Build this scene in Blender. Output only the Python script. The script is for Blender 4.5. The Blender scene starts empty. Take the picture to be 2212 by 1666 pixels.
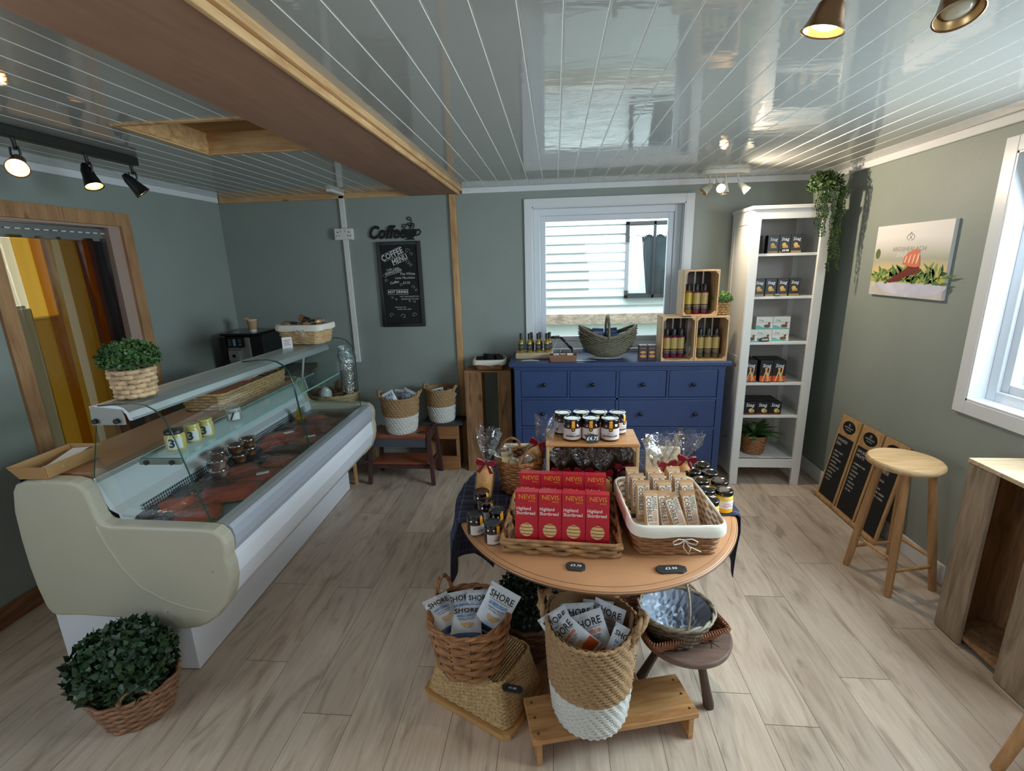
import bpy, math, random
from mathutils import Vector, Matrix, noise as mnoise
random.seed(7)
PI = math.pi
scene = bpy.context.scene
COL = scene.collection
# ---------------------------------------------------------------- camera
RC = Matrix(((0.9959212900192821, -0.0036704240930910395, -0.09015160604950669),
             (0.08650322555135105, -0.24521892105738005, 0.9656007833078153),
             (-0.02565104394641059, -0.9694607824674658, -0.24390124067340876)))
CAMH, FPX = 1.6396, 1038.19
cd = bpy.data.cameras.new('camera'); cam = bpy.data.objects.new('camera', cd); COL.objects.link(cam)
cd.sensor_width = 36; cd.lens = FPX / 2212 * 36; cd.clip_start = .02; cd.clip_end = 200
rt, dn, fw = RC.col[0], RC.col[1], RC.col[2]
m4 = Matrix.Identity(4)
for i in range(3):
    m4[i][0], m4[i][1], m4[i][2] = rt[i], -dn[i], -fw[i]
m4[2][3] = CAMH
cam.matrix_world = m4
scene.camera = cam
# ---------------------------------------------------------------- world, exposure, daylight
scene.view_settings.view_transform = 'Standard'; scene.view_settings.look = 'None'
scene.view_settings.gamma = 1; scene.view_settings.use_curve_mapping = False
scene.view_settings.exposure = EXPOSURE = 0.06
w = bpy.data.worlds.new('sky'); scene.world = w; w.use_nodes = True
bg = w.node_tree.nodes['Background']
bg.inputs[0].default_value = (.78, .89, 1, 1); bg.inputs[1].default_value = 2.2
def area(name, loc, rot, sx, sy, power, col):
    l = bpy.data.lights.new(name, 'AREA'); l.shape = 'RECTANGLE'; l.size = sx; l.size_y = sy; l.energy = power; l.color = col
    o = bpy.data.objects.new(name, l); o.location = loc; o.rotation_euler = rot; COL.objects.link(o); return o
# daylight at the right hand window, the rear window and the back room window; front and left lamps are added fill
area('fill_front', (1.1, -1.72, 1.5), (math.radians(78), 0, 0), 1.1, 1.0, 10, (.86, .93, 1))  # added fill lamp behind the camera, at an unseen window
area('fill_left', (-2.86, -.5, 1.45), (0, -PI/2+.35, 0), 1.05, 1.7, 30, (.74, .86, 1))  # added fill lamp, cools the right wall and floor from an unseen side
area('daylight_right', (2.16, 1.62, 1.52), (0, PI/2-.42, 0), 1.05, 1.28, 88, (.74, .87, 1))
area('daylight_gap', (0.4, 4.95, 2.9), (math.radians(35), 0, 0), 3.0, .8, 92, (.96, .98, 1))
area('daylight_backroom', (-4.35, 3.5, 1.65), (0, -PI/2, 0), .6, .6, 7, (1, .98, .9))
scene.cycles.max_bounces = 8; scene.cycles.diffuse_bounces = 4; scene.cycles.transparent_max_bounces = 24
scene.cycles.sample_clamp_indirect = 6; scene.cycles.caustics_reflective = False; scene.cycles.caustics_refractive = False

# ---------------------------------------------------------------- helpers
def lin(c):
    o = []
    for v in c[:3]:
        v = v / 255
        o.append(v/12.92 if v <= .04045 else ((v+.055)/1.055)**2.4)
    return (*o, 1)
class MB:
    def __init__(s): s.v = []; s.f = []; s.mi = []; s.sm = []; s.M = None; s.m = 0; s.s = False
    def add(s, vs, fs, smooth=None):
        b = len(s.v)
        for p in vs:
            p = Vector(p); s.v.append(s.M @ p if s.M else p)
        sm = s.s if smooth is None else smooth
        for f in fs: s.f.append([b+i for i in f]); s.mi.append(s.m); s.sm.append(sm)
        return s
    def box(s, x0, x1, y0, y1, z0, z1):
        return s.add([(x0,y0,z0),(x1,y0,z0),(x1,y1,z0),(x0,y1,z0),(x0,y0,z1),(x1,y0,z1),(x1,y1,z1),(x0,y1,z1)],
              [(0,3,2,1),(4,5,6,7),(0,1,5,4),(1,2,6,5),(2,3,7,6),(3,0,4,7)], False)
    def beam(s, a, b, w, h, up=(0,0,1)):      # box from a to b, w wide, h high
        a, b = Vector(a), Vector(b); d = (b-a).normalized(); x = d.cross(Vector(up)).normalized(); y = x.cross(d)
        vs = []
        for p in (a, b):
            for sx, sy in ((-1,-1),(1,-1),(1,1),(-1,1)): vs.append(p + x*sx*w/2 + y*sy*h/2)
        return s.add(vs, [(0,3,2,1),(4,5,6,7),(0,1,5,4),(1,2,6,5),(2,3,7,6),(3,0,4,7)], False)
    def rings(s, rings, close=True, cap=(True, True), smooth=True):
        n = len(rings[0]); vs = [p for r in rings for p in r]; fs = []
        for i in range(len(rings)-1):
            for j in range(n if close else n-1):
                k = (j+1) % n; fs.append((i*n+j, i*n+k, (i+1)*n+k, (i+1)*n+j))
        s.add(vs, fs, smooth)
        if close:
            if cap[0]: s.add(rings[0], [tuple(range(n))[::-1]], False)
            if cap[1]: s.add(rings[-1], [tuple(range(n))], False)
        return s
    def lathe(s, prof, n=24, c=(0,0,0), sx=1, sy=1, cap=(False, False), smooth=True):
        return s.rings([[(c[0]+r*sx*math.cos(2*PI*k/n), c[1]+r*sy*math.sin(2*PI*k/n), c[2]+z) for k in range(n)] for r, z in prof], True, cap, smooth)
    def tube(s, path, r, n=8, closed=False, flat=1.0):
        P = [Vector(p) for p in path]; N = len(P); R = []; prev = None
        for i in range(N):
            if closed: d = P[(i+1) % N] - P[i-1]
            else: d = P[min(i+1, N-1)] - P[max(i-1, 0)]
            d = d.normalized() if d.length > 1e-9 else Vector((0,0,1))
            if prev is None:
                a = Vector((0,0,1)) if abs(d.z) < .9 else Vector((1,0,0)); x = d.cross(a).normalized()
            else:
                x = prev - d*prev.dot(d); x = x.normalized() if x.length > 1e-6 else d.orthogonal().normalized()
            prev = x; y = d.cross(x); rr = r(i/(N-1)) if callable(r) else r
            R.append([P[i] + x*math.cos(2*PI*k/n)*rr + y*math.sin(2*PI*k/n)*rr*flat for k in range(n)])
        if closed: R.append(R[0])
        return s.rings(R, True, (not closed, not closed))
    def disc(s, c, r, n=24, ry=None):     # in XY plane
        ry = ry or r
        return s.add([(c[0]+r*math.cos(2*PI*k/n), c[1]+ry*math.sin(2*PI*k/n), c[2]) for k in range(n)], [tuple(range(n))], False)
    def prism(s, pts, y0, y1):            # outline in XZ, extruded along Y
        n = len(pts); a = [(p[0], y0, p[1]) for p in pts]; b = [(p[0], y1, p[1]) for p in pts]
        return s.add(a+b, [tuple(range(n)), tuple(range(2*n-1, n-1, -1))] + [(j, n+j, n+(j+1) % n, (j+1) % n) for j in range(n)], False)
    def text(s, t, size, at=(0,0,0), align='CENTER', bold=0, shear=0, rot=0, ext=0, wrap=None, fn=None, sx=1):
        vs, fs = glyphs(t, bold, shear, ext, align); at = (*at, 0) if len(at) == 2 else at
        c, q = math.cos(rot), math.sin(rot); out = []
        for x, y, z in vs:
            x, y = x*size*sx, y*size
            x, y = x*c - y*q + at[0], x*q + y*c + at[1]; z = z*size + at[2]
            if wrap: R = wrap + z; p = (R*math.sin(x/wrap), y, R*math.cos(x/wrap))   # around a vertical axis, text up = Y
            elif fn: p = fn(x, y, z)
            else: p = (x, y, z)
            out.append(p)
        return s.add(out, fs, False)
    def build(s, name, mats, parent=None, bevel=0, seg=2, world=True, loc=None):
        me = bpy.data.meshes.new(name)
        vs = s.v
        if parent is not None and world: inv = MW[parent.name].inverted(); vs = [inv @ p for p in vs]
        elif loc is not None: L = Vector(loc); vs = [p - L for p in vs]
        me.from_pydata([tuple(p) for p in vs], [], s.f)
        for m in (mats if isinstance(mats, (list, tuple)) else [mats]): me.materials.append(m)
        me.polygons.foreach_set('material_index', s.mi); me.polygons.foreach_set('use_smooth', s.sm); me.update()
        o = bpy.data.objects.new(name, me); COL.objects.link(o)
        if parent is not None: o.parent = parent
        elif loc is not None: o.location = loc
        MW[o.name] = (MW[parent.name].copy() if parent is not None else (Matrix.Translation(loc) if loc is not None else Matrix.Identity(4)))
        if bevel:
            b = o.modifiers.new('bevel', 'BEVEL'); b.width = bevel; b.segments = seg; b.limit_method = 'ANGLE'; b.angle_limit = .7
        return o
MW = {}
GL = {}
def glyphs(t, bold, shear, ext, align):
    k = (t, bold, shear, ext, align)
    if k not in GL:
        c = bpy.data.curves.new('t', 'FONT'); c.body = t; c.align_x = align; c.align_y = 'CENTER'; c.resolution_u = 2
        c.offset = bold; c.shear = shear; c.extrude = ext; c.space_character = 1.0 + bold*2
        o = bpy.data.objects.new('t', c); COL.objects.link(o)
        me = bpy.data.meshes.new_from_object(o.evaluated_get(bpy.context.evaluated_depsgraph_get()))
        GL[k] = ([tuple(v.co) for v in me.vertices], [tuple(p.vertices) for p in me.polygons])
        bpy.data.objects.remove(o); bpy.data.meshes.remove(me); bpy.data.curves.remove(c)
    return GL[k]
FRONT = Matrix(((1,0,0,0),(0,0,-1,0),(0,1,0,0),(0,0,0,1)))          # drawing plane XY -> upright, facing -Y
def T(x, y, z): return Matrix.Translation((x, y, z))
def RZ(a): return Matrix.Rotation(a, 4, 'Z')
def RX(a): return Matrix.Rotation(a, 4, 'X')
def RY(a): return Matrix.Rotation(a, 4, 'Y')
def tag(o, label, cat, group=None, kind=None):
    o['label'] = label; o['category'] = cat
    if group: o['group'] = group
    if kind: o['kind'] = kind
    return o
def thing(name, label, cat, loc=(0,0,0), rz=0, group=None):
    o = bpy.data.objects.new(name, None); COL.objects.link(o); o.location = loc; o.rotation_euler = (0,0,rz); o.empty_display_size = .05
    MW[o.name] = T(*loc) @ RZ(rz)
    return tag(o, label, cat, group)
def kids(o): return [c for c in bpy.data.objects if c.parent == o]
def dup(o, loc=None, rz=None, label=None, group=None, parent=None):
    c = o.copy(); COL.objects.link(c)
    if parent is not None: c.parent = parent
    if loc is not None: c.location = loc
    if rz is not None: c.rotation_euler = (0,0,rz)
    MW[c.name] = MW[parent.name] if parent is not None else T(*c.location) @ RZ(c.rotation_euler[2])
    if label: c['label'] = label
    if group: c['group'] = group
    for k in kids(o): dup(k, parent=c)
    return c
def struct(name, mb, mats, parent=None, **k):
    o = mb.build(name, mats, parent, **k)
    if parent is None: o['kind'] = 'structure'
    return o
ORD = ['leftmost', 'second from the left', 'third from the left', 'fourth from the left', 'fifth from the left', 'sixth from the left']

# ---------------------------------------------------------------- materials
def nt(name):
    m = bpy.data.materials.new(name); m.use_nodes = True; t = m.node_tree
    return m, t, t.nodes['Principled BSDF']
def coords(t, scale=(1,1,1), rot=(0,0,0)):
    tc = t.nodes.new('ShaderNodeTexCoord'); mp = t.nodes.new('ShaderNodeMapping'); mp.inputs['Scale'].default_value = scale; mp.inputs['Rotation'].default_value = rot
    t.links.new(tc.outputs['Object'], mp.inputs[0]); return mp.outputs[0]
def noise(t, co, scale, detail=4, dist=0):
    n = t.nodes.new('ShaderNodeTexNoise'); n.inputs['Scale'].default_value = scale; n.inputs['Detail'].default_value = detail; n.inputs['Distortion'].default_value = dist
    t.links.new(co, n.inputs[0]); return n.outputs[0]
def ramp(t, fac, stops):
    r = t.nodes.new('ShaderNodeValToRGB'); e = r.color_ramp.elements
    while len(e) < len(stops): e.new(.5)
    for el, (p, c) in zip(e, stops): el.position = p; el.color = c
    t.links.new(fac, r.inputs[0]); return r.outputs[0]
def bumpn(t, p, h, strength, dist=.002):
    b = t.nodes.new('ShaderNodeBump'); b.inputs['Strength'].default_value = strength; b.inputs['Distance'].default_value = dist
    t.links.new(h, b.inputs['Height']); t.links.new(b.outputs[0], p.inputs['Normal'])
def mat(name, c, rough=.5, metal=0, var=0, vs=6, bump=0, bs=80, scale=(1,1,1), emit=0, coat=0, bd=.002, spec=.5):
    m, t, p = nt(name); c = lin(c)
    p.inputs['Roughness'].default_value = rough; p.inputs['Metallic'].default_value = metal; p.inputs['Base Color'].default_value = c
    p.inputs['Coat Weight'].default_value = coat; p.inputs['Specular IOR Level'].default_value = spec
    if var or bump: co = coords(t, scale)
    if var:
        a = tuple(min(1, v*(1-var)) for v in c[:3]) + (1,); b = tuple(min(1, v*(1+var)) for v in c[:3]) + (1,)
        t.links.new(ramp(t, noise(t, co, vs, 5), [(.3, a), (.7, b)]), p.inputs['Base Color'])
    if bump: bumpn(t, p, noise(t, co, bs, 3), bump, bd)
    if emit: p.inputs['Emission Color'].default_value = c; p.inputs['Emission Strength'].default_value = emit
    return m
def wood(name, light, dark, axis='Y', rough=.5, s=1.0, knots=True, contrast=1.0, coat=0):
    m, t, p = nt(name); L, D = lin(light), lin(dark)
    sc = {'X': (.12, 1, 1), 'Y': (1, .12, 1), 'Z': (1, 1, .12)}[axis]
    co = coords(t, tuple(v*s for v in sc))
    n1 = noise(t, co, 22, 6, 1.2); n2 = noise(t, co, 90, 3, .3)
    mx = t.nodes.new('ShaderNodeMath'); mx.operation = 'MULTIPLY_ADD'; mx.inputs[1].default_value = .35; t.links.new(n2, mx.inputs[0]); t.links.new(n1, mx.inputs[2])
    w0 = .5 - .22/contrast + .17; w1 = .5 + .22/contrast + .17
    col = ramp(t, mx.outputs[0], [(w0-.08, D), (.67, tuple((a*.6+b*.4) for a, b in zip(L, D))), (w1, L)])
    if knots:
        v = t.nodes.new('ShaderNodeTexVoronoi'); v.inputs['Scale'].default_value = 5.5; co2 = coords(t, tuple(v2*s for v2 in {'X': (.45,1,1), 'Y': (1,.45,1), 'Z': (1,1,.45)}[axis])); t.links.new(co2, v.inputs[0])
        k = ramp(t, v.outputs['Distance'], [(.03, (.28,.18,.1,1)), (.10, (1,1,1,1))])
        mm = t.nodes.new('ShaderNodeMixRGB'); mm.blend_type = 'MULTIPLY'; mm.inputs[0].default_value = .75; t.links.new(col, mm.inputs[1]); t.links.new(k, mm.inputs[2]); col = mm.outputs[0]
    t.links.new(col, p.inputs['Base Color']); p.inputs['Roughness'].default_value = rough; p.inputs['Coat Weight'].default_value = coat
    bumpn(t, p, mx.outputs[0], .25, .001)
    return m
def film(name, c=(255,255,255), clear=.8, rough=.06, crinkle=0, cs=40, fk=.6):
    m = bpy.data.materials.new(name); m.use_nodes = True; t = m.node_tree; t.nodes.clear(); c = lin(c)
    o = t.nodes.new('ShaderNodeOutputMaterial'); tr = t.nodes.new('ShaderNodeBsdfTransparent'); gl = t.nodes.new('ShaderNodeBsdfGlossy')
    tr.inputs[0].default_value = c; gl.inputs[1].default_value = rough; gl.inputs[0].default_value = (.95,.97,1,1)
    mx = t.nodes.new('ShaderNodeMixShader'); lw = t.nodes.new('ShaderNodeLayerWeight'); lw.inputs[0].default_value = .25
    ma = t.nodes.new('ShaderNodeMath'); ma.operation = 'MULTIPLY_ADD'; ma.inputs[1].default_value = fk; ma.inputs[2].default_value = 1-clear; ma.use_clamp = True
    t.links.new(lw.outputs['Fresnel'], ma.inputs[0]); t.links.new(ma.outputs[0], mx.inputs[0]); t.links.new(tr.outputs[0], mx.inputs[1]); t.links.new(gl.outputs[0], mx.inputs[2])
    if crinkle:
        n = noise(t, coords(t), cs, 2, 1.5); b = t.nodes.new('ShaderNodeBump'); b.inputs['Strength'].default_value = crinkle; b.inputs['Distance'].default_value = .01
        t.links.new(n, b.inputs['Height']); t.links.new(b.outputs[0], gl.inputs['Normal']); t.links.new(b.outputs[0], lw.inputs['Normal'])
    t.links.new(mx.outputs[0], o.inputs[0]); return m
wall_m = mat('wall_paint', (146,154,147), .55, var=.04, vs=3, bump=.35, bs=70, bd=.003)
white_gloss = mat('white_gloss_trim', (226,228,230), .3)
upvc = mat('white_upvc', (224,228,234), .22)
white_paint = mat('white_paint', (222,220,214), .38, var=.02)
ceil_m, _t, _p = nt('ceiling_pvc'); _p.inputs['Base Color'].default_value = lin((176,176,172)); _p.inputs['Roughness'].default_value = .05
_p.inputs['IOR'].default_value = 1.75
bumpn(_t, _p, noise(_t, coords(_t, (1, 2.2, 1)), 5, 2, 1.0), .05, .02)
groove_glint_m = mat('painted_groove_glint', (238,240,238), .3)  # brighter groove colour paints in the window light glinting along the board edges
pine = wood('pine', (226,186,136), (176,128,80), 'Y', .5)
pine_x = wood('pine_x', (222,180,130), (172,122,76), 'X', .5)
pine_z = wood('pine_z', (214,168,116), (164,114,68), 'Z', .55)
beam_m = wood('brown_board', (166,126,104), (142,104,84), 'Y', .6, knots=False, contrast=.6)
rustic = wood('rustic_timber', (176,130,88), (96,62,38), 'Z', .75)
rustic_l = wood('weathered_timber', (166,144,120), (104,84,64), 'Z', .8)
rustic_top = wood('pale_timber', (214,190,156), (160,132,98), 'X', .7, knots=False)
black = mat('black_plastic', (18,18,20), .4)
black_gloss = mat('black_gloss', (12,12,14), .12)
matt_black = mat('matt_black', (20,20,20), .75)
chalk = mat('chalk', (214,214,210), .9)
white_m = mat('plain_white', (236,236,236), .5)
cream_plastic = mat('cream_plastic', (188,181,160), .42, var=.02)
steel = mat('steel', (188,190,192), .28, 1)
alu = mat('brushed_aluminium', (214,218,222), .34, .7)
glass = film('window_glass', (244,250,248), .96, .0)
case_glass = film('case_glass', (242,248,245), .985, .0, fk=.28)
glass_edge = mat('glass_edge', (22,66,58), .15)
wicker = mat('wicker', (154,106,66), .6, var=.35, vs=60, bump=.3, bs=200)
wicker_d = mat('dark_wicker', (112,70,46), .6, var=.35, vs=60, bump=.3, bs=200)
wicker_p = mat('pale_wicker', (206,172,128), .6, var=.25, vs=60, bump=.3, bs=200)
wicker_g = mat('grey_green_wicker', (104,98,78), .6, var=.3, vs=60, bump=.3, bs=200)
grass_w = mat('woven_seagrass', (186,152,108), .75, var=.3, vs=70, bump=.6, bs=180)
rope_w = mat('white_rope', (210,207,200), .8, var=.05, vs=90, bump=.8, bs=160, bd=.004)
rope_j = mat('jute_rope', (164,130,92), .85, var=.25, vs=110, bump=.8, bs=170, bd=.004)
linen = mat('linen', (232,226,212), .85, bump=.25, bs=25, bd=.004)
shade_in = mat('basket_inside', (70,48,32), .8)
soil = mat('soil', (40,30,22), .9)
leaf_d = mat('dark_green_leaf', (40,66,36), .45, var=.5, vs=25)
leaf_m = mat('green_leaf', (62,98,46), .5, var=.45, vs=25)
leaf_l = mat('light_green_leaf', (92,128,62), .5, var=.4, vs=25)
cello = film('cellophane', (250,250,250), .91, .10, .9, 26, fk=.35)
cello_b = film('bag_film', (236,240,244), .72, .10, 1.0, 35)
maroon = mat('maroon_ribbon', (128,16,34), .3)
kraft = mat('kraft_paper', (186,146,104), .7, var=.08, vs=20)
slate_m = mat('slate', (50,48,48), .6, var=.2, vs=30, bump=.5, bs=60)
blue_paint = mat('blue_paint', (48,66,106), .42, var=.05, vs=8)
dark_knob = mat('dark_knob', (38,38,42), .25, .6)
oak_floor, _t, _p = nt('oak_laminate')
_at = _t.nodes.new('ShaderNodeAttribute'); _at.attribute_name = 'rnd'
_tc = _t.nodes.new('ShaderNodeTexCoord'); _ad = _t.nodes.new('ShaderNodeVectorMath'); _ad.operation = 'ADD'
_ml = _t.nodes.new('ShaderNodeVectorMath'); _ml.operation = 'SCALE'; _ml.inputs[3].default_value = 37.0
_t.links.new(_at.outputs['Color'], _ml.inputs[0]); _t.links.new(_tc.outputs['Object'], _ad.inputs[0]); _t.links.new(_ml.outputs[0], _ad.inputs[1])
def _map(sc):
    mp = _t.nodes.new('ShaderNodeMapping'); mp.inputs['Scale'].default_value = sc; _t.links.new(_ad.outputs[0], mp.inputs[0]); return mp.outputs[0]
_n1 = noise(_t, _map((1, .20, 1)), 11, 8, 2.2); _n2 = noise(_t, _map((1, .35, 1)), 7, 3, .6); _n3 = noise(_t, _map((1, .04, 1)), 130, 2)
_c1 = ramp(_t, _n1, [(.30, lin((176,156,138))), (.46, lin((206,186,166))), (.70, lin((216,198,178)))])
_c2 = ramp(_t, _n2, [(.24, (.50,.46,.44,1)), (.38, (.95,.95,.95,1)), (.75, (1.0,.97,.95,1))])
_mm = _t.nodes.new('ShaderNodeMixRGB'); _mm.blend_type = 'MULTIPLY'; _mm.inputs[0].default_value = .75; _t.links.new(_c1, _mm.inputs[1]); _t.links.new(_c2, _mm.inputs[2])
_c3 = ramp(_t, _n3, [(.3, (.86,.85,.84,1)), (.7, (1,1,1,1))])
_m3 = _t.nodes.new('ShaderNodeMixRGB'); _m3.blend_type = 'MULTIPLY'; _m3.inputs[0].default_value = 1; _t.links.new(_mm.outputs[0], _m3.inputs[1]); _t.links.new(_c3, _m3.inputs[2])
_sp = _t.nodes.new('ShaderNodeSeparateColor'); _t.links.new(_at.outputs['Color'], _sp.inputs[0])
_mr = _t.nodes.new('ShaderNodeMapRange'); _mr.inputs[3].default_value = .86; _mr.inputs[4].default_value = 1.06; _t.links.new(_sp.outputs[0], _mr.inputs[0])
_m4 = _t.nodes.new('ShaderNodeVectorMath'); _m4.operation = 'SCALE'; _t.links.new(_m3.outputs[0], _m4.inputs[0]); _t.links.new(_mr.outputs[0], _m4.inputs[3])
_t.links.new(_m4.outputs[0], _p.inputs['Base Color']); _p.inputs['Roughness'].default_value = .34
bumpn(_t, _p, _n1, .12, .002)
dark_gap = mat('plank_gap', (60,48,38), .8)
# ================================================================ THE ROOM
HC, XL, XR, YB, YF = 2.209, -2.665, 1.9625, 3.84, -1.62
# floor: one mesh of individual laminate planks
PW, PL_ = .1905, 1.277
fb = MB(); fb.m = 1; fb.box(XL-.1, XR+.1, YF-.1, YB+.1, -.06, -.0015); fb.m = 0
ends = {-4: 2.140, -3: 1.628, -2: 2.126, -1: 1.397, 0: 2.142, 1: 1.640, 7: 1.588, 9: 2.170, 10: 1.689, 11: 2.462, 12: 1.982}
rr = random.Random(3); rnd = [(.5, .5, .5)]*6
for k in range(-10, 15):
    x0, x1 = max(XL, -.774+PW*k), min(XR, -.774+PW*(k+1))
    if x1 - x0 < .004: continue
    y = ends.get(k, rr.uniform(0, PL_)); y -= PL_*math.ceil((y-YF)/PL_)
    while y < YB:
        a, b = max(YF, y), min(YB, y+PL_)
        if b > a+.003:
            fb.add([(x0+.0007, a+.0009, 0), (x1-.0007, a+.0009, 0), (x1-.0007, b-.0009, 0), (x0+.0007, b-.0009, 0)], [(0,1,2,3)], False)
            rnd.append((rr.random(), rr.random(), rr.random()))
        y += PL_
fl = struct('floor', fb, [oak_floor, dark_gap])
ca = fl.data.color_attributes.new('rnd', 'FLOAT_COLOR', 'CORNER')
for poly in fl.data.polygons:
    c = rnd[poly.index]
    for li in poly.loop_indices: ca.data[li].color = (*c, 1)
# ceiling of grooved glossy boards, open where the hatch is
cb = MB(); g = .007; HX0, HX1, HY0, HY1 = -1.70, -1.115, 1.935, 2.44
k = -30
while -.184 + .1055*k < XR:
    a, b = -.184+.1055*k, -.184+.1055*(k+1); k += 1
    if b < XL: continue
    a2, b2 = max(a, XL), min(b, XR)
    hole = b2 > HX0 and a2 < HX1
    spans = [(YF, HY0), (HY1, YB)] if hole else [(YF, YB)]
    sec = [(a2, HC), (b2-g, HC), (b2-g*.8, HC+.0025), (b2-g*.15, HC+.0025), (b2, HC)]
    for y0, y1 in spans:
        for i in range(4):
            cb.m = 0 if i == 0 else 1; (xa, za), (xb, zb) = sec[i], sec[i+1]; cb.add([(xa, y0, za), (xb, y0, zb), (xb, y1, zb), (xa, y1, za)], [(0,1,2,3)], False)
        cb.m = 0
    if hole:
        for u, v in ((a2, HX0), (HX1, b2)):
            if v > u: cb.add([(u, HY0, HC), (v, HY0, HC), (v, HY1, HC), (u, HY1, HC)], [(0,1,2,3)], False)
cb.box(XL-.1, XR+.1, YF-.1, YB+.1, HC+.2, HC+.24)
struct('ceiling', cb, [ceil_m, groove_glint_m])
def holed(x0, x1, z0, z1, hx0, hx1, hz0, hz1, put):
    for a, b, c, d in ((x0, hx0, z0, z1), (hx1, x1, z0, z1), (hx0, hx1, z0, hz0), (hx0, hx1, hz1, z1)):
        if b > a and d > c: put(a, b, c, d)
WT = .11
# rear wall with window
bb = MB(); holed(XL-WT, XR+WT, 0, HC+.05, -.17, .955, .96, 2.055, lambda a,b,c,d: bb.box(a, b, YB, YB+WT, c, d))
struct('wall_back', bb, wall_m)
# right wall
bb = MB(); holed(YF, YB, 0, HC+.05, .85, 2.385, .955, 2.05, lambda a,b,c,d: bb.box(XR, XR+WT, a, b, c, d))
struct('wall_right', bb, wall_m)
bb = MB(); put_ = lambda a,b,c,d: bb.box(XL-WT, XL, a, b, c, d)
holed(1.6, YB, 0, HC+.05, 2.165, 2.885, 0, 1.935, put_); holed(YF, 1.6, 0, HC+.05, -1.40, .42, .955, 2.05, put_)
struct('wall_left', bb, wall_m)
bb = MB(); holed(XL-WT, XR+WT, 0, HC+.05, .55, 1.70, 1.0, 2.05, lambda a,b,c,d: bb.box(a, b, YF-WT, YF, c, d))
struct('wall_front', bb, wall_m)
def window(name, P, x0, x1, z0, z1, out=.06, depth=.075, fr=.085, sill=True, glassy=True, mull=()):
    """P maps (along, depth outward, up) to the world. Casing on the wall, lining, frame and pane."""
    c = MB(); c.M = P; e = out
    for a, b, u, v in ((x0-e, x0, z0-e, z1+e), (x1, x1+e, z0-e, z1+e), (x0, x1, z0-e, z0), (x0, x1, z1, z1+e)): c.box(a, b, -.018, .002, u, v)
    root = struct(name, c, white_gloss, bevel=.003)
    l = MB(); l.M = P
    for a, b, u, v in ((x0, x0+.008, z0, z1), (x1-.008, x1, z0, z1), (x0, x1, z0, z0+.01), (x0, x1, z1-.008, z1)): l.box(a, b, -.016, depth+.03, u, v)
    l.build('window_lining', white_gloss, root)
    f = MB(); f.M = P; q = .008
    for i, (wd, dd) in enumerate(((fr*.55, depth-.012), (fr*.45, depth+.004))):
        o = fr*.55*i + q
        for a, b, u, v in ((x0+o, x0+o+wd, z0+o, z1-o), (x1-o-wd, x1-o, z0+o, z1-o), (x0+o+wd, x1-o-wd, z0+o, z0+o+wd), (x0+o+wd, x1-o-wd, z1-o-wd, z1-o)): f.box(a, b, dd, depth+.05, u, v)
    for xm in mull: f.box(xm-.03, xm+.03, depth-.01, depth+.05, z0+fr, z1-fr)
    f.build('window_frame', upvc, root, bevel=.004)
    pn = MB(); pn.M = P; pn.box(x0+fr, x1-fr, depth+.022, depth+.028, z0+fr, z1-fr)
    if glassy: pn.build('window_pane', glass, root)
    return root
PB = Matrix(((1,0,0,0),(0,1,0,YB),(0,0,1,0),(0,0,0,1)))
window('window_1', PB, -.172, .957, .962, 2.053, fr=.092)
PR = Matrix(((0,1,0,XR),(-1,0,0,0),(0,0,1,0),(0,0,0,1)))            # along -> -Y
window('window_2', PR, -2.385, -.85, .957, 2.05, fr=.09, out=.065)
PF = Matrix(((1,0,0,0),(0,-1,0,YF),(0,0,1,0),(0,0,0,1)))
window('added_window_3', PF, .55, 1.70, 1.0, 2.05, fr=.09, glassy=False)  # unseen window, added and sized for the front fill light
PL4 = Matrix(((0,-1,0,XL),(1,0,0,0),(0,0,1,0),(0,0,0,1)))
window('added_window_4', PL4, -1.40, .42, .957, 2.05, fr=.09, out=.065, glassy=False)  # unseen window, added to carry the left fill light
# doorway to the back room
d = MB(); d.box(XL-.002, XL+.02, 2.10, 2.172, 0, 2.005); d.box(XL-.002, XL+.02, 2.878, 2.95, 0, 2.005); d.box(XL-.002, XL+.021, 2.172, 2.878, 1.928, 2.005)
dr = struct('door_1', d, wood('door_pine', (196,150,106), (146,102,66), 'Z', .6), bevel=.002)
d = MB(); d.box(XL-WT-.01, XL, 2.165, 2.185, 0, 1.935); d.box(XL-WT-.01, XL, 2.80, 2.885, 0, 1.935); d.box(XL-WT-.01, XL, 2.185, 2.80, 1.915, 1.935)
d.build('door_lining', mat('pinkish_primer', (176,150,136), .6), dr)
# trims
def cove(x0, x1, y0, y1): return MB().box(x0, x1, y0, y1, HC-.042, HC+.001)
struct('trim_1', cove(-.70, XR, YB-.022, YB), white_gloss, bevel=.006)
struct('trim_2', cove(XR-.022, XR, YF, YB-.022), white_gloss, bevel=.006)
struct('trim_3', cove(XL, XL+.022, YF, YB-.022), white_gloss, bevel=.006)
struct('trim_4', cove(XL+.022, -1.105, YB-.018, YB), pine_x, bevel=.003)
struct('trim_5', MB().box(-1.105, -.732, YF, YB, 2.168, HC+.004), beam_m)                      # boxed beam
struct('trim_6', MB().box(-.732, -.716, YF, YB, 2.163, HC+.002).box(-.716, -.698, YF, YB, 2.185, HC+.002), pine, bevel=.004)
struct('trim_7', MB().box(-.800, -.752, YB-.02, YB, 0, 2.168), pine_z, bevel=.003)
struct('baseboard_left', MB().box(XL, XL+.016, YF, 2.10, 0, .10).box(XL, XL+.016, 2.95, YB, 0, .10), wood('stained_board', (150,104,66), (104,66,38), 'Y', .5, knots=False), bevel=.003)
struct('baseboard_right', MB().box(XR-.016, XR, YF, YB-.016, 0, .105), white_gloss, bevel=.004)
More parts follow.
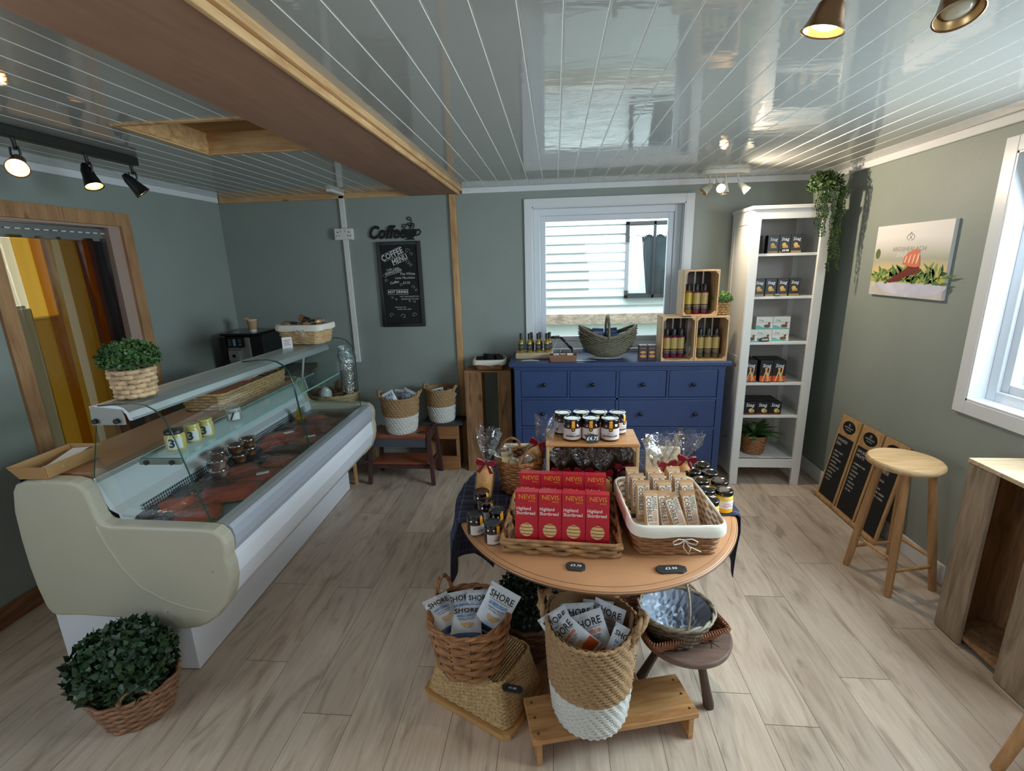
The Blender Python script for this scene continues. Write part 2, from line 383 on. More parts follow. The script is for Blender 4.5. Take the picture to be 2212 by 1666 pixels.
struct('baseboard_back', MB().box(XL+.016, XR, YB-.016, YB, 0, .105), mat('grey_base', (150,146,140), .5), bevel=.004)
# hatch in the ceiling
hb = MB(); z0 = HC-.006
for a, b, c, e in ((HX0-.022, HX0+.004, HY0-.022, HY1+.022), (HX1-.004, HX1+.022, HY0-.022, HY1+.022), (HX0, HX1, HY0-.022, HY0+.004), (HX0, HX1, HY1-.004, HY1+.022)): hb.box(a, b, c, e, z0, HC+.005)
ht = struct('trim_8', hb, pine, bevel=.002)
hb = MB()
for a, b, c, e in ((HX0, HX0+.012, HY0, HY1), (HX1-.012, HX1, HY0, HY1), (HX0, HX1, HY0, HY0+.012), (HX0, HX1, HY1-.012, HY1)): hb.box(a, b, c, e, HC, HC+.10)
hb.build('hatch_lining', pine_x, ht)
MB().box(HX0, HX1, HY0, HY1, HC+.088, HC+.10).build('hatch_board', wood('hatch_ply', (176,134,84), (120,84,48), 'X', .6), ht)

# ================================================================ OUTSIDE
gr = MB()
gr.add([(-14, YB+.3, -.25), (14, YB+.3, -.25), (14, 16, -.25), (-14, 16, -.25)], [(0,1,2,3)]); gr.add([(2.2, -12, -.25), (16, -12, -.25), (16, YB+.3, -.25), (2.2, YB+.3, -.25)], [(0,1,2,3)])
gr.add([(-14, -12, -.25), (2.2, -12, -.25), (2.2, YF-.5, -.25), (-14, YF-.5, -.25)], [(0,1,2,3)])
o = gr.build('lawn', mat('grass', (124,150,76), .9, var=.35, vs=5, bump=1, bs=40, bd=.05)); tag(o, 'green lawn outside the right hand window', 'grass', kind='structure')
sd = MB(); NY = 5.4; z = 1.09
while z < 3.0:
    sd.add([(-2.6, NY+.1, z), (4.2, NY+.1, z), (4.2, NY, z), (-2.6, NY, z), (4.2, NY+.016, z+.094), (-2.6, NY+.016, z+.094)], [(0,1,2,3), (3,2,4,5)], False); z += .094
sd.box(-2.6, 4.2, NY+.02, NY+.3, 1.0, 3.0)
lap_shadow_m = mat('painted_lap_shadow', (206,210,218), .7)
nb = thing('neighbouring_chalet', 'white clad chalet seen close behind the rear window', 'building', (.8, NY, -.25))
sd.build('cladding', mat('white_cladding', (238,240,242), .6), nb)
st = MB(); st.box(-2.6, 4.2, NY-.03, NY+.3, .98, 1.09); st.build('pink_ledge', mat('pink_stone', (200,176,160), .9, var=.3, vs=9, bump=.6, bs=20, bd=.02), nb)
MB().box(-2.6, 4.2, NY, NY+.3, -.25, .98).build('lower_cladding', bpy.data.materials['white_cladding'], nb)
for k_ in range(20): MB().box(-2.6, 4.2, NY-.001, NY+.004, 1.0895+.094*(k_+1)-.004, 1.0895+.094*(k_+1)+.001).build('lap_shadow_strip', lap_shadow_m, nb)  # grey strips paint the shadow line under each lap
fr = MB(); a, b, c, e = .745, 1.26, 1.255, 2.045
for q in ((a, a+.035, c, e), (b-.035, b, c, e), (a, b, c, c+.035), (a, b, e-.035, e), (1.03, 1.055, c, e)): fr.box(q[0], q[1], NY-.03, NY+.01, q[2], q[3])
f = fr.build('chalet_window_frame', mat('dark_grey_frame', (58,58,64), .5), nb)
MB().box(a, b, NY-.012, NY-.004, c, e).build('chalet_window_pane', mat('dim_room_behind_glass', (58,66,74), .12, var=.5, vs=3), f)
cu = MB(); R = []
for i in range(30):
    x = a+.03 + .20*i/29; R.append((x, .012*math.sin(i*1.3)))
for zz in (0,): cu.add([(x - (.03 if 0 else 0), NY-.018+.004*math.sin(i*1.4), c+.05) for i, (x, q) in enumerate(R)] + [(a+.03+(x-a-.03)*.62, NY-.018+.004*math.sin(i*1.4), e-.04) for i, (x, q) in enumerate(R)], [(i, i+1, i+31, i+30) for i in range(29)], True)
for j in range(24):
    x0 = a+.03+.43*j/24; cu.add([(x0, NY-.022, e-.04), (x0+.018, NY-.024, e-.04), (x0+.018, NY-.024, e-.15-.02*math.sin(j)), (x0, NY-.022, e-.14)], [(0,1,2,3)], False)
cu.build('net_curtain', mat('white_net', (230,236,240), .8), f)
for i, (x, y, h, r, lb) in enumerate(((6.5, 8.5, 3.4, 1.5, 'round leafy shrub growing beyond the lawn outside the right window'), (4.6, 8.6, 1.3, .7, 'low reddish brown shrub on the lawn edge outside the right window'))):
    s = MB(); q = random.Random(i+5)
    for n in range(900):
        th, ph = q.uniform(0, 2*PI), math.acos(q.uniform(-.6, 1)); rr_ = r*q.uniform(.7, 1.02); p = Vector((rr_*math.sin(ph)*math.cos(th), rr_*math.sin(ph)*math.sin(th), h-r+rr_*math.cos(ph)*.9))
        M_ = T(*p) @ RZ(q.uniform(0, 6)) @ RX(q.uniform(-1, 1)); s.M = M_; s.add([(-.06,0,0),(0,-.05,.01),(.07,0,0),(0,.05,.01)], [(0,1,2,3)], False)
    s.M = T(x, y, -.25); s2 = MB(); s2.M = T(x, y, -.25); s2.v = [T(x, y, -.25) @ v for v in s.v]; s2.f = s.f; s2.mi = s.mi; s2.sm = s.sm
    t = thing('shrub', lb, 'shrub', (x, y, -.25)); s2.build('foliage', leaf_l if i == 0 else mat('russet_leaf', (120,74,62), .6, var=.4, vs=20), t)
    MB().tube([(x, y, -.25), (x+.03, y, h-r-.1)], .07).build('trunk', rustic, t)
# back room behind the strip curtain
br = MB(); X2 = -4.6
br.box(X2, XL-WT, .9, 4.4, -.06, 0); br.box(X2-.1, X2, .9, 4.4, 0, 2.4); br.box(X2, XL-WT, 4.4, 4.5, 0, 2.4); br.box(X2, XL-WT, .8, .9, 0, 2.4); br.box(X2, XL-WT, .8, 4.5, 2.4, 2.45)
struct('wall_backroom', br, mat('cream_room_paint', (206,196,170), .7))
wn = thing('backroom_window', 'bright curtained window in the back room seen between the plastic strips', 'window', (X2+.02, 3.55, 1.3))
MB().box(X2, X2+.03, 3.3, 4.1, 1.28, 2.02).build('frame', white_gloss, wn)
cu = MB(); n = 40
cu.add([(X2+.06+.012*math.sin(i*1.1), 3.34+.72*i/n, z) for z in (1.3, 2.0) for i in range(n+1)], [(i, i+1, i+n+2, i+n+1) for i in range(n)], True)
cu.build('curtain', mat('glowing_cream_curtain', (250,246,226), .8, emit=.35), wn)  # emission stands in for daylight shining through the cloth
fz = thing('upright_fridge', 'tall pale fridge standing in the back room behind the amber strips', 'fridge', (-4.1, 2.75, 0))
MB().box(-4.5, -3.7, 2.45, 3.1, .02, 1.45).build('body', mat('off_white_enamel', (206,202,190), .4), fz, bevel=.01)
MB().box(-3.7, -3.66, 2.45, 3.1, .06, 1.43).build('door', mat('off_white_door', (214,208,192), .4), fz, bevel=.01)
MB().tube([(-3.63, 2.52, .8), (-3.63, 2.52, 1.2)], .012).build('handle', steel, fz)
cb2 = thing('cardboard_carton', 'brown cardboard carton on top of the back room fridge', 'box', (-4.1, 2.75, 1.45))
MB().box(-4.4, -3.75, 2.5, 3.05, 1.45, 1.85).build('carton', kraft, cb2); MB().box(-3.752, -3.747, 2.75, 2.8, 1.45, 1.85).build('tape', mat('tape', (170,120,70), .3), cb2)
# amber strip curtain on its rail
sc = thing('strip_curtain', 'amber plastic strip curtain hanging in the pine framed doorway', 'strip curtain', (XL-.03, 2.5, 0))
MB().box(XL-.045, XL-.028, 2.185, 2.80, 1.835, 1.912).build('rail', steel, sc, bevel=.003)
hook_m = mat('bright_hook', (230,230,230), .3)
for i in range(13): MB().box(XL-.026, XL-.02, 2.20+i*.047, 2.225+i*.047, 1.878, 1.884).build('hook', hook_m, sc)
amber = film('amber_strip', (214,172,66), .93, .14, .5, 4); clearp = film('clear_strip', (240,238,220), .9, .1, .5, 4); dkamber = film('dark_amber_strip', (150,84,20), .95, .14, .5, 4)
for y0, y1, x, m_ in ((2.185, 2.27, 0, clearp), (2.255, 2.43, .006, amber), (2.35, 2.47, -.006, amber), (2.50, 2.64, 0, amber), (2.60, 2.80, -.008, dkamber), (2.66, 2.79, .006, dkamber)):
    s = MB(); n = 8; bend = random.uniform(-.03, .03)
    rings = [[(XL-.024+x + .012*math.sin(3*j/n+i*.5) , y0+(y1-y0)*i/6 + bend*(1-(j/n))**2, .05+1.80*j/n) for i in range(7)] for j in range(n+1)]
    s.add([p for r in rings for p in r], [(j*7+i, j*7+i+1, (j+1)*7+i+1, (j+1)*7+i) for j in range(n) for i in range(6)], True); s.build('strip', m_, sc)

# ================================================================ WALL FITTINGS
tk = thing('cable_trunking', 'white vertical cable trunking on the rear wall left of the coffee sign', 'trunking', (-1.64, YB, .88))
MB().box(-1.665, -1.625, YB-.018, YB, .88, 1.862).build('lower_run', white_paint, tk, bevel=.002); MB().box(-1.665, -1.625, YB-.018, YB, 1.947, HC-.02).build('upper_run', white_paint, tk, bevel=.002)
MB().box(-1.655, -1.615, 3.60, YB-.018, HC-.02, HC-.0005).build('ceiling_run', white_paint, tk, bevel=.002)
sk = thing('double_socket', 'cream double power socket on the trunking of the rear wall', 'socket', (-1.645, YB, 1.90))
MB().box(-1.718, -1.575, YB-.042, YB, 1.862, 1.947).build('faceplate', white_paint, sk, bevel=.004)
s = MB(); s.M = T(-1.645, YB-.0425, 1.905) @ FRONT
for cx in (-.045, .045):
    s.box(cx-.004, cx+.004, .008, .018, 0, .001); s.box(cx-.014, cx-.006, -.016, -.010, 0, .001); s.box(cx+.006, cx+.014, -.016, -.010, 0, .001)
s.build('pin_holes', black, sk)
for x_ in (-1.668, -1.632): MB().box(x_, x_+.01, YB-.046, YB-.041, 1.918, 1.934).build('rocker_switch', cream_plastic, sk)
# coffee sign (cut out lettering and a cup)
cs = thing('coffee_sign', 'black cut-out sign reading Coffee with a steaming cup on the rear wall', 'sign', (-1.23, YB, 1.93))
s = MB(); s.M = T(-1.312, YB-.001, 1.905) @ FRONT; s.text('Coffee', .135, (0, 0, .006), bold=.025, shear=.35, ext=.05, sx=.78); s.build('lettering', matt_black, cs)
s = MB(); s.M = T(-1.125, YB-.001, 1.893) @ FRONT
pts = [(.058*math.cos(a)*1.0, .033+.068*math.sin(a)) for a in [PI+PI*i/14 for i in range(15)]]; n = len(pts)
s.add([(x, y, 0) for x, y in pts]+[(x, y, .012) for x, y in pts], [tuple(range(n)), tuple(range(2*n-1, n-1, -1))]+[(j, n+j, n+(j+1) % n, (j+1) % n) for j in range(n)], False); s.box(-.032, .032, -.045, -.035, 0, .012); s.build('cup', matt_black, cs)
s = MB(); s.M = T(-1.125, YB-.007, 1.893) @ FRONT
s.tube([(.05, .022, 0), (.075, .03, 0), (.088, .012, 0), (.075, -.008, 0), (.045, -.014, 0)], .005, 6); s.build('cup_handle', matt_black, cs)
s = MB(); s.M = T(-1.125, YB-.007, 1.893) @ FRONT
def spiral(cx, cy, r, t0, t1, sgn=1, n=20): return [(cx+sgn*r*(1-.75*i/n)*math.cos(t0+(t1-t0)*i/n), cy+r*(1-.75*i/n)*math.sin(t0+(t1-t0)*i/n), 0) for i in range(n+1)]
s.tube([(-.03, .036, 0)]+spiral(-.036, .058, .020, 5.6, 12.5, -1), .003, 6); s.tube([(.0, .036, 0), (.012, .06, 0)]+spiral(.0, .066, .018, .2, 7, -1), .003, 6); s.tube([(.01, .036, 0), (.02, .08, 0), (.018, .1, 0)]+spiral(0, .108, .018, .2, 6, 1), .003, 6); s.tube([(.03, .036, 0)]+spiral(.026, .066, .015, -.8, 5, 1), .003, 6)
s.build('steam', matt_black, cs)
# chalk menu
cm = thing('chalk_menu_board', 'black framed coffee menu chalkboard on the rear wall', 'menu board', (-1.22, YB, 1.17))
x0, x1, z0, z1 = -1.402, -1.048, 1.172, 1.838
s = MB()
for q in ((x0, x0+.03, z0, z1), (x1-.03, x1, z0, z1), (x0+.03, x1-.03, z0, z0+.03), (x0+.03, x1-.03, z1-.03, z1)): s.box(q[0], q[1], YB-.022, YB, q[2], q[3])
s.build('frame', black, cm, bevel=.004); MB().box(x0+.03, x1-.03, YB-.012, YB, z0+.03, z1-.03).build('slate_face', matt_black, cm)
s = MB(); s.M = T((x0+x1)/2, YB-.0125, (z0+z1)/2) @ FRONT
r = math.radians
s.text('COFFEE', .062, (-.055, .235), rot=r(22), bold=.02, sx=.85); s.text('MENU', .055, (.005, .195), rot=r(22), bold=.02, sx=.85)
def outline(cx, cy, w_, h_, a): 
    P = [(cx+x*math.cos(a)-y*math.sin(a), cy+x*math.sin(a)+y*math.cos(a), .0004) for x, y in ((-w_/2,-h_/2),(w_/2,-h_/2),(w_/2,h_/2),(-w_/2,h_/2))]; s.tube(P+[P[0]], .001, 4)
outline(-.055, .237, .165, .055, r(22)); outline(.005, .197, .13, .046, r(22))
s.text('Caffe Latte', .024, (-.06, .125), rot=r(10), shear=.2); s.text('CAPPUCCINO', .022, (-.055, .10), rot=r(14), bold=.02); outline(-.055, .10, .125, .026, r(14))
s.text('Flat White', .028, (.06, .085)); s.text('Latte Macchiato', .025, (.035, .055), shear=.2); s.text('Coffee', .028, (-.055, .02), rot=r(10), shear=.3, bold=.01); s.text('£3.50', .026, (.045, .016))
s.text('HOT DRINKS', .030, (-.03, -.055), bold=.03, sx=.9); outline(-.03, -.055, .165, .038, 0)
s.text('HOT CHOCOLATE £3.50', .015, (.065, -.092)); s.text('BREAKFAST TEA £2.50', .015, (.065, -.112)); s.text('Handmade and', .015, (-.02, -.175)); s.text('freshly made coffee', .015, (.01, -.192))
for cx, cy, q, sg in ((.07,.26,.02,1),(.10,.235,.015,-1),(.07,.17,.018,-1),(.09,.15,.014,1),(-.125,.07,.018,-1),(-.12,.035,.014,1),(.0,.0,.014,1),(.10,-.02,.015,-1),(.12,-.045,.012,1),(-.08,-.10,.012,-1),(-.05,-.115,.01,1),(.06,-.13,.01,1),(.10,-.135,.01,-1),(-.1,-.24,.02,1),(.0,-.25,.022,-1),(.09,-.24,.02,1)): s.tube(spiral(cx, cy, q, 0, 6, sg), .001, 4)
s.build('chalk_writing', chalk, cm)
# canvas print on the right wall: (along -Y, up) drawn on a plane facing -X
cv = thing('canvas_print', 'canvas food picture of salmon on salad leaves on the right wall', 'picture', (XR, 2.93, 1.4))
CV = Matrix(((0,0,-1,XR-.02),(-1,0,0,2.93),(0,1,0,1.605),(0,0,0,1)))      # drawing x -> -Y, y -> up, normal -> -X
s = MB(); s.M = CV; s.box(-.29, .29, -.198, .198, -.018, 0); s.build('canvas', mat('white_canvas', (228,228,228), .6), cv)
def blob(mb, pts, z): mb.add([(x, y, z) for x, y in pts], [tuple(range(len(pts)))], False)
def art(name, c, z, shapes):
    a_ = MB(); a_.M = CV
    for s_ in shapes: blob(a_, s_, z)
    return a_.build(name, mat(name, c, .6, var=.12, vs=14), cv)
m_, t_, p_ = nt('soft_landscape'); co_ = coords(t_); sp_ = t_.nodes.new('ShaderNodeSeparateXYZ'); t_.links.new(co_, sp_.inputs[0])
mr_ = t_.nodes.new('ShaderNodeMapRange'); mr_.inputs[1].default_value = .06; mr_.inputs[2].default_value = .36; t_.links.new(sp_.outputs[2], mr_.inputs[0])
nn_ = t_.nodes.new('ShaderNodeMath'); nn_.operation = 'MULTIPLY_ADD'; nn_.inputs[1].default_value = .16; t_.links.new(noise(t_, co_, 5, 1), nn_.inputs[0]); t_.links.new(mr_.outputs[0], nn_.inputs[2])
t_.links.new(ramp(t_, nn_.outputs[0], [(.1, lin((160,168,90))), (.28, lin((196,190,92))), (.42, lin((222,196,140))), (.58, lin((176,176,160))), (.80, lin((214,212,206))), (.97, lin((232,230,228)))]), p_.inputs['Base Color']); p_.inputs['Roughness'].default_value = .6
s = MB(); s.M = CV; s.add([(-.29,-.198,.0004),(.29,-.198,.0004),(.29,.198,.0004),(-.29,.198,.0004)], [(0,1,2,3)], False); s.build('printed_background', m_, cv)
art('printed_dark_tree', (96,112,62), .0007, [[(-.255+.022*math.cos(a), .04+.03*math.sin(a)) for a in [i*.5 for i in range(12)]]])
art('printed_tablecloth', (206,200,196), .0006, [[(-.29,-.198),(.29,-.198),(.29,-.12),(-.29,-.12)]])
art('printed_plate', (206,206,226), .0009, [[(-.22,-.125)]+[(.045-.265*math.cos(a), -.13-.062*math.sin(a)) for a in [PI*i/16 for i in range(17)]]+[(.29,-.12)]])
qq = random.Random(2); lv = {0: [], 1: [], 2: []}
for i in range(110):
    x, y = qq.uniform(-.24, .27), qq.uniform(-.13, -.07)-.00; a = qq.uniform(.1, 3.0); L = qq.uniform(.05, .12)*(1 if x > -.1 else .7); wd = qq.uniform(.006, .014)
    lv[i % 3].append([(x, y), (x+L*.5*math.cos(a)-wd*math.sin(a), y+L*.35*math.sin(a)+wd*math.cos(a)), (x+L*math.cos(a), y+L*.7*math.sin(a)), (x+L*.5*math.cos(a)+wd*math.sin(a), y+L*.35*math.sin(a)-wd*math.cos(a))])
art('printed_leaves_dark', (52,84,40), .0011, lv[0]); art('printed_leaves', (86,122,58), .0013, lv[1]); art('printed_leaves_light', (134,160,90), .0015, lv[2])
art('printed_dressing', (110,38,34), .0017, [[(-.15,-.11),(-.11,-.10),(-.03,-.06),(.02,-.03),(.1,-.035),(.11,-.065),(.02,-.085),(-.06,-.115),(-.12,-.125)]])
art('printed_salmon', (214,120,90), .0019, [[(-.03,-.02),(-.025,.02),(.005,.045),(.055,.062),(.085,.055),(.10,.0),(.105,-.03),(.07,-.035),(.02,-.03)]])
art('printed_salmon_stripes', (244,206,186), .0021, [[(-.02+.03*i,-.01-.004*i),(-.012+.03*i,.018+.004*i),(.0+.03*i,.03+.005*i),(-.004+.03*i,.015),(-.010+.03*i,-.012)] for i in range(4)])
s = MB(); s.M = CV; s.text('ARDSHEALACH', .034, (0, .062, .0008), sx=1.1); s.build('printed_name', mat('grey_print', (140,140,136), .6), cv)
s = MB(); s.M = CV; s.text('Smokehouse', .036, (0, .033, .0010), shear=.4); s.build('printed_script', white_m, cv)
s = MB(); s.M = CV @ T(0, .125, .0012); s.tube([(.028*math.cos(a), .018*math.sin(a), 0) for a in [.3+PI*1.8*i/16-PI/2 for i in range(17)]], .0012, 4); s.tube([(-.012,.012,0),(0,.028,0),(.012,.012,0)], .0012, 4); s.tube([(-.009,.008,0),(.009,-.01,0)], .0012, 4); s.tube([(.009,.008,0),(-.009,-.01,0)], .0012, 4); s.build('printed_crest', mat('grey_print_b', (130,130,128), .6), cv)
# ================================================================ GENERIC PIECES
def path_round(rx, ry, n=40, k=0):      # ellipse, or rounded rectangle of half sizes rx, ry with corner k; returns function z-independent list of unit points
    if k <= 0: return [(rx*math.cos(2*PI*i/n), ry*math.sin(2*PI*i/n)) for i in range(n)]
    P = []; m = max(2, n//12)
    for cx, cy, a0 in ((rx-k, -ry+k, -PI/2), (rx-k, ry-k, 0), (-rx+k, ry-k, PI/2), (-rx+k, -ry+k, PI)):
        for i in range(m+1): P.append((cx+k*math.cos(a0+PI/2*i/m), cy+k*math.sin(a0+PI/2*i/m)))
    Q = []; L = [math.dist(P[i], P[(i+1) % len(P)]) for i in range(len(P))]; tot = sum(L); acc = 0; j = 0
    for i in range(n):
        s = tot*i/n
        while acc+L[j] < s: acc += L[j]; j += 1
        f = (s-acc)/L[j]; a, b = P[j], P[(j+1) % len(P)]; Q.append((a[0]+(b[0]-a[0])*f, a[1]+(b[1]-a[1])*f))
    return Q
def scale_path(P, sx, sy): return [(x*sx, y*sy) for x, y in P]
def weave(mb, M, bot, top, z0, z1, rows, amp=.004, th=None, stakes=None, zfn=None, seg=6):
    """horizontal strands waving in and out round the wall of a basket"""
    n = len(bot); stakes = stakes or n//2; th = th or (z1-z0)/rows*.56; mb.M = M
    for r in range(rows):
        f = (r+.5)/rows; pts = []
        for i in range(n):
            x = bot[i][0]*(1-f)+top[i][0]*f; y = bot[i][1]*(1-f)+top[i][1]*f; L = math.hypot(x, y)
            a = 1 + amp*math.sin(PI*stakes*i/n*2*.5*2/2 + PI*(r % 2))/L
            z = z0+(z1-z0)*f + (zfn(x, y)*f if zfn else 0)
            pts.append((x*a, y*a, z))
        mb.tube(pts, th, seg, closed=True)
    mb.M = None; return mb
def wall_of(mb, M, bot, top, z0, z1, floor=True, inset=.004, zfn=None):
    mb.M = M; n = len(bot); k = lambda P: [(x*(1-inset/max(.01, math.hypot(x, y))), y*(1-inset/max(.01, math.hypot(x, y)))) for x, y in P]
    b, t = k(bot), k(top); mb.rings([[(x, y, z0) for x, y in b], [(x, y, z1+(zfn(x, y) if zfn else 0)) for x, y in t]], True, (floor, False)); mb.M = None; return mb
def rope(mb, pts, r, twist=1.0, n=2, closed=True, seg=6):     # twisted strands
    N = len(pts); P = [Vector(p) for p in pts]
    for s in range(n):
        Q = []
        for i in range(N):
            d = (P[(i+1) % N]-P[i-1]) if closed else (P[min(i+1, N-1)]-P[max(i-1, 0)]); d.normalize(); up = Vector((0,0,1)) if abs(d.z) < .9 else Vector((1,0,0)); x = d.cross(up).normalized(); y = x.cross(d); a = twist*i*.9+2*PI*s/n
            Q.append(P[i]+x*math.cos(a)*r*.5+y*math.sin(a)*r*.5)
        mb.tube(Q, r*.62, seg, closed=closed)
    return mb
def basket(name, label, loc, rz, bot, top, h, rows, m, group=None, liner=None, amp=.004, rim=.006, handle=None, zfn=None, cat='basket', stakes=None, mrim=None):
    t = thing(name, label, cat, loc, rz, group); M = MW[t.name]
    weave(MB(), M, bot, top, .004, h, rows, amp, stakes=stakes, zfn=zfn).build('woven_wall', m, t)
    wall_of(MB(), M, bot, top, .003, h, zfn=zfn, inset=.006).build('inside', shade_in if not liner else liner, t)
    if not liner:
        b = MB(); b.M = M; rope(b, [(x, y, h+(zfn(x, y) if zfn else 0)) for x, y in top], rim); b.build('braided_rim', mrim or m, t)
    else:
        b = MB(); b.M = M; n = len(top); q = random.Random(len(label))
        rs = []
        for k, (o, z) in enumerate(((-.006, -.03), (-.003, -.002), (.004, .006), (.011, -.002), (.013, -.018), (.012, -.034))):
            rs.append([(x*(1+(o+q.uniform(-.0012, .0012))/math.hypot(x, y)), y*(1+(o+q.uniform(-.0012, .0012))/math.hypot(x, y)), h+z+(.003*math.sin(i*.8+k) if k in (0, 5) else 0)) for i, (x, y) in enumerate(top)])
        b.rings(rs, True, (False, False)); b.build('cloth_liner', liner, t)
    if handle: handle(t, M)
    return t
def bow(t, M, s=1.0, m=None, tails=True, name='tied_bow'):
    b = MB(); b.M = M      # faces -Y in local frame
    for sg in (-1, 1): b.tube([(0,0,0), (sg*.018*s, -.006*s, .006*s), (sg*.034*s, -.008*s, -.002*s), (sg*.030*s, -.006*s, -.012*s), (sg*.012*s, -.004*s, -.008*s), (0,0,0)], .0022*s, 5, flat=.6)
    if tails: b.tube([(0,0,0), (.012*s, -.004*s, -.018*s), (.045*s, -.006*s, -.034*s)], .0022*s, 5, flat=.6); b.tube([(0,0,0), (-.004*s, -.004*s, -.02*s), (.012*s, -.006*s, -.042*s), (.016*s, -.006*s, -.022*s), (0,0,0)], .0022*s, 5, flat=.6)
    b.build(name, m or linen, t)
def foliage(mb, c, r, n, size, q, flat=1.0, zmin=-.4, shape='leaf', inner=.75):
    for i in range(n):
        th = q.uniform(0, 2*PI); u = q.uniform(zmin, 1); s = math.sqrt(max(0, 1-u*u)); k = q.uniform(inner, 1.02)
        p = Vector((c[0]+r[0]*k*s*math.cos(th), c[1]+r[1]*k*s*math.sin(th), c[2]+r[2]*k*u))
        nrm = Vector((s*math.cos(th), s*math.sin(th), u)); L = size*q.uniform(.7, 1.3)
        d = (nrm*q.uniform(.2, .9)+Vector((q.uniform(-1,1), q.uniform(-1,1), q.uniform(-.6,1)))*.9).normalized(); x = d.cross(nrm)
        if x.length < .01: continue
        x.normalize(); y = d; z = x.cross(y)
        w_ = L*(.42 if shape == 'leaf' else .14)
        mb.add([p, p+y*L*.35+x*w_+z*L*.06, p+y*L+z*L*-.08, p+y*L*.35-x*w_+z*L*.06], [(0,1,2),(0,2,3)], True)
    return mb
# ================================================================ SERVE-OVER COUNTER
O = Vector((-1.511, 1.566, 0)); CA = math.radians(2.12); CT = T(*O) @ RZ(CA); LEN = 1.70
ct = thing('serve_over_counter', 'long white refrigerated serve-over counter with curved glass front', 'display counter', tuple(O), CA)
def cm_(): m = MB(); m.M = CT; return m
b = cm_(); b.box(-.58, 0, 0, LEN, 0.004, .31); b.build('plinth', mat('white_steel_panel', (240,243,250), .35), ct, bevel=.003)
body = [(-.30,.845),(-.30,.64),(.165,.64),(.165,.668),(.21,.668),(.222,.545),(.226,.52),(.23,.46),(.205,.37),(.15,.30),(.06,.262),(-.05,.258),(-.55,.30),(-.56,.845)]
b = cm_(); b.prism(body, .01, LEN-.01); b.build('body', mat('white_counter_front', (240,242,248), .3), ct)
prof = [(-.566,.845),(-.548,.872),(-.51,.886),(-.436,.891),(-.329,.886),(-.295,.876),(-.270,.845),(-.262,.80),(-.252,.735),(-.238,.71),(-.205,.700),(-.065,.696),(.15,.688),(.205,.680),(.232,.655),(.243,.62),(.240,.585),(.234,.553),(.240,.52),(.239,.46),(.226,.405),(.200,.345),(.153,.294),(.10,.256),(.055,.238),(-.0,.229),(-.052,.231),(-.15,.258),(-.247,.278),(-.423,.289),(-.53,.287),(-.556,.298),(-.572,.33),(-.586,.42),(-.592,.52),(-.592,.64),(-.585,.76)]
def end_panel(y0, y1, lab=None):
    p = cm_(); p.prism(prof, y0, y1); e = p.build('end_panel', cream_plastic, ct, bevel=.014, seg=4)
    return e
e = end_panel(-.035, .03)
p = cm_(); pts = [(-.262,.70),(-.24,.62),(-.20,.52),(-.14,.43),(-.05,.37),(.04,.335),(.13,.318)]
p.tube([(x, -.035, z) for x, z in pts], lambda t: .004*(1-.4*t), 8); p.build('moulded_line', cream_plastic, e)
for x, z in ((.163,.51), (-.06,.321)):
    p = cm_(); p.tube([(x, -.034, z), (x, -.039, z)], .008, 12); p.build('screw_cover', cream_plastic, e)
end_panel(LEN-.02, LEN+.045)
b = cm_(); b.prism([(.168,.668),(.172,.679),(.206,.679),(.222,.672),(.216,.664),(.17,.662)], .03, LEN-.02); b.build('front_ledge', alu, ct)
b = cm_(); b.prism([(.222,.672),(.236,.655),(.243,.62),(.240,.585),(.230,.556),(.214,.552),(.206,.66)], .03, LEN-.02); b.build('bumper', mat('grey_bumper', (176,180,190), .3), ct, bevel=.004)
b = cm_(); b.box(-.24, .165, .03, LEN-.02, .640, .649); b.build('deck', mat('steel_deck', (150,156,160), .4, .5), ct)
b = cm_(); b.add([(-.292,.03,.845),(-.292,LEN-.02,.845),(-.255,LEN-.02,.735),(-.255,.03,.735)], [(0,1,2,3)]); b.add([(-.255,.03,.735),(-.255,LEN-.02,.735),(-.222,LEN-.02,.715),(-.222,.03,.715)], [(0,1,2,3)])
b.add([(-.222,.03,.715),(-.222,LEN-.02,.715),(-.215,LEN-.02,.645),(-.215,.03,.645)], [(0,1,2,3)]); b.build('rear_lining', mat('white_steel_lining', (208,212,218), .35), ct)
b = cm_(); b.box(-.335, -.288, .03, LEN-.02, .845, .868); b.build('rear_rail', alu, ct, bevel=.003)
b = cm_(); b.M = CT @ Matrix(((0,.21,1,-.2135),(1,0,0,0),(0,-.98,.21,.7135),(0,0,0,1)))      # x along the counter, y down the grille
rows, colm = 5, 105
for i in range(colm):
    for j in range(rows):
        x, y = .13+i*.0138, .010+j*.0138
        if x < LEN-.08: b.add([(x, y, .0012), (x+.0088, y, .0012), (x+.0088, y+.0088, .0012), (x, y+.0088, .0012)], [(0,1,2,3)])
g_ = b.build('vent_grille', mat('vent_hole', (26,30,36), .6), ct); g_['kind'] = 'stuff'
b = cm_(); b.box(-.575, -.30, .035, LEN-.03, .868, .892); b.build('rear_worktop', mat('brown_laminate', (150,112,82), .4, var=.12, vs=4, scale=(1,.2,1)), ct, bevel=.002)
b = cm_(); b.box(-.60, -.585, 0.02, LEN, .30, .868); b.build('rear_panel', mat('dark_rear_panel', (60,58,56), .5), ct)
def shf(y): return -.012 + .055*y
cp = [(-.225,1.163),(-.15,1.167),(-.112,1.164),(-.090,1.155),(-.074,1.138),(-.066,1.116),(-.066,1.106),(-.078,1.106),(-.086,1.132),(-.104,1.148),(-.205,1.151),(-.213,1.110),(-.225,1.110)]
b = cm_(); b.rings([[(x*.9+shf(y)*1.0 if 0 else x+shf(y), y, z) for x, z in cp] for y in (.03, 1.60)], True, (True, True), False); b.build('canopy_shelf', alu, ct)
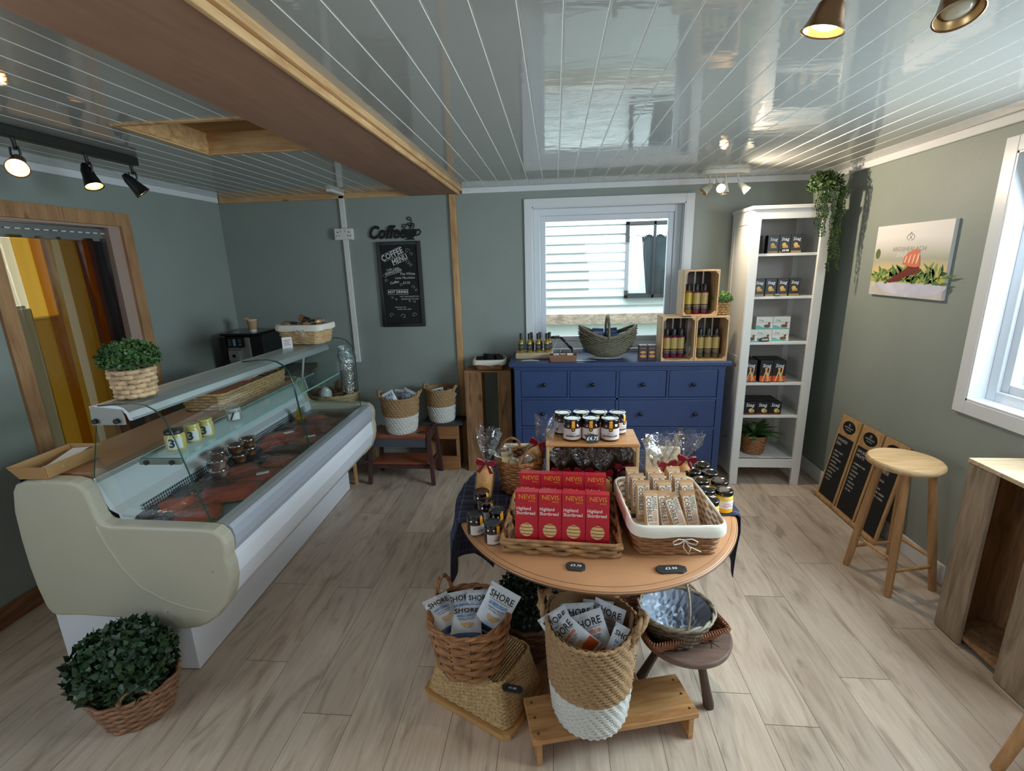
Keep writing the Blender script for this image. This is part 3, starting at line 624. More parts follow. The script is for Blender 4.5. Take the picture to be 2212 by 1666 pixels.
b = cm_(); b.rings([[(x+shf(y), y, z) for x, z in ((-.215,1.163),(-.10,1.150),(-.092,1.122),(-.092,1.092),(-.222,1.092))] for y in (.022, .03)], True, (True, True), False); b.build('canopy_end_cap', mat('grey_cap', (150,152,146), .4), ct)
for x in (-.20, -.115):
    b = cm_(); b.tube([(x+shf(0), .01, 1.108), (x+shf(0), .022, 1.108)], .010, 14); b.build('cap_knob', black, ct)
arc = [(-.19,1.168),(-.113,1.174),(-.054,1.176),(-.005,1.167),(.028,1.149),(.058,1.112),(.079,1.045),(.098,.953),(.128,.815),(.166,.678)]
for y0, y1 in ((.02, .85), (.856, 1.66)):
    def A(y, o=0): 
        return [(x + (.055*y)*min(1, (z-.67)/.4), y, z-o) for x, z in arc]
    gm = cm_(); gm.s = True; n = len(arc); v = A(y0)+A(y1); gm.add(v, [(i, i+1, n+i+1, n+i) for i in range(n-1)], True); gp = gm.build('curved_glass', case_glass, ct)
    for yy in (y0, y1):
        gm = cm_(); gm.tube(A(yy), .0028, 6); gm.build('glass_edge', glass_edge, gp)
for y in (.035, 1.655):
    k = .055*y
    gm = cm_(); gm.add([(-.292, y, .87), (-.222+k, y, 1.118), (-.09+k, y, 1.118), (.05+k, y, 1.11), (.079+k*.9, y, 1.045), (.098+k*.7, y, .953), (.128+k*.4, y, .815), (.16, y, .69), (-.22, y, .70)], [tuple(range(9))]); gm.build('side_glass', case_glass, ct)
    gm = cm_(); gm.tube([(-.292, y, .87), (-.222+k, y, 1.118)], .0018, 5); gm.build('side_glass_edge', glass_edge, ct)
b = cm_(); b.box(-.13, .055, .085, 1.62, .928, .934); sh_ = b.build('glass_shelf', case_glass, ct)
b = cm_(); b.box(.0555, .0575, .085, 1.62, .927, .935); b.box(-.1322, -.1302, .085, 1.62, .927, .935); b.build('shelf_edge', mat('pale_glass_edge', (140,190,184), .1), sh_)
b = cm_(); b.box(-.132, .04, .076, .092, .906, .930); b.build('shelf_bracket', mat('bracket', (120,126,120), .4), ct, bevel=.002)
for x in (-.10, .005):
    b = cm_(); b.tube([(x, .070, .917), (x, .077, .917)], .010, 14); b.build('bracket_knob', black, ct)
for y in (1.58,):
    b = cm_(); b.tube([(-.205, y, .87), (-.205+.055*y*.6, y, 1.13)], .008, 8); b.build('canopy_post', alu, ct)
# ---- vacuum packs of smoked fish lying on the deck
gold = mat('gold_card', (196,150,60), .22, .75, var=.35, vs=30, bump=.8, bs=40, bd=.01); salmon = mat('smoked_salmon', (206,96,66), .38, var=.22, vs=22, bump=.6, bs=50, bd=.006); navy = mat('navy_label', (28,36,58), .4)
trout = mat('pink_trout', (196,120,98), .38, var=.3, vs=24, bump=.5, bs=40, bd=.006); bacon = mat('cured_meat', (164,92,78), .4, var=.5, vs=18, scale=(6,1,1)); dkfish = mat('kippers', (92,60,34), .3, .2, var=.5, vs=14, bump=.6, bs=50, bd=.006)
whitel = mat('white_label', (226,226,228), .5)
def pack(x, y, z, a, L, W, content, lab, lbl_on=True, sticker=False, tilt=0, thick=.012):
    M = CT @ T(x, y, z) @ RZ(a) @ RX(tilt); t = thing('fish_pack', lab, 'vacuum pack', tuple((CT @ Vector((x, y, z)))), CA+a, 'vacuum packs in the counter')
    b = MB(); b.M = M; n = 10; q = random.Random(int(x*1000+y*77))
    b.box(-L/2, L/2, -W/2, W/2, 0, .0016); b.build('gold_board', gold, t)
    b = MB(); b.M = M; x0, x1 = (-L/2+L*.30 if lbl_on else -L/2+.012), L/2-.012; vs = []; 
    for j in range(n+1):
        for i in range(n+1):
            u, v = i/n, j/n; e = min(1, 5*min(u, 1-u, v, 1-v)); vs.append((x0+(x1-x0)*u, (-W/2+.012)+(W-.024)*v, .0018+thick*e*(.75+.25*math.sin(v*9+q.random()*1.5)*math.cos(u*5))))
    b.add(vs, [(j*(n+1)+i, j*(n+1)+i+1, (j+1)*(n+1)+i+1, (j+1)*(n+1)+i) for j in range(n) for i in range(n)], True); b.build('contents', content, t)
    b = MB(); b.M = M; vs = []
    for j in range(n+1):
        for i in range(n+1):
            u, v = i/n, j/n; e = min(1, 6*min(u, 1-u, v, 1-v)); vs.append((-L/2-.008+(L+.016)*u, -W/2-.008+(W+.016)*v, .002+(thick+.004)*e+q.uniform(0, .004)*e))
    b.add(vs, [(j*(n+1)+i, j*(n+1)+i+1, (j+1)*(n+1)+i+1, (j+1)*(n+1)+i) for j in range(n) for i in range(n)], True); b.build('clear_film', cello, t)
    if lbl_on:
        b = MB(); b.M = M @ T(-L*.31, 0, thick*.3+.008); b.disc((0,0,0), L*.17, 20, W*.36); lb = b.build('oval_label', navy, t)
        b = MB(); b.M = M @ T(-L*.31, 0, thick*.3+.0085) @ RZ(-PI/2 if W > L else 0); b.text('ARDSHEALACH', .018, (0,.004,0)); b.text('SMOKEHOUSE', .010, (0,-.014,0)); b.build('label_lettering', mat('pale_print', (170,170,176), .5) if 'pale_print' not in bpy.data.materials else bpy.data.materials['pale_print'], lb)
    if sticker:
        b = MB(); b.M = M @ T(L*.16, 0, thick+.0085) @ RZ(.3); b.box(-.028, .028, -.016, .016, 0, .0006); b.build('price_sticker', whitel, t)
    return t
ZD = .650
packs = [(-.02,.13,0,.5,.26,.17,salmon,'smoked salmon pack in the near front corner of the counter, by the cream end panel',1,0),
 (-.14,.20,.012,.9,.24,.15,salmon,'smoked salmon pack with navy oval label in the near rear corner of the counter',1,0),
 (.04,.32,.014,.35,.26,.17,salmon,'large salmon pack right behind the near glass edge of the counter',0,0),
 (-.10,.36,.016,.75,.24,.15,dkfish,'gold backed pack with navy oval label, between the front salmon pack and the tubs',1,0),
 (.06,.50,.004,.25,.26,.18,salmon,'salmon pack with a white price sticker near the front ledge',0,1),
 (-.06,.52,.018,.8,.24,.15,trout,'gold edged pack with navy oval label just in front of the pink tub stack',1,0),
 (.05,.70,.006,.2,.26,.16,trout,'pack with a navy oval label and gold glints in front of the brown tubs',1,0),
 (.04,.86,.006,.1,.26,.16,dkfish,'brown kipper pack under the middle glass joint',0,0),
 (-.10,.90,.010,1.0,.22,.15,salmon,'bright red salmon pack with navy label behind the brown tubs',1,0),
 (.06,1.02,.008,.15,.26,.16,trout,'pale pink pack with white sticker beyond the middle glass joint',0,1),
 (-.09,1.06,.016,.5,.24,.15,salmon,'salmon pack with a white label strip in the middle of the far half',0,1),
 (.03,1.18,.012,-.1,.28,.15,bacon,'streaky cured meat pack in the far half of the counter',0,0),
 (-.12,1.24,.010,.4,.22,.14,dkfish,'gold and dark pack beside the rear lining in the far half',1,0),
 (.04,1.34,.006,.2,.28,.14,bacon,'pale striped bacon pack near the far end of the counter',0,0),
 (-.08,1.42,.014,.6,.22,.14,trout,'pack with a navy oval label near the far rear corner',1,0),
 (.04,1.52,.008,.0,.26,.13,dkfish,'dark golden pack at the far end of the counter beside the end panel',0,0)]
for x, y, z, a, L, W, c_, lb, lo, stk in packs: pack(x-.015, y, ZD+z*.8, a, L*1.06, W*1.08, c_, lb, lo, stk, tilt=0 if z < .01 else .06)
tent = thing('folded_pack', 'gold foil pouch standing upright at the far rear of the counter', 'pouch', tuple(CT @ Vector((-.13,1.34,.66))), CA)
b = MB(); b.M = CT @ T(-.14, 1.36, .652); b.add([(-.03,-.03,0),(.03,-.03,0),(.03,.03,0),(-.03,.03,0),(.0,-.01,.11),(.005,.012,.11)], [(0,1,4),(1,2,5,4),(2,3,5),(3,0,4,5)], False); b.build('pouch', gold, tent)
b = MB(); b.M = CT @ T(-.105, 1.34, .668); b.disc((0,0,0), .02, 14); b.build('pouch_label', navy, tent)
# ---- tubs
clear_tub = film('clear_tub', (250,246,240), .80, .08)
def tub(x, y, z, lab, cont, lidm=None):
    M = CT @ T(x, y, z); t = thing('deli_tub', lab, 'tub', tuple(CT @ Vector((x, y, z))), 0, 'lidded tubs in the counter')
    b = MB(); b.M = M; b.lathe([(.030,0),(.040,.040),(.043,.042)], 24, cap=(True, False)); b.build('pot', clear_tub, t)
    b = MB(); b.M = M; b.lathe([(.028,.002),(.037,.034)], 20, cap=(True, True)); b.build('filling', cont, t)
    b = MB(); b.M = M; b.lathe([(.0445,.038),(.0455,.046),(.041,.049),(.038,.047)], 28, cap=(False, True)); b.build('lid', clear_tub, t)
    b = MB(); b.M = M; b.disc((0,0,.0478), .029, 22); b.build('lid_label', lidm or mat('brown_lid_label', (70,54,50), .5) if 'brown_lid_label' not in bpy.data.materials else (lidm or bpy.data.materials['brown_lid_label']), t)
pate = mat('pale_pink_filling', (222,176,160), .6); nut = mat('golden_brown_filling', (168,112,60), .6, var=.4, vs=40, bump=1, bs=60, bd=.01)
zt = .668
tub(-.105, .475, zt, 'pale pink filled tub at the bottom of the nearest stack', pate, whitel); tub(-.105, .475, zt+.050, 'pale pink filled tub on top of the nearest stack', pate)
tub(-.175, .585, zt, 'brown filled tub at the bottom of the stack behind the pink tubs', nut); tub(-.175, .585, zt+.050, 'brown filled tub on top of the stack behind the pink tubs', nut)
tub(-.125, .665, zt, 'brown filled tub at the bottom of the middle stack', nut); tub(-.140, .67, zt+.050, 'brown filled tub on top of the middle stack', nut)
tub(-.13, .765, zt, 'brown filled tub at the bottom of the farthest stack', nut); tub(-.13, .765, zt+.050, 'brown filled tub on top of the farthest stack', nut)
b = MB(); b.M = CT; b.box(-.205, -.06, .42, .82, .650, .667); tr_ = b.build('tub_tray', mat('dark_tray', (44,46,50), .5), None, loc=tuple(CT @ Vector((-.14,.6,.650)))); tag(tr_, 'low dark tray under the stacked tubs in the counter', 'tray')
# ---- mustard jars on the glass shelf
def sjar(x, y, lab, c, r=.032, h=.078, lid=black, num='3'):
    M = CT @ T(x, y, .9352); t = thing('sauce_jar', lab, 'jar', tuple(CT @ Vector((x, y, .9352))), 0, 'jars on the glass shelf')
    b = MB(); b.M = M; b.lathe([(r*.94,0),(r,.006),(r,h*.70),(r*.86,h*.80),(r*.86,h*.84)], 28, cap=(True, True)); b.build('jar_body', c, t)
    b = MB(); b.M = M; b.lathe([(r*.93,h*.82),(r*.95,h*.97),(r*.88,h)], 28, cap=(True, True)); b.build('lid', lid, t)
    b = MB(); b.M = M @ RZ(.55); b.rings([[((r+.0006)*math.cos(a), (r+.0006)*math.sin(a), z) for a in [-2.3+1.5*i/12 for i in range(13)]] for z in (h*.12, h*.66)], False); lb = b.build('jar_label', whitel, t)
    b = MB(); b.M = M @ RZ(.30) @ T(0, 0, h*.40) @ FRONT; b.text(num, .05, (0,0,.0012), bold=.03, wrap=r+.0008); b.build('label_number', mat('dark_teal_print', (40,62,70), .5), lb)
must = mat('mustard_sauce', (206,186,110), .3)
sjar(-.045, .175, 'black lidded jar of yellow sauce labelled 3, nearest on the glass shelf', must, .037, .085)
lidy = mat('yellow_lid', (200,184,104), .3)
sjar(-.035, .265, 'yellow lidded sauce jar labelled 3, middle of the near trio on the glass shelf', must, .030, .08, lidy); sjar(-.025, .335, 'yellow lidded sauce jar labelled 3, farthest of the near trio on the glass shelf', must, .030, .08, lidy)
sjar(-.04, .56, 'grey labelled jar standing alone midway along the glass shelf', mat('grey_sauce', (150,150,140), .3), .034, .062, mat('grey_lid', (170,176,170), .3), '7')
# ---- things on the canopy
def leafy_pot(name, lab, loc, rb, rt_, h, fr, fz, n, size, lm, m, rows, shape='needle', amp=.003, square=False, q=1, cat='potted plant', zc=.5, group=None):
    t = thing(name, lab, cat, loc, 0, group); M = MW[t.name]
    k = .012 if square else 0
    bot, top = path_round(rb, rb, 40, k), path_round(rt_, rt_, 40, k)
    p = weave(MB(), M, bot, top, .003, h, rows, amp, stakes=20); pot = p.build('woven_pot', m, t); wall_of(MB(), M, bot, top, .002, h-.005, inset=.004).build('pot_inside', shade_in, pot)
    b = MB(); b.M = M; b.disc((0,0,h-.012), rt_*.93, 20); b.build('soil', soil, t)
    b = MB(); b.M = M; qq_ = random.Random(q); foliage(b, (0,0,h+fz*zc), (fr, fr, fz), n, size, qq_, shape=shape, inner=.45); b.build('foliage', lm, t)
    return t
P1 = CT @ Vector((-.148, .155, 1.1675))
leafy_pot('potted_plant', 'bushy green plant in a pale woven pot on the near end of the counter canopy', tuple(P1), .056, .069, .118, .100, .072, 5200, .012, leaf_m, mat('banana_leaf_weave', (206,174,136), .6, var=.4, vs=26, bump=.4), 6, 'leaf', .007)
# lined basket with wrapped biscuits
P2 = CT @ Vector((-.085, 1.50, 1.1665))
lb_ = basket('lined_basket', 'pale wicker basket with white liner on the far end of the counter canopy', tuple(P2), CA-.06, path_round(.125, .088, 48, .03), path_round(.152, .108, 48, .035), .128, 11, wicker_p, liner=linen, amp=.004)
bow(lb_, MW[lb_.name] @ T(.03, -.118, .098), 1.0)
choc = mat('chocolate_wrapper', (52,34,28), .25); bisc = mat('biscuit', (196,142,84), .6, var=.2, vs=40)
for i, (x, y, z, a, tl, lb) in enumerate(((-.07,-.02,.075,.3,.1,'biscuit packet lying at the left of the basket on the counter'), (.0,.02,.100,-.2,.35,'biscuit packet leaning on top of the basket on the counter'), (.055,-.01,.085,.5,-.2,'biscuit packet at the right of the basket on the counter'), (-.02,.0,.055,1.4,0,'biscuit packet lying deep in the middle of the basket on the counter'))):
    M = T(*P2) @ RZ(CA) @ T(x, y, z+.030) @ RZ(a) @ RY(tl); t = thing('biscuit_packet', lb, 'biscuit packet', tuple(M @ Vector((0,0,0))), 0, 'biscuit packets in the counter basket')
    b = MB(); b.M = M; b.tube([(-.055,0,.018),(-.05,0,.018),(.05,0,.018),(.055,0,.018)], lambda f: .020 if .2 < f < .8 else .016, 12); b.build('biscuits', bisc, t)
    b = MB(); b.M = M; b.tube([(-.022,0,.018),(.022,0,.018)], .0212, 14); b.build('wrapper_band', choc, t)
    b = MB(); b.M = M; b.tube([(-.075,0,.018),(-.056,0,.018),(0,0,.018),(.056,0,.018),(.075,0,.018)], lambda f: .024 if .2 < f < .8 else .016, 12); b.build('clear_wrap', cello, t)
# folded card sign
t = thing('tent_card', 'small white folded card sign beside the basket on the counter canopy', 'sign', tuple(CT @ Vector((-.14,1.32,1.1665))), 0)
b = MB(); b.M = CT @ T(-.12, 1.30, 1.1665) @ RZ(.5); b.add([(-.03,-.02,0),(.03,-.02,0),(.028,0,.068),(-.028,0,.068),(-.03,.022,0),(.03,.022,0)], [(0,1,2,3),(3,2,5,4)]); b.build('card', whitel, t)
b = MB(); b.M = CT @ T(-.12, 1.2985, 1.1665) @ RZ(.5) @ T(0,-.012,.034) @ RX(math.radians(73)); 
for i in range(4): b.box(-.02+.003*(i%2), .02-.004*(i%3), .016-.010*i, .019-.010*i, 0, .0004)
b.build('printed_lines', mat('red_print', (170,60,50), .5), t)
# ---- behind the counter
P3 = CT @ Vector((-.475, .085, .8925))
t = thing('leaflet_tray', 'tan wooden tray of leaflets at the near left end of the counter worktop', 'tray', tuple(P3), CA)
b = MB(); b.M = MW[t.name]; w2, l2, k = .055, .105, .02
for A_, B_ in (((-w2,-l2,0),(-w2,l2,0)), ((w2,-l2,0),(w2,l2,0)), ((-w2,-l2,0),(w2,-l2,0)), ((-w2,l2,0),(w2,l2,0))):
    A_, B_ = Vector(A_), Vector(B_); o = Vector(((1 if A_.x > 0 else -1) if A_.x == B_.x else 0, (1 if A_.y > 0 else -1) if A_.y == B_.y else 0, 0))*.004
    f = lambda p: Vector((p.x*(1+k/w2*.9), p.y*(1+k/l2), .055)); b.add([A_, B_, f(B_), f(A_), A_+o, B_+o, f(B_)+o, f(A_)+o], [(0,1,2,3),(7,6,5,4),(3,2,6,7),(0,3,7,4),(1,5,6,2)])
b.box(-w2, w2, -l2, l2, 0, .003); b.build('tray', mat('tan_board', (182,140,92), .5), t)
for i, (x, a, z, lb) in enumerate(((-.02,.1,.010,'white leaflet lying deep in the tan tray'),(.01,-.15,.022,'white leaflet fanned across the tan tray'),(.02,.25,.036,'topmost white leaflet sticking out of the tan tray'))):
    M = MW[t.name] @ T(x, .01*i, z) @ RZ(a) @ RX(.08); l = thing('leaflet', lb, 'leaflet', tuple(M @ Vector((0,0,0))), 0, 'leaflets in the tan tray'); b = MB(); b.M = M; b.box(-.03, .03, -.085, .085, 0, .004); b.build('paper', whitel, l)
P4 = CT @ Vector((-.40, 1.18, .8925))
sg = thing('seagrass_tray', 'long low seagrass basket with brown board on the worktop behind the glass', 'basket', tuple(P4), CA); M = MW[sg.name]
bt, tp = path_round(.115, .33, 60, .03), path_round(.125, .345, 60, .03)
weave(MB(), M, bt, tp, .002, .10, 6, .006, stakes=44).build('woven_wall', grass_w, sg); wall_of(MB(), M, bt, tp, .002, .10).build('inside', shade_in, sg)
b = MB(); b.M = M; b.box(-.105, .105, -.32, .10, .085, .098); b.build('board', mat('brown_card', (140,96,66), .6), sg)
t = thing('chocolate_box', 'narrow pink and white printed box lying on the seagrass basket', 'box', tuple(M @ Vector((.02,.1,.1))), CA)
b = MB(); b.M = M @ T(.03, .10, .0985) @ RZ(.15); b.box(-.03, .03, -.12, .12, 0, .028); b.build('carton', mat('pink_carton', (196,130,118), .5), t, bevel=.001); b = MB(); b.M = M @ T(.03, .10, .0985) @ RZ(.15); b.box(.0302, .0306, -.05, .119, .003, .026); b.build('printed_side', whitel, t)
for i in range(4): b = MB(); b.M = M @ T(.03, .10, .0985) @ RZ(.15); b.box(.0307, .031, -.03+.035*i, -.015+.035*i, .008, .02); b.build('printed_mark', choc, t)
# rear left counter with the coffee machine
b = MB(); b.box(XL+.002, -2.0, 3.22, YB-.018, .84, .88); bk = thing('rear_counter', 'dark back counter under the coffee machine in the left corner', 'counter', (-2.3, 3.5, 0)); b.build('worktop', mat('dark_worktop', (70,60,52), .4), bk, bevel=.003)
b = MB(); b.box(XL+.02, -2.02, 3.25, YB-.02, .0, .84); b.build('cabinet', mat('grey_cabinet', (96,98,96), .5), bk)
t = thing('coffee_machine', 'black and silver bean-to-cup coffee machine in the back left corner', 'coffee machine', (-2.42, 3.6, .88)); Y0 = 3.445
MB().box(-2.56, -2.24, 3.50, 3.80, .882, 1.165).build('body', black, t, bevel=.006)
XM0, XM1 = -2.565, -2.325
MB().box(XM0, XM0+.045, Y0, 3.50, .882, 1.155).build('left_housing', black, t, bevel=.004); MB().box(XM0+.045, XM1-.012, Y0+.02, 3.50, .882, 1.15).build('silver_front', mat('silver_plastic', (150,148,142), .35, .4), t, bevel=.004); MB().box(XM1-.012, -2.235, Y0+.03, 3.50, .882, 1.155).build('right_housing', black, t, bevel=.004)
MB().box(-2.56, -2.28, 3.46, 3.78, 1.164, 1.182).build('top_tray', black_gloss, t, bevel=.004)
MB().box(-2.505, -2.375, Y0, Y0+.03, 1.075, 1.155).build('control_panel', black_gloss, t, bevel=.003)
s = mat('button_grey', (150,150,150), .4)
for i in range(3):
    for x in (-2.492, -2.412): MB().box(x, x+.022, Y0-.002, Y0, 1.095+.018*i, 1.101+.018*i).build('button', s, t)
MB().box(-2.455, -2.435, Y0-.002, Y0, 1.090, 1.142).build('display', mat('lcd', (70,96,116), .2, emit=.25), t)
MB().box(-2.495, -2.405, Y0-.02, Y0+.03, .975, 1.055).build('spout_block', mat('silver_plastic_b', (160,160,156), .3, .4), t, bevel=.005)
b = MB(); b.M = T(-2.45, Y0-.021, 1.015) @ FRONT; b.disc((0,0,0), .014, 20); b.build('badge', black_gloss, t)
t = thing('takeaway_cup', 'brown paper coffee cup standing on top of the coffee machine', 'cup', (-2.38, 3.60, 1.182))
MB().lathe([(.026,1.232),(.027,1.245)], 24, (-2.38,3.60,-.050), cap=(True, False)).build('cup_base', whitel, t); MB().lathe([(.027,1.245),(.036,1.318)], 24, (-2.38,3.60,-.050)).build('cup_sleeve', kraft, t); MB().lathe([(.036,1.318),(.0385,1.322),(.036,1.326),(.033,1.32)], 24, (-2.38,3.60,-.050), cap=(False, True)).build('rim', mat('cup_white', (226,214,196), .5), t)
b = MB(); b.M = T(-2.405, 3.58, 1.276) @ RZ(.4); b.box(-.016, .016, -.01, .01, 0, .016); tg = b.build('sugar_sachets', mat('sachet', (186,150,110), .6), t)
# paper cup stack, basket and bags at the far end of the counter
t = thing('cup_stack', 'tall stack of pink-brown paper cups beyond the far end of the counter', 'cups', (-1.66, 3.42, .70))
for i in range(13): MB().lathe([(.030,.705+.0165*i),(.041,.765+.0165*i),(.043,.768+.0165*i)], 22, (-1.60,3.50,0)).build('paper_cup', mat('pinkish_cup', (206,176,160), .5) if 'pinkish_cup' not in bpy.data.materials else bpy.data.materials['pinkish_cup'], t)
b = MB(); b.lathe([(.052,.72),(.056,.95),(.060,1.0),(.05,1.04),(.058,1.07)], 16, (-1.60,3.50,0)); 
for i, v in enumerate(b.v): v.x += .008*math.sin(i*2.1); v.y += .008*math.cos(i*1.7)
b.build('plastic_sleeve', cello_b, t)
sb = basket('seagrass_basket', 'round seagrass basket of bags seen through the far end glass of the counter', (-1.76, 3.56, .42), 0, path_round(.14, .13, 48), path_round(.19, .17, 48), .27, 12, grass_w, amp=.004, rim=.009)
for i, (x, y, z, c, lb) in enumerate(((-1.86,3.50,.70,bisc,'clear bag of brown biscuits in the round seagrass basket, left side'),(-1.77,3.44,.70,whitel,'white wrapped tub in the round seagrass basket'),(-1.72,3.62,.72,bisc,'clear bag of biscuits at the back of the round seagrass basket'))):
    t = thing('wrapped_goods', lb, 'bag', (x, y, z), 0); q = random.Random(i); b = MB(); b.lathe([(.035,-.04),(.05,-.01),(.048,.03),(.02,.06)], 12, (x,y,z), cap=(True, True)); b.build('contents', c, t)
    b = MB(); b.lathe([(.04,-.045),(.06,-.01),(.055,.04),(.016,.065),(.04,.10)], 16, (x,y,z)); 
    for v in b.v: v += Vector((q.uniform(-.006,.006), q.uniform(-.006,.006), q.uniform(-.004,.004)))
    b.build('clear_wrap', cello, t)
st = thing('basket_stand', 'plain wooden shelf unit behind the far end of the counter', 'shelf', (-1.75, 3.55, 0)); MB().box(-1.98, -1.53, 3.32, 3.80, .385, .42).build('shelf_top', pine_x, st, bevel=.003)
for x in (-1.965, -1.565):
    for y in (3.335, 3.765): MB().box(x, x+.02, y, y+.02, 0, .385).build('leg', pine_z, st)
# ================================================================ DRESSER
DX0, DX1, DY0, DY1, DH = -.337, 1.228, 3.40, 3.835, .947
dr_ = thing('dresser', 'navy blue eight drawer dresser under the rear window', 'dresser', (.45, 3.6, 0))
MB().box(DX0, DX1, DY0, DY1, .915, DH).build('top', blue_paint, dr_, bevel=.006)
MB().box(DX0+.03, DX1-.03, DY0+.02, DY0+.035, .893, .915).build('top_moulding', blue_paint, dr_, bevel=.004)
b = MB(); x0, x1, fy = -.300, 1.190, 3.42
b.box(x0, x1, fy+.02, DY1-.01, .09, .893).box(x0, x0+.045, fy, fy+.02, 0, .893).box(x1-.045, x1, fy, fy+.02, 0, .893).box(x0+.045, x1-.045, fy, fy+.02, .883, .893)
b.box(x0+.045, x1-.045, fy, fy+.02, .664, .682).box(x0+.045, x1-.045, fy, fy+.02, .440, .457).box(x0+.045, x1-.045, fy, fy+.02, .07, .105).box(.436, .456, fy, fy+.02, .105, .883); b.box(.086, .102, fy, fy+.02, .682, .883).box(.792, .808, fy, fy+.02, .682, .883)
for x in (x0, x1-.045): b.box(x, x+.045, DY1-.06, DY1-.01, 0, .09)
b.build('carcass', blue_paint, dr_, bevel=.002)
def drawer(a, c, u, v, knobs):
    f = MB().box(a+.003, c-.003, fy+.004, fy+.03, u+.003, v-.003).build('drawer', blue_paint, dr_, bevel=.003)
    for k in knobs:
        m = MB(); m.M = T(k, fy+.004, (u+v)/2) @ RX(PI/2); m.lathe([(.007,0),(.006,.010),(.013,.016),(.016,.024),(.012,.031),(0.001,.033)], 20, cap=(False, True)); m.build('knob', dark_knob, f)
for a, c in ((-.255,.086),(.102,.436),(.456,.792),(.808,1.145)): drawer(a, c, .682, .883, ((a+c)/2,))
for a, c in ((-.255,.436),(.456,1.145)):
    for u, v in ((.457,.664),(.105,.440)): drawer(a, c, u, v, (a+(c-a)*.23, a+(c-a)*.79))
ZT = DH
# oil bottles on a timber board
bd_ = MB(); bd_.box(-.30, -.02, 3.55, 3.70, ZT, ZT+.045); o = bd_.build('timber_block', rustic_top, None, bevel=.008, loc=(-.16, 3.62, ZT)); tag(o, 'rough pale timber block under the small oil bottles on the dresser', 'wooden block')
oil = mat('golden_oil', (176,140,26), .08, coat=.4); oil.node_tree.nodes['Principled BSDF'].inputs['Transmission Weight'].default_value = .35
blk_label = mat('black_label', (24,22,22), .5); gold_label = mat('gold_label', (172,148,88), .45, .1); pale_print = bpy.data.materials['pale_print']
def small_bottle():
    t = thing('oil_bottle', 'x', 'bottle', (0,0,0)); b = MB()
    b.lathe([(.019,0),(.0205,.004),(.0205,.070),(.017,.083),(.009,.094),(.009,.106)], 24, cap=(True, True)); b.build('bottle', oil, t)
    MB().lathe([(.0115,.098),(.0115,.140),(.010,.142)], 20, cap=(True, True)).build('cap', black, t)
    b = MB(); b.rings([[(.0210*math.cos(a), .0210*math.sin(a), z) for a in [2*PI*i/24 for i in range(24)]] for z in (.016,.062)], True, (False, False)); l = b.build('label', blk_label, t)
    b = MB(); b.M = FRONT
    for z, s in ((.044,.006),(.036,.008),(.024,.005)): b.text('ARDSHEALACH' if z > .03 else 'smoked rapeseed oil', s, (0, z+.004, .0006), wrap=.0213)
    b.build('label_lettering', pale_print, l); return t
sb_ = small_bottle()
bl = [(-.258,3.60,'leftmost of the small oil bottles, standing alone on the pale timber block'),(-.196,3.595,'small oil bottle in front row, second from the left on the timber block'),(-.182,3.655,'small oil bottle in the back row, left one on the timber block'),(-.130,3.60,'small oil bottle in front row, third from the left on the timber block'),(-.118,3.66,'small oil bottle in the back row, middle one on the timber block'),(-.064,3.60,'rightmost small oil bottle of the front row on the timber block'),(-.045,3.66,'small oil bottle in the back row, right one nearest the twig garland')]
for i, (x, y, lb) in enumerate(bl):
    o = sb_ if i == 0 else dup(sb_); o.location = (x, y, ZT+.0455); o['label'] = lb; o['group'] = 'small oil bottles on the timber block'; MW[o.name] = T(*o.location)
# spoon-like ceramics, garland, card tray, shells
def spoon(name, lab, x, y, a, L, m_, z=ZT):
    t = thing(name, lab, 'spoon rest', (x, y, z), a); b = MB(); b.M = MW[t.name]
    b.rings([[(u, w_*math.cos(k*PI/5), .003+w_*.22*max(0, math.sin(k*PI/5))) for k in range(10)] for u, w_ in ((-L/2,.002),(-L*.45,.012),(-L*.3,.018),(-L*.1,.016),(L*.05,.008),(L*.3,.006),(L*.5,.004))], True, (True, True)); b.build('dish', m_, t); return t
pale_cer = mat('pale_ceramic', (206,204,196), .25)
t = thing('glass_spoon', 'small grey glass stirrer lying in front of the timber block', 'stirrer', (-.20, 3.45, ZT), -.05); b = MB(); b.M = MW[t.name]; b.tube([(-.05,0,.006),(-.02,0,.008),(.02,.002,.010),(.08,.006,.007)], lambda f: .004+.004*math.sin(f*3), 8); b.build('stirrer', mat('grey_glass', (150,156,160), .1), t)
spoon('ceramic_spoon', 'pale ceramic spoon lying left of the trug basket on the dresser', .215, 3.465, 0.05, .16, pale_cer)
t = thing('scallop_dish', 'pale flat dish peeping out under the trug basket', 'dish', (.37, 3.52, ZT)); MB().lathe([(.02,ZT),(.085,ZT+.010),(.088,ZT+.013),(.08,ZT+.012),(.0,ZT+.006)], 36, (.37,3.53,0), sx=1.25, sy=.55, cap=(True, False)).build('dish', pale_cer, t)
t = thing('twig_garland', 'arched dark twig garland behind the small bottles on the dresser', 'garland', (.03, 3.72, ZT)); b = MB(); q = random.Random(4); A_ = [Vector((-.07+.20*i/20, 3.70+.03*math.sin(i*.7), ZT+.03+.115*math.sin(PI*(.25+.72*i/20))-.0)) for i in range(21)]
rope(b, A_, .010, closed=False)
for p in A_:
    for k in range(5): d = Vector((q.uniform(-1,1), q.uniform(-1,1), q.uniform(-1,1))).normalized()*.018; b.add([p, p+d*.6+Vector((.004,0,.002)), p+d, p+d*.6-Vector((.004,0,0))], [(0,1,2,3)])
b.tube([A_[20], A_[20]+Vector((-.0,0,-.035)), Vector((.12, 3.70, ZT+.002))], .006, 6); b.tube([A_[0], Vector((-.075,3.70,ZT+.05)), Vector((-.075,3.70,ZT+.002))], .005, 6)
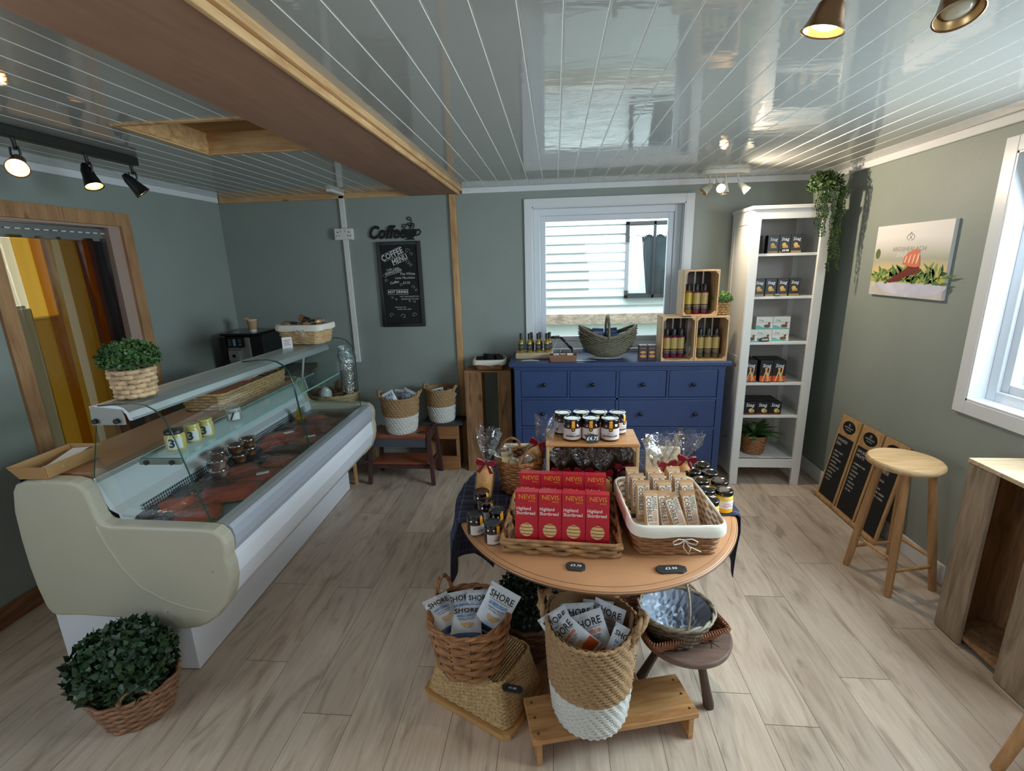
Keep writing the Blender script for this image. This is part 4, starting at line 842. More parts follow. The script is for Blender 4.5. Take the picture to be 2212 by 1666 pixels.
b.build('twigs', mat('dark_twig', (62,58,52), .8, var=.4, vs=40), t); b = MB(); b.tube([(.02,3.68,ZT+.12),(-.015,3.66,ZT+.07),(-.02,3.65,ZT+.012),(.03,3.655,ZT+.01),(.05,3.67,ZT+.07),(.045,3.68,ZT+.12)], .0025, 6, flat=.5); b.build('white_ribbon', white_m, t)
t = thing('card_tray', 'brown card tray with small packets in front of the garland', 'tray', (.055, 3.46, ZT)); b = MB(); a_, h_ = (.088, .035), .050; k = .014
o_ = [(-a_[0],-a_[1]),(a_[0],-a_[1]),(a_[0],a_[1]),(-a_[0],a_[1])]; sg = [(-1,-1),(1,-1),(1,1),(-1,1)]; X, Y = .055, 3.47
b.rings([[(X+x, Y+y, ZT) for x, y in o_], [(X+x+s[0]*k, Y+y+s[1]*k, ZT+h_) for (x, y), s in zip(o_, sg)], [(X+x+s[0]*(k-.003), Y+y+s[1]*(k-.003), ZT+h_) for (x, y), s in zip(o_, sg)], [(X+x-.003*s[0], Y+y-.003*s[1], ZT+.003) for (x, y), s in zip(o_, sg)]], True, (True, True), False); b.build('tray', mat('brown_card_tray', (140,100,76), .6), t)
for i, (x, c, lb) in enumerate(((-.05,(140,146,156),'grey packet at the left in the brown card tray'),(0,(120,60,50),'dark red packet in the middle of the brown card tray'),(.05,(200,180,150),'cream packet at the right in the brown card tray'))):
    t = thing('small_packet', lb, 'packet', (X+x, Y, ZT+.004), 0, 'packets in the card tray'); b = MB(); b.box(X+x-.022, X+x+.022, Y-.025, Y+.028, ZT+.005, ZT+.052); b.build('packet', mat('packet_%d' % c[0], c, .4, var=.2, vs=50), t, bevel=.004)
# trug basket
TX, TY = .385, 3.60
tr = thing('trug_basket', 'grey green oval trug basket with hoop handle on the dresser', 'basket', (TX, TY, ZT)); n = 64
def trug(f, i):      # f 0 bottom .. 1 rim
    a = 2*PI*i/n; r = math.sin(f*PI/2*.98)**.62; dip = .080*(abs(math.cos(a))**1.5); k_ = 1-.05*max(0, f-.8)/.2
    return (TX+.216*k_*r*math.cos(a), TY+.125*r*math.sin(a), ZT+.014+(.148+dip)*(1-math.cos(f*PI/2)) )
rows = 17; b = MB()
for r_ in range(rows):
    f = .12+.86*r_/(rows-1); b.tube([Vector(trug(f, i))+Vector((math.cos(2*PI*i/n), math.sin(2*PI*i/n), 0))*.004*math.sin(PI*(i/2+r_)) for i in range(n)], .0062, 6, closed=True)
b.build('woven_wall', wicker_g, tr)
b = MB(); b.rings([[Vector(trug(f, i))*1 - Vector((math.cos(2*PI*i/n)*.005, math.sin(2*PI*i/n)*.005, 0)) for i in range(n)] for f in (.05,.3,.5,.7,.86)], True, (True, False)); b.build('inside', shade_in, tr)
b = MB(); b.tube([trug(.985, i) for i in range(n)], .0115, 8, closed=True); b.build('rim', wicker_g, tr)
b = MB(); hp = [(TX, TY-.128*math.cos(PI*i/20), ZT+.158+.150*math.sin(PI*i/20)) for i in range(21)]; b.tube([(TX, TY-.128, ZT+.155), (TX, TY-.129, ZT+.15)]+hp[1:], .0125, 10, flat=.8); b.tube([(TX, TY-.128, ZT+.165), (TX, TY-.112, ZT+.09), (TX, TY-.07, ZT+.03), (TX, TY, ZT+.012)], .008, 6); b.build('hoop_handle', wicker_g, tr)
bp = mat('navy_packet', (40,58,92), .35, var=.15, vs=30); bp2 = mat('blue_packet', (66,100,158), .35, var=.15, vs=30); gd = mat('gold_print', (196,164,96), .35, .3)
def flat_pack(name, lab, x, y, z, w_, h_, d_, M, m_, grp, deco=None, cat='packet'):
    t = thing(name, lab, cat, tuple(M @ Vector((0,0,0))), 0, grp); b = MB(); b.M = M
    b.rings([[(-w_/2,-d_*.1,0),(w_/2,-d_*.1,0),(w_/2,d_*.1,0),(-w_/2,d_*.1,0)], [(-w_/2,-d_/2,h_*.1),(w_/2,-d_/2,h_*.1),(w_/2,d_/2,h_*.1),(-w_/2,d_/2,h_*.1)], [(-w_/2,-d_/2,h_*.88),(w_/2,-d_/2,h_*.88),(w_/2,d_/2,h_*.88),(-w_/2,d_/2,h_*.88)], [(-w_/2,-d_*.08,h_),(w_/2,-d_*.08,h_),(w_/2,d_*.08,h_),(-w_/2,d_*.08,h_)]], True, (True, True), False)
    b.build('bag', m_, t, bevel=.002)
    if deco: deco(t, M, w_, h_, d_)
    return t
def seal(t, M, w_, h_, d_):
    b = MB(); b.M = M @ T(0, -d_/2-.0006, h_*.48) @ FRONT; b.disc((0,0,0), w_*.25, 20); b.build('gold_emblem', gd, t)
    b = MB(); b.M = M @ T(0, -d_/2-.0006, h_*.80) @ FRONT; b.text('SMOKED TEA', w_*.13, (0,0,0)); b.build('lettering', pale_print, t)
for i, (x, y, z, a, tl, m_, w_, h_, lb) in enumerate(((-.075,.02,.055,.12,-.12,bp,.085,.16,'tall navy packet with gold emblem left of the trug handle'),(.04,.04,.06,-.1,-.1,bp,.085,.155,'navy packet with gold emblem right behind the trug handle'),(.085,-.02,.045,-.15,.05,bp2,.09,.135,'bright blue packet with gold emblem at the right in the trug'),(-.005,-.03,.03,.05,-.25,bp2,.09,.11,'pale blue packet low in the middle of the trug'),(-.14,.0,.035,.5,-.4,bp2,.08,.085,'blue packet leaning low at the left end of the trug'))):
    flat_pack('tea_packet', lb, 0,0,0, w_, h_, .03, T(TX+x, TY+y, ZT+z) @ RZ(a) @ RY(a*.6) @ RX(tl), m_, 'packets in the trug basket', seal)
# twin preserve boxes
for i, lb in ((0, 'left one of the two small printed boxes beside the bottle crates'), (1, 'right one of the two small printed boxes beside the bottle crates')):
    x = .628+.062*i; t = thing('printed_box', lb, 'box', (x, 3.50, ZT), 0, 'small printed boxes on the dresser')
    MB().box(x-.029, x+.029, 3.47, 3.53, ZT, ZT+.108).build('carton', mat('brown_print', (74,54,48), .4) if i == 0 else bpy.data.materials['brown_print'], t, bevel=.001)
    b = MB(); b.M = T(x, 3.4695, ZT) @ FRONT; b.disc((0,.058,0), .020, 18, .010); b.disc((0,.030,0), .022, 18, .011); b.build('biscuit_picture', bisc, t)
    b = MB(); b.M = T(x, 3.4694, ZT) @ FRONT; b.text('Oatcakes', .011, (0,.088,0)); b.build('lettering', pale_print, t); MB().box(x-.026, x+.026, 3.473, 3.527, ZT+.108, ZT+.1088).build('pale_lid', mat('pale_lid', (190,192,200), .3), t) if i == 0 else MB().box(x-.026, x+.026, 3.473, 3.527, ZT+.108, ZT+.1088).build('pale_lid', bpy.data.materials['pale_lid'], t)
# bottle crates
slot = mat('dark_crate_inside', (70,54,46), .7)
crate_w = wood('crate_pine', (216,180,134), (180,138,92), 'Z', .55, knots=False)
def bottle_crate(lab, x0, x1, y0, y1, z0, z1):
    t = thing('bottle_crate', lab, 'crate', ((x0+x1)/2, (y0+y1)/2, z0), 0, 'slatted crates on the dresser'); th = .009
    MB().box(x0, x0+th, y0, y1, z0, z1).build('side_panel', crate_w, t, bevel=.001); MB().box(x1-th, x1, y0, y1, z0, z1).build('side_panel', crate_w, t, bevel=.001)
    MB().box(x0+th, x1-th, y0, y1, z0, z0+th).build('bottom_panel', crate_w, t); MB().box(x0+th, x1-th, y0, y1, z1-th, z1).build('top_panel', crate_w, t)
    w4 = (x1-x0-2*th); sw = (w4-.036)/4
    for i in range(4): MB().box(x0+th+(sw+.012)*i, x0+th+(sw+.012)*i+sw, y1-.007, y1, z0+th, z1-th).build('back_slat', slot, t)
    for sx, sz in ((0,0),(1,0),(0,1),(1,1)):
        xx = x0+th if sx == 0 else x1-th; zz = z0+th if sz == 0 else z1-th; d = .022; ex = d if sx == 0 else -d; ez = d if sz == 0 else -d
        b = MB(); b.add([(xx,y0+.002,zz),(xx+ex,y0+.002,zz),(xx,y0+.002,zz+ez),(xx,y1-.01,zz),(xx+ex,y1-.01,zz),(xx,y1-.01,zz+ez)], [(0,1,2),(3,5,4),(0,3,4,1),(1,4,5,2),(2,5,3,0)]); b.build('corner_block', crate_w, t)
    return t
C1 = (.745, .973, 3.43, 3.62, ZT, ZT+.312); C2 = (.976, 1.196, 3.43, 3.62, ZT, ZT+.312); C3 = (.878, 1.112, 3.44, 3.62, ZT+.313, ZT+.625)
bottle_crate('left one of the two lower bottle crates on the dresser', *C1); bottle_crate('right one of the two lower bottle crates on the dresser, next to the bookcase', *C2); bottle_crate('slatted bottle crate stacked on top of the other two', *C3)
def bottle(base, lab_c, name='dressing_bottle'):
    t = thing(name, 'x', 'bottle', (0,0,0)); b = MB(); b.lathe([(.025,0),(.0275,.006),(.0275,.138),(.0265,.150),(.020,.158),(.0150,.162),(.0145,.178)], 28, cap=(True, True)); b.build('bottle', mat('bottle_'+base[0], base[1], .08, coat=.5) if 'bottle_'+base[0] not in bpy.data.materials else bpy.data.materials['bottle_'+base[0]], t)
    MB().lathe([(.0172,.163),(.0175,.205),(.016,.207)], 22, cap=(True, True)).build('cap', black, t)
    R = lambda z0, z1, m, nm, pr=t, r=.0280: (lambda b: (b.rings([[(r*math.cos(a), r*math.sin(a), z) for a in [2*PI*i/28 for i in range(28)]] for z in (z0, z1)], True, (False, False)), b.build(nm, m, pr))[1])(MB())
    R(.068, .146, lab_c, 'gold_label'); l = R(.030, .066, blk_label, 'black_label'); R(.058,.060, gd, 'label_stripe', l, .0283); R(.052,.054, gd, 'label_stripe', l, .0283)
    b = MB(); b.M = FRONT; b.text('ARDSHEALACH', .0075, (0,.045,.0006), wrap=.0283); b.text('SMOKED DRESSING', .005, (0,.037,.0006), wrap=.0283); b.build('label_lettering', pale_print, l); return t
protoA = bottle(('maroon', (96,22,54)), gold_label); protoB = bottle(('brown', (92,74,36)), gold_label); protoC = bottle(('amber', (150,96,30)), mat('olive_label', (180,160,56), .45, .2))
sets = [(protoA, [(.797,3.52),(.847,3.52),(.897,3.52)], ZT+.0095, 'maroon bottle with gold label in the left lower crate, '), (protoB, [(1.030,3.52),(1.085,3.52),(1.140,3.52)], ZT+.0095, 'brown bottle with gold label in the right lower crate, '), (protoC, [(.932,3.53)], ZT+.3225, 'amber bottle with olive label in the top crate, '), (protoA, [(.989,3.53),(1.042,3.53)], ZT+.3225, 'maroon based bottle in the top crate, ')]
used = set()
for pr_, pos, z, pre in sets:
    for i, (x, y) in enumerate(pos):
        o = pr_ if pr_.name not in used else dup(pr_); used.add(pr_.name); o.location = (x, y, z); MW[o.name] = T(x, y, z); o['group'] = 'dressing bottles in the crates'
        w_ = ['leftmost of three', 'middle of three', 'rightmost of three'][i] if len(pos) == 3 else ('leftmost of the three' if len(pos) == 1 else ['in the middle', 'rightmost of the three'][i]); o['label'] = pre+w_
b = MB(); b.M = T(.942, 3.50, ZT+.012); q = random.Random(3); b.lathe([(.010,0),(.018,.06),(.012,.14),(.020,.22),(.016,.27)], 12)
for v in b.v: v += Vector((q.uniform(-.006,.006), q.uniform(-.02,.02), 0))
o = b.build('cellophane_wrap', cello, None, loc=(.942, 3.50, ZT+.010)); tag(o, 'crumpled clear cellophane in the right half of the left lower crate', 'wrapping')
leafy_pot('potted_plant', 'small round green plant in a square woven pot beside the top crate', (1.163, 3.53, ZT+.3125), .038, .040, .088, .068, .045, 2600, .011, leaf_l, mat('square_weave', (176,138,86), .6, var=.3, vs=40), 5, 'leaf', .005, square=True, q=5)
def slate(name, lab, x, y, z, a, text, w_=.09, h_=.035, tilt=0, q=1, ts=.022, up=False):
    t = thing(name, lab, 'price tag', (x, y, z), a, 'slate price tags'); r_ = random.Random(q); n = 14; M = MW[t.name] @ (T(0,0,h_*.48) @ RX(math.radians(68)) if up else T(0,0,.0005) @ RX(tilt))
    P = []
    for i in range(n):
        th = 2*PI*i/n; c_, s_ = math.cos(th), math.sin(th); k = 1/max(abs(c_), abs(s_)*1.05); P.append((w_/2*c_*min(k, 1.12)*r_.uniform(.92,1.04), h_/2*s_*min(k, 1.3)*r_.uniform(.88,1.04)))
    b = MB(); b.M = M; b.add([(x_, y_, 0) for x_, y_ in P]+[(x_, y_, .006) for x_, y_ in P], [tuple(range(n))[::-1], tuple(range(n, 2*n))]+[(j, (j+1) % n, n+(j+1) % n, n+j) for j in range(n)], False); b.build('slate', slate_m, t, bevel=.001)
    b = MB(); b.M = M; b.text(text, ts, (0,0,.0068), bold=.02, shear=.2); b.build('chalk_price', white_m, t); return t
slate('price_tag', 'small slate price tag on the ledge below the top crate', .905, 3.425, ZT+.3125, .1, '£5.95', .065, .022, up=False, ts=.014)
t = thing('string_tie', 'loose twine end hanging over the join of the lower crates', 'twine', (.98, 3.43, ZT+.3)); MB().tube([(1.01,3.435,ZT+.320),(.985,3.424,ZT+.305),(.965,3.422,ZT+.285)], .0016, 5).build('twine', kraft, t)
# ================================================================ BOOKCASE
BX, BY, BW, BD, BH = 1.295, 3.445, .49, .37, 1.97
bc = thing('bookcase', 'tall narrow white bookcase in the back right corner', 'bookcase', (BX+BW/2, BY+BD/2, 0)); pw = .055
b = MB()
for x in (BX, BX+BW-pw):
    b.box(x, x+pw, BY, BY+.022, 0, 1.945); b.box(x, x+pw, BY+BD-.022, BY+BD, 0, 1.945)
b.box(BX+pw, BX+BW-pw, BY, BY+.022, 1.885, 1.945).box(BX+pw, BX+BW-pw, BY+.002, BY+.022, .135, .205); b.build('front_frame', white_paint, bc, bevel=.002)
for x in (BX, BX+BW-.016):
    s_ = MB().box(x, x+.016, BY+.022, BY+BD-.022, .07, 1.945).build('side_panel', white_paint, bc)
    xo = x-.004 if x == BX else x+.016
    b = MB()
    for q_ in ((BY+.005, BY+.06, .07, 1.945), (BY+BD-.06, BY+BD-.005, .07, 1.945), (BY+.06, BY+BD-.06, 1.86, 1.945), (BY+.06, BY+BD-.06, .07, .17), (BY+.06, BY+BD-.06, .905, .965)): b.box(xo, xo+.005, *q_)
    b.build('side_rail', white_paint, s_, bevel=.001)
MB().box(BX-.012, BX+BW+.012, BY-.012, BY+BD, 1.945, BH).build('top_board', white_paint, bc, bevel=.004)
MB().box(BX+.016, BX+BW-.016, BY+BD-.012, BY+BD-.006, .135, 1.945).build('back_panel', mat('bookcase_back', (196,190,184), .6), bc)
shelves = []
for py, lb in ((546,0),(637,1),(738,2),(828,3),(899,4)): shelves.append(None)
SZ = [1.668, 1.385, 1.070, .778, .535, .205]
for z in SZ: MB().box(BX+.016, BX+BW-.016, BY+.018 if z > .3 else BY+.004, BY+BD-.012, z-.018, z).build('shelf', white_paint, bc, bevel=.001)
stag_b = mat('black_carton', (30,28,30), .45); teal = mat('teal_print', (110,176,168), .5); orange_p = mat('orange_print', (214,82,36), .5); duck = mat('duck_print', (120,76,46), .6); cracker = mat('cracker_print', (226,178,98), .6, var=.2, vs=60); straw = mat('straw_print', (222,176,120), .6); white_c = mat('white_carton', (222,220,210), .5, var=.05, vs=30)
def carton(kind, w_, h_, d_, side=False):
    t = thing('cracker_box', 'x', 'box', (0,0,0)); base = white_c if kind == 'duck' else stag_b
    MB().box(-w_/2, w_/2, -d_/2, d_/2, 0, h_).build('carton', base, t, bevel=.001); b = MB(); b.M = T(0, -d_/2-.0006, 0) @ FRONT
    if kind == 'duck': b.text('Stag', h_*.22, (-w_*.22, h_*.72), shear=.2); b.build('lettering', mat('grey_ink', (96,96,96), .5) if 'grey_ink' not in bpy.data.materials else bpy.data.materials['grey_ink'], t)
    else: b.text('Stag', w_*.40, (0, h_*.76), bold=.01, shear=.15); b.build('lettering', white_m, t)
    if kind == 'oat':
        b = MB(); b.M = T(0, -d_/2-.0007, 0) @ FRONT; b.disc((-w_*.06, h_*.46, 0), w_*.19, 18); b.box(-w_*.1, w_*.27, h_*.36, h_*.42, 0, .0004); b.box(-w_*.2, w_*.3, h_*.29, h_*.34, 0, .0004); b.build('oatcake_picture', cracker, t); b = MB(); b.M = T(0, -d_/2-.0007, 0) @ FRONT; b.box(-w_*.45, w_*.45, h_*.02, h_*.12, 0, .0004); b.build('colour_band', mat('ochre_band', (160,130,70), .5) if 'ochre_band' not in bpy.data.materials else bpy.data.materials['ochre_band'], t)
    if kind == 'duck':
        b = MB(); b.M = T(0, -d_/2-.0007, 0) @ FRONT; n = 12; b.add([(-w_*.49, 0, 0)]+[(-w_*.49+w_*.98*i/n, h_*(.30-.22*i/n+.05*math.sin(i*.9)), 0) for i in range(n+1)]+[(w_*.49, 0, 0)], [tuple(range(n+3))]); b.build('teal_wave', teal, t)
        b = MB(); b.M = T(0, -d_/2-.0009, 0) @ FRONT; b.disc((w_*.16, h_*.26, 0), w_*.20, 18, h_*.13); b.disc((w_*.27, h_*.48, 0), w_*.075, 14); b.box(w_*.22, w_*.31, h_*.28, h_*.46, 0, .0003); b.build('duck_picture', duck, t)
        b = MB(); b.M = T(0, -d_/2-.0008, 0) @ FRONT; b.box(-w_*.49, w_*.49, h_*.55, h_*.565, 0, .0002); b.build('plank_line', bpy.data.materials['grey_ink'], t)
    if kind == 'straw':
        b = MB(); b.M = T(0, -d_/2-.0007, 0) @ FRONT; b.box(-w_*.49, w_*.49, h_*.04, h_*.30, 0, .0002); b.build('orange_band', orange_p, t)
        b = MB(); b.M = T(0, -d_/2-.0012, 0) @ FRONT
        for x, r_ in ((-.1,.16),(.05,-.12),(.2,.08),(.12,-.2)): b.tube([(w_*(x-r_), h_*.04, 0), (w_*(x+r_), h_*.66, 0)], w_*.055, 6, flat=.3)
        b.build('cheese_straw_picture', straw, t)
    if kind == 'crisp':
        b = MB(); b.M = T(0, -d_/2-.0007, 0) @ FRONT; b.disc((w_*.12, h_*.34, 0), w_*.20, 16, h_*.17); b.disc((w_*.26, h_*.30, 0), w_*.12, 16, h_*.12); b.build('cracker_picture', mat('yellow_cracker', (220,196,104), .6) if 'yellow_cracker' not in bpy.data.materials else bpy.data.materials['yellow_cracker'], t); b = MB(); b.M = T(0, -d_/2-.0006, 0) @ FRONT; b.box(-w_*.49, w_*.49, h_*.02, h_*.12, 0, .0002); b.build('red_band', mat('dull_red', (120,50,40), .5) if 'dull_red' not in bpy.data.materials else bpy.data.materials['dull_red'], t)
    return t
def place(proto, pos, grp, labels, first=True):
    for i, (p, lb) in enumerate(zip(pos, labels)):
        o = proto if (i == 0 and first) else dup(proto); o.location = p[:3]; o.rotation_euler = (0, 0, p[3] if len(p) > 3 else 0); o['label'] = lb; o['group'] = grp; MW[o.name] = T(*p[:3]) @ RZ(o.rotation_euler[2])
cy = BY+.075
pr_ = carton('oat', .072, .118, .05); place(pr_, [(1.458, cy, SZ[0]), (1.532, cy, SZ[0]), (1.606, cy, SZ[0]), (1.392, cy+.06, SZ[0], 1.25)], 'black cracker boxes on the top shelf', ['left one of the three black cracker boxes facing out on the top shelf', 'middle one of the three black cracker boxes facing out on the top shelf', 'right one of the three black cracker boxes facing out on the top shelf', 'black cracker box turned sideways at the left of the top shelf'])
place(dup(pr_), [(1.386+.0765*i, cy-.02, SZ[1]) for i in range(4)], 'black cracker boxes on the second shelf', ['black cracker box on the second shelf down, '+w_ for w_ in ('leftmost', 'second from the left', 'third from the left', 'rightmost')])
pr_ = carton('duck', .112, .086, .06); place(pr_, [(1.452, cy, SZ[2]), (1.566, cy, SZ[2]), (1.452, cy, SZ[2]+.0868), (1.566, cy, SZ[2]+.0868), (1.352, cy-.01, SZ[2])], 'white cracker boxes with a duck on the third shelf', ['white box with duck, lower left of the block of four on the third shelf', 'white box with duck, lower right of the block of four on the third shelf', 'white box with duck, upper left of the block of four on the third shelf', 'white box with duck, upper right of the block of four on the third shelf', 'white box with duck half hidden by the left post on the third shelf'])
pr_ = carton('straw', .086, .158, .055); rows_ = ['front', 'second', 'back']; cols = ['left', 'middle', 'right']
xs = [1.388, 1.492, 1.580]
place(pr_, [(xs[c]+.003*r_, cy-.015+.062*r_+(0 if c else .012), SZ[3]) for r_ in range(3) for c in range(3)], 'cheese straw boxes on the fourth shelf', [f'cheese straw box on the fourth shelf, {rows_[r_]} row, {cols[c]} column' for r_ in range(3) for c in range(3)])
pr_ = carton('crisp', .086, .094, .060); xs = [1.405, 1.493, 1.581]
place(pr_, [(xs[c], cy-.01+.066*r_, SZ[4]) for r_ in range(3) for c in range(3)], 'small black cracker boxes on the fifth shelf', [f'small black cracker box on the fifth shelf, {rows_[r_]} row, {cols[c]} column' for r_ in range(3) for c in range(3)])
slate('price_tag', 'slate price tag leaning on the lower boxes of the third shelf', 1.455, BY+.031, SZ[2], 0, '£4.50', .06, .030, up=True, ts=.016, q=3)
slate('price_tag', 'slate price tag lying at the front edge of the fourth shelf', 1.50, BY+.030, SZ[3], 0, '£3.50', .05, .014, ts=.009, q=4)
slate('price_tag', 'tiny slate price tag in front of the middle box on the top shelf', 1.532, BY+.040, SZ[0], 0, '£3.90', .05, .030, up=True, ts=.018, q=6)
slate('price_tag', 'tiny slate price tag between the middle boxes on the second shelf', 1.50, BY+.022, SZ[1], 0, '£3.90', .035, .018, up=True, ts=.010, q=6)
# fern on the bottom shelf
fp = thing('potted_fern', 'bushy green fern in a brown wicker pot on the bottom shelf of the bookcase', 'potted plant', (1.495, BY+.14, SZ[5])); M = MW[fp.name]
p_ = weave(MB(), M, path_round(.068,.068,40), path_round(.088,.088,40), .003, .145, 10, .004, stakes=18).build('woven_pot', wicker, fp); wall_of(MB(), M, path_round(.068,.068,40), path_round(.088,.088,40), .002, .14).build('pot_inside', shade_in, p_)
b = MB(); b.M = M; b.disc((0,0,.128), .082, 20); b.build('soil', soil, fp)
def fronds(mb, c, n, L, q, up=.9, wid=.045):
    for i in range(n):
        a = q.uniform(0, 2*PI); el = q.uniform(.25, 1.2)*up; l = L*q.uniform(.7, 1.1); P = []
        for k in range(11):
            f = k/10; r_ = l*f*math.cos(el)*(.6+.5*f); P.append(Vector((c[0]+r_*math.cos(a), c[1]+r_*math.sin(a)*.8, c[2]+l*f*math.sin(el)-l*.35*f*f)))
        for k in range(1, 11):
            d = (P[k]-P[k-1]).normalized(); s_ = d.cross(Vector((0,0,1))).normalized(); w_ = wid*(math.sin(PI*(k/10.5)**.8)+.15)
            for sg in (-1, 1): mb.add([P[k-1], P[k-1]+s_*sg*w_*.6+d*w_*.5, P[k]+s_*sg*w_+d*w_*.4, P[k]+d*.002], [(0,1,2,3)], True)
b = MB(); b.M = M; fronds(b, (0,0,.13), 38, .215, random.Random(8), 1.05, .030); b.build('fern_fronds', leaf_m, fp)
# trailing plant on top
hp_ = thing('trailing_plant', 'trailing green leafy plant hanging from the top right corner of the bookcase', 'hanging plant', (1.735, 3.48, BH)); b = MB(); q = random.Random(12)
b.lathe([(.045,BH+.001),(.055,BH+.09)], 24, (1.73,3.49,0), cap=(True, False)); b.build('pot', mat('dull_green_pot', (70,80,60), .6), hp_)
b = MB(); foliage(b, (1.735,3.485,BH+.11), (.10,.09,.09), 900, .020, q, inner=.5)
for k in range(15):
    x, y = 1.735+q.uniform(-.085,.085), 3.405+q.uniform(-.03,.02); Lg = q.choice([.12,.16,.22,.28,.36,.44]) if abs(x-1.76) < .05 else q.uniform(.08,.26); x2 = x+q.uniform(-.02,.02); z = BH+.10
    for i in range(int(Lg/.008)+10):
        z -= .008; xx = x+(x2-x)*i*.03+.006*math.sin(i*.4); 
        for sg in (-1, 1): d = Vector((sg*q.uniform(.6,1), q.uniform(-.9,.3), q.uniform(-.6,.3))).normalized()*q.uniform(.011,.019); p = Vector((xx, y, z)); w_ = d.cross(Vector((0,1,.3))).normalized()*.0055; b.add([p, p+d*.5+w_, p+d, p+d*.5-w_], [(0,1,2,3)], True)
b.build('foliage', mat('trailing_leaf', (58,82,38), .45, var=.55, vs=18), hp_)
# ================================================================ LEFT OF THE DRESSER
pc = thing('upright_crate', 'weathered timber crate standing on end between the baskets and the dresser', 'crate', (-.53, 3.72, 0)); x0, x1, y0, y1, zc = -.712, -.345, 3.62, 3.82, .845
for a, c, w1 in ((x0, x0+.013, 0),(x1-.013, x1, 0)): pass
MB().box(x0, x0+.135, y0, y0+.016, 0, zc-.014).build('front_board', rustic, pc, bevel=.002); MB().box(x1-.105, x1, y0, y0+.016, 0, zc-.014).build('front_board', rustic, pc, bevel=.002)
MB().box(x0, x1, y0-.004, y1, zc-.014, zc).build('top_board', wood('pine_top', (176,130,88), (112,76,48), 'X', .7), pc, bevel=.002); MB().box(x0, x0+.014, y0+.016, y1, 0, zc-.014).build('side_board', rustic, pc); MB().box(x1-.014, x1, y0+.016, y1, 0, zc-.014).build('side_board', rustic, pc)
MB().box(x0+.014, x1-.014, y0+.016, y1, 0, .014).build('bottom_board', rustic, pc); MB().box(x0+.05, x0+.13, y1-.014, y1, .014, zc-.014).build('back_board', rustic, pc); MB().box(x1-.13, x1-.05, y1-.014, y1, .014, zc-.014).build('back_board', rustic, pc)
lb2 = basket('lined_basket', 'small wicker basket with white liner and black packets left of the dresser', (-.515, 3.70, zc), .03, path_round(.100,.070,44,.025), path_round(.118,.085,44,.03), .080, 7, wicker, liner=linen, amp=.003); bow(lb2, MW[lb2.name] @ T(.01, -.094, .052), .8)
bk_ = mat('black_foil', (26,24,24), .25, var=.2, vs=30)
for i, (x, y, z, a, tl, w_) in enumerate(((-.075,-.02,.075,.2,.7,'leftmost'),(-.035,.01,.085,-.3,.5,'second from the left'),(.01,-.01,.085,.15,.6,'middle'),(.05,.015,.08,-.2,.5,'second from the right'),(.085,.0,.075,.4,.6,'rightmost'))):
    flat_pack('coffee_packet', f'black foil packet in the small lined basket, {w_} of five', 0,0,0, .052, .058, .012, T(-.515+x, 3.69+y, zc+z-.02) @ RZ(a) @ RX(-tl), bk_, 'black packets in the small basket')
# low two tier table with baskets
ST = .402
tt = thing('side_table', 'low dark framed two tier table with reddish slab tops', 'table', (-1.2, 3.49, 0)); red_w = wood('reddish_wood', (164,88,54), (110,52,34), 'X', .3, knots=False, coat=.3); dkw = wood('dark_brown_frame', (84,52,48), (50,32,30), 'Z', .55, knots=False)
MB().box(-1.44, -.985, 3.37, 3.60, ST-.03, ST).build('tabletop', red_w, tt, bevel=.004); MB().box(-1.43, -1.0, 3.40, 3.60, .145, .165).build('lower_shelf', red_w, tt, bevel=.003)
MB().box(-1.40, -.985, 3.378, 3.396, .30, .372).build('apron', mat('blue_grey_apron', (74,76,84), .6), tt); MB().box(-1.40, -.98, 3.39, 3.41, .118, .145).build('lower_rail', dkw, tt)
MB().beam((-.972, 3.385, .385), (-.972, 3.60, .385), .02, .07).build('end_rail', dkw, tt, bevel=.003); MB().beam((-.965, 3.385, .15), (-.965, 3.60, .15), .018, .04).build('end_rail', dkw, tt, bevel=.003)
for x, xb in ((-.965, -.940), (-1.42, -1.445)):
    for y, yb in ((3.385, 3.350), (3.60, 3.625)): MB().beam((xb, yb, .0), (x, y, .40), .030, .026, (0,1,0)).build('leg', dkw, tt, bevel=.003)
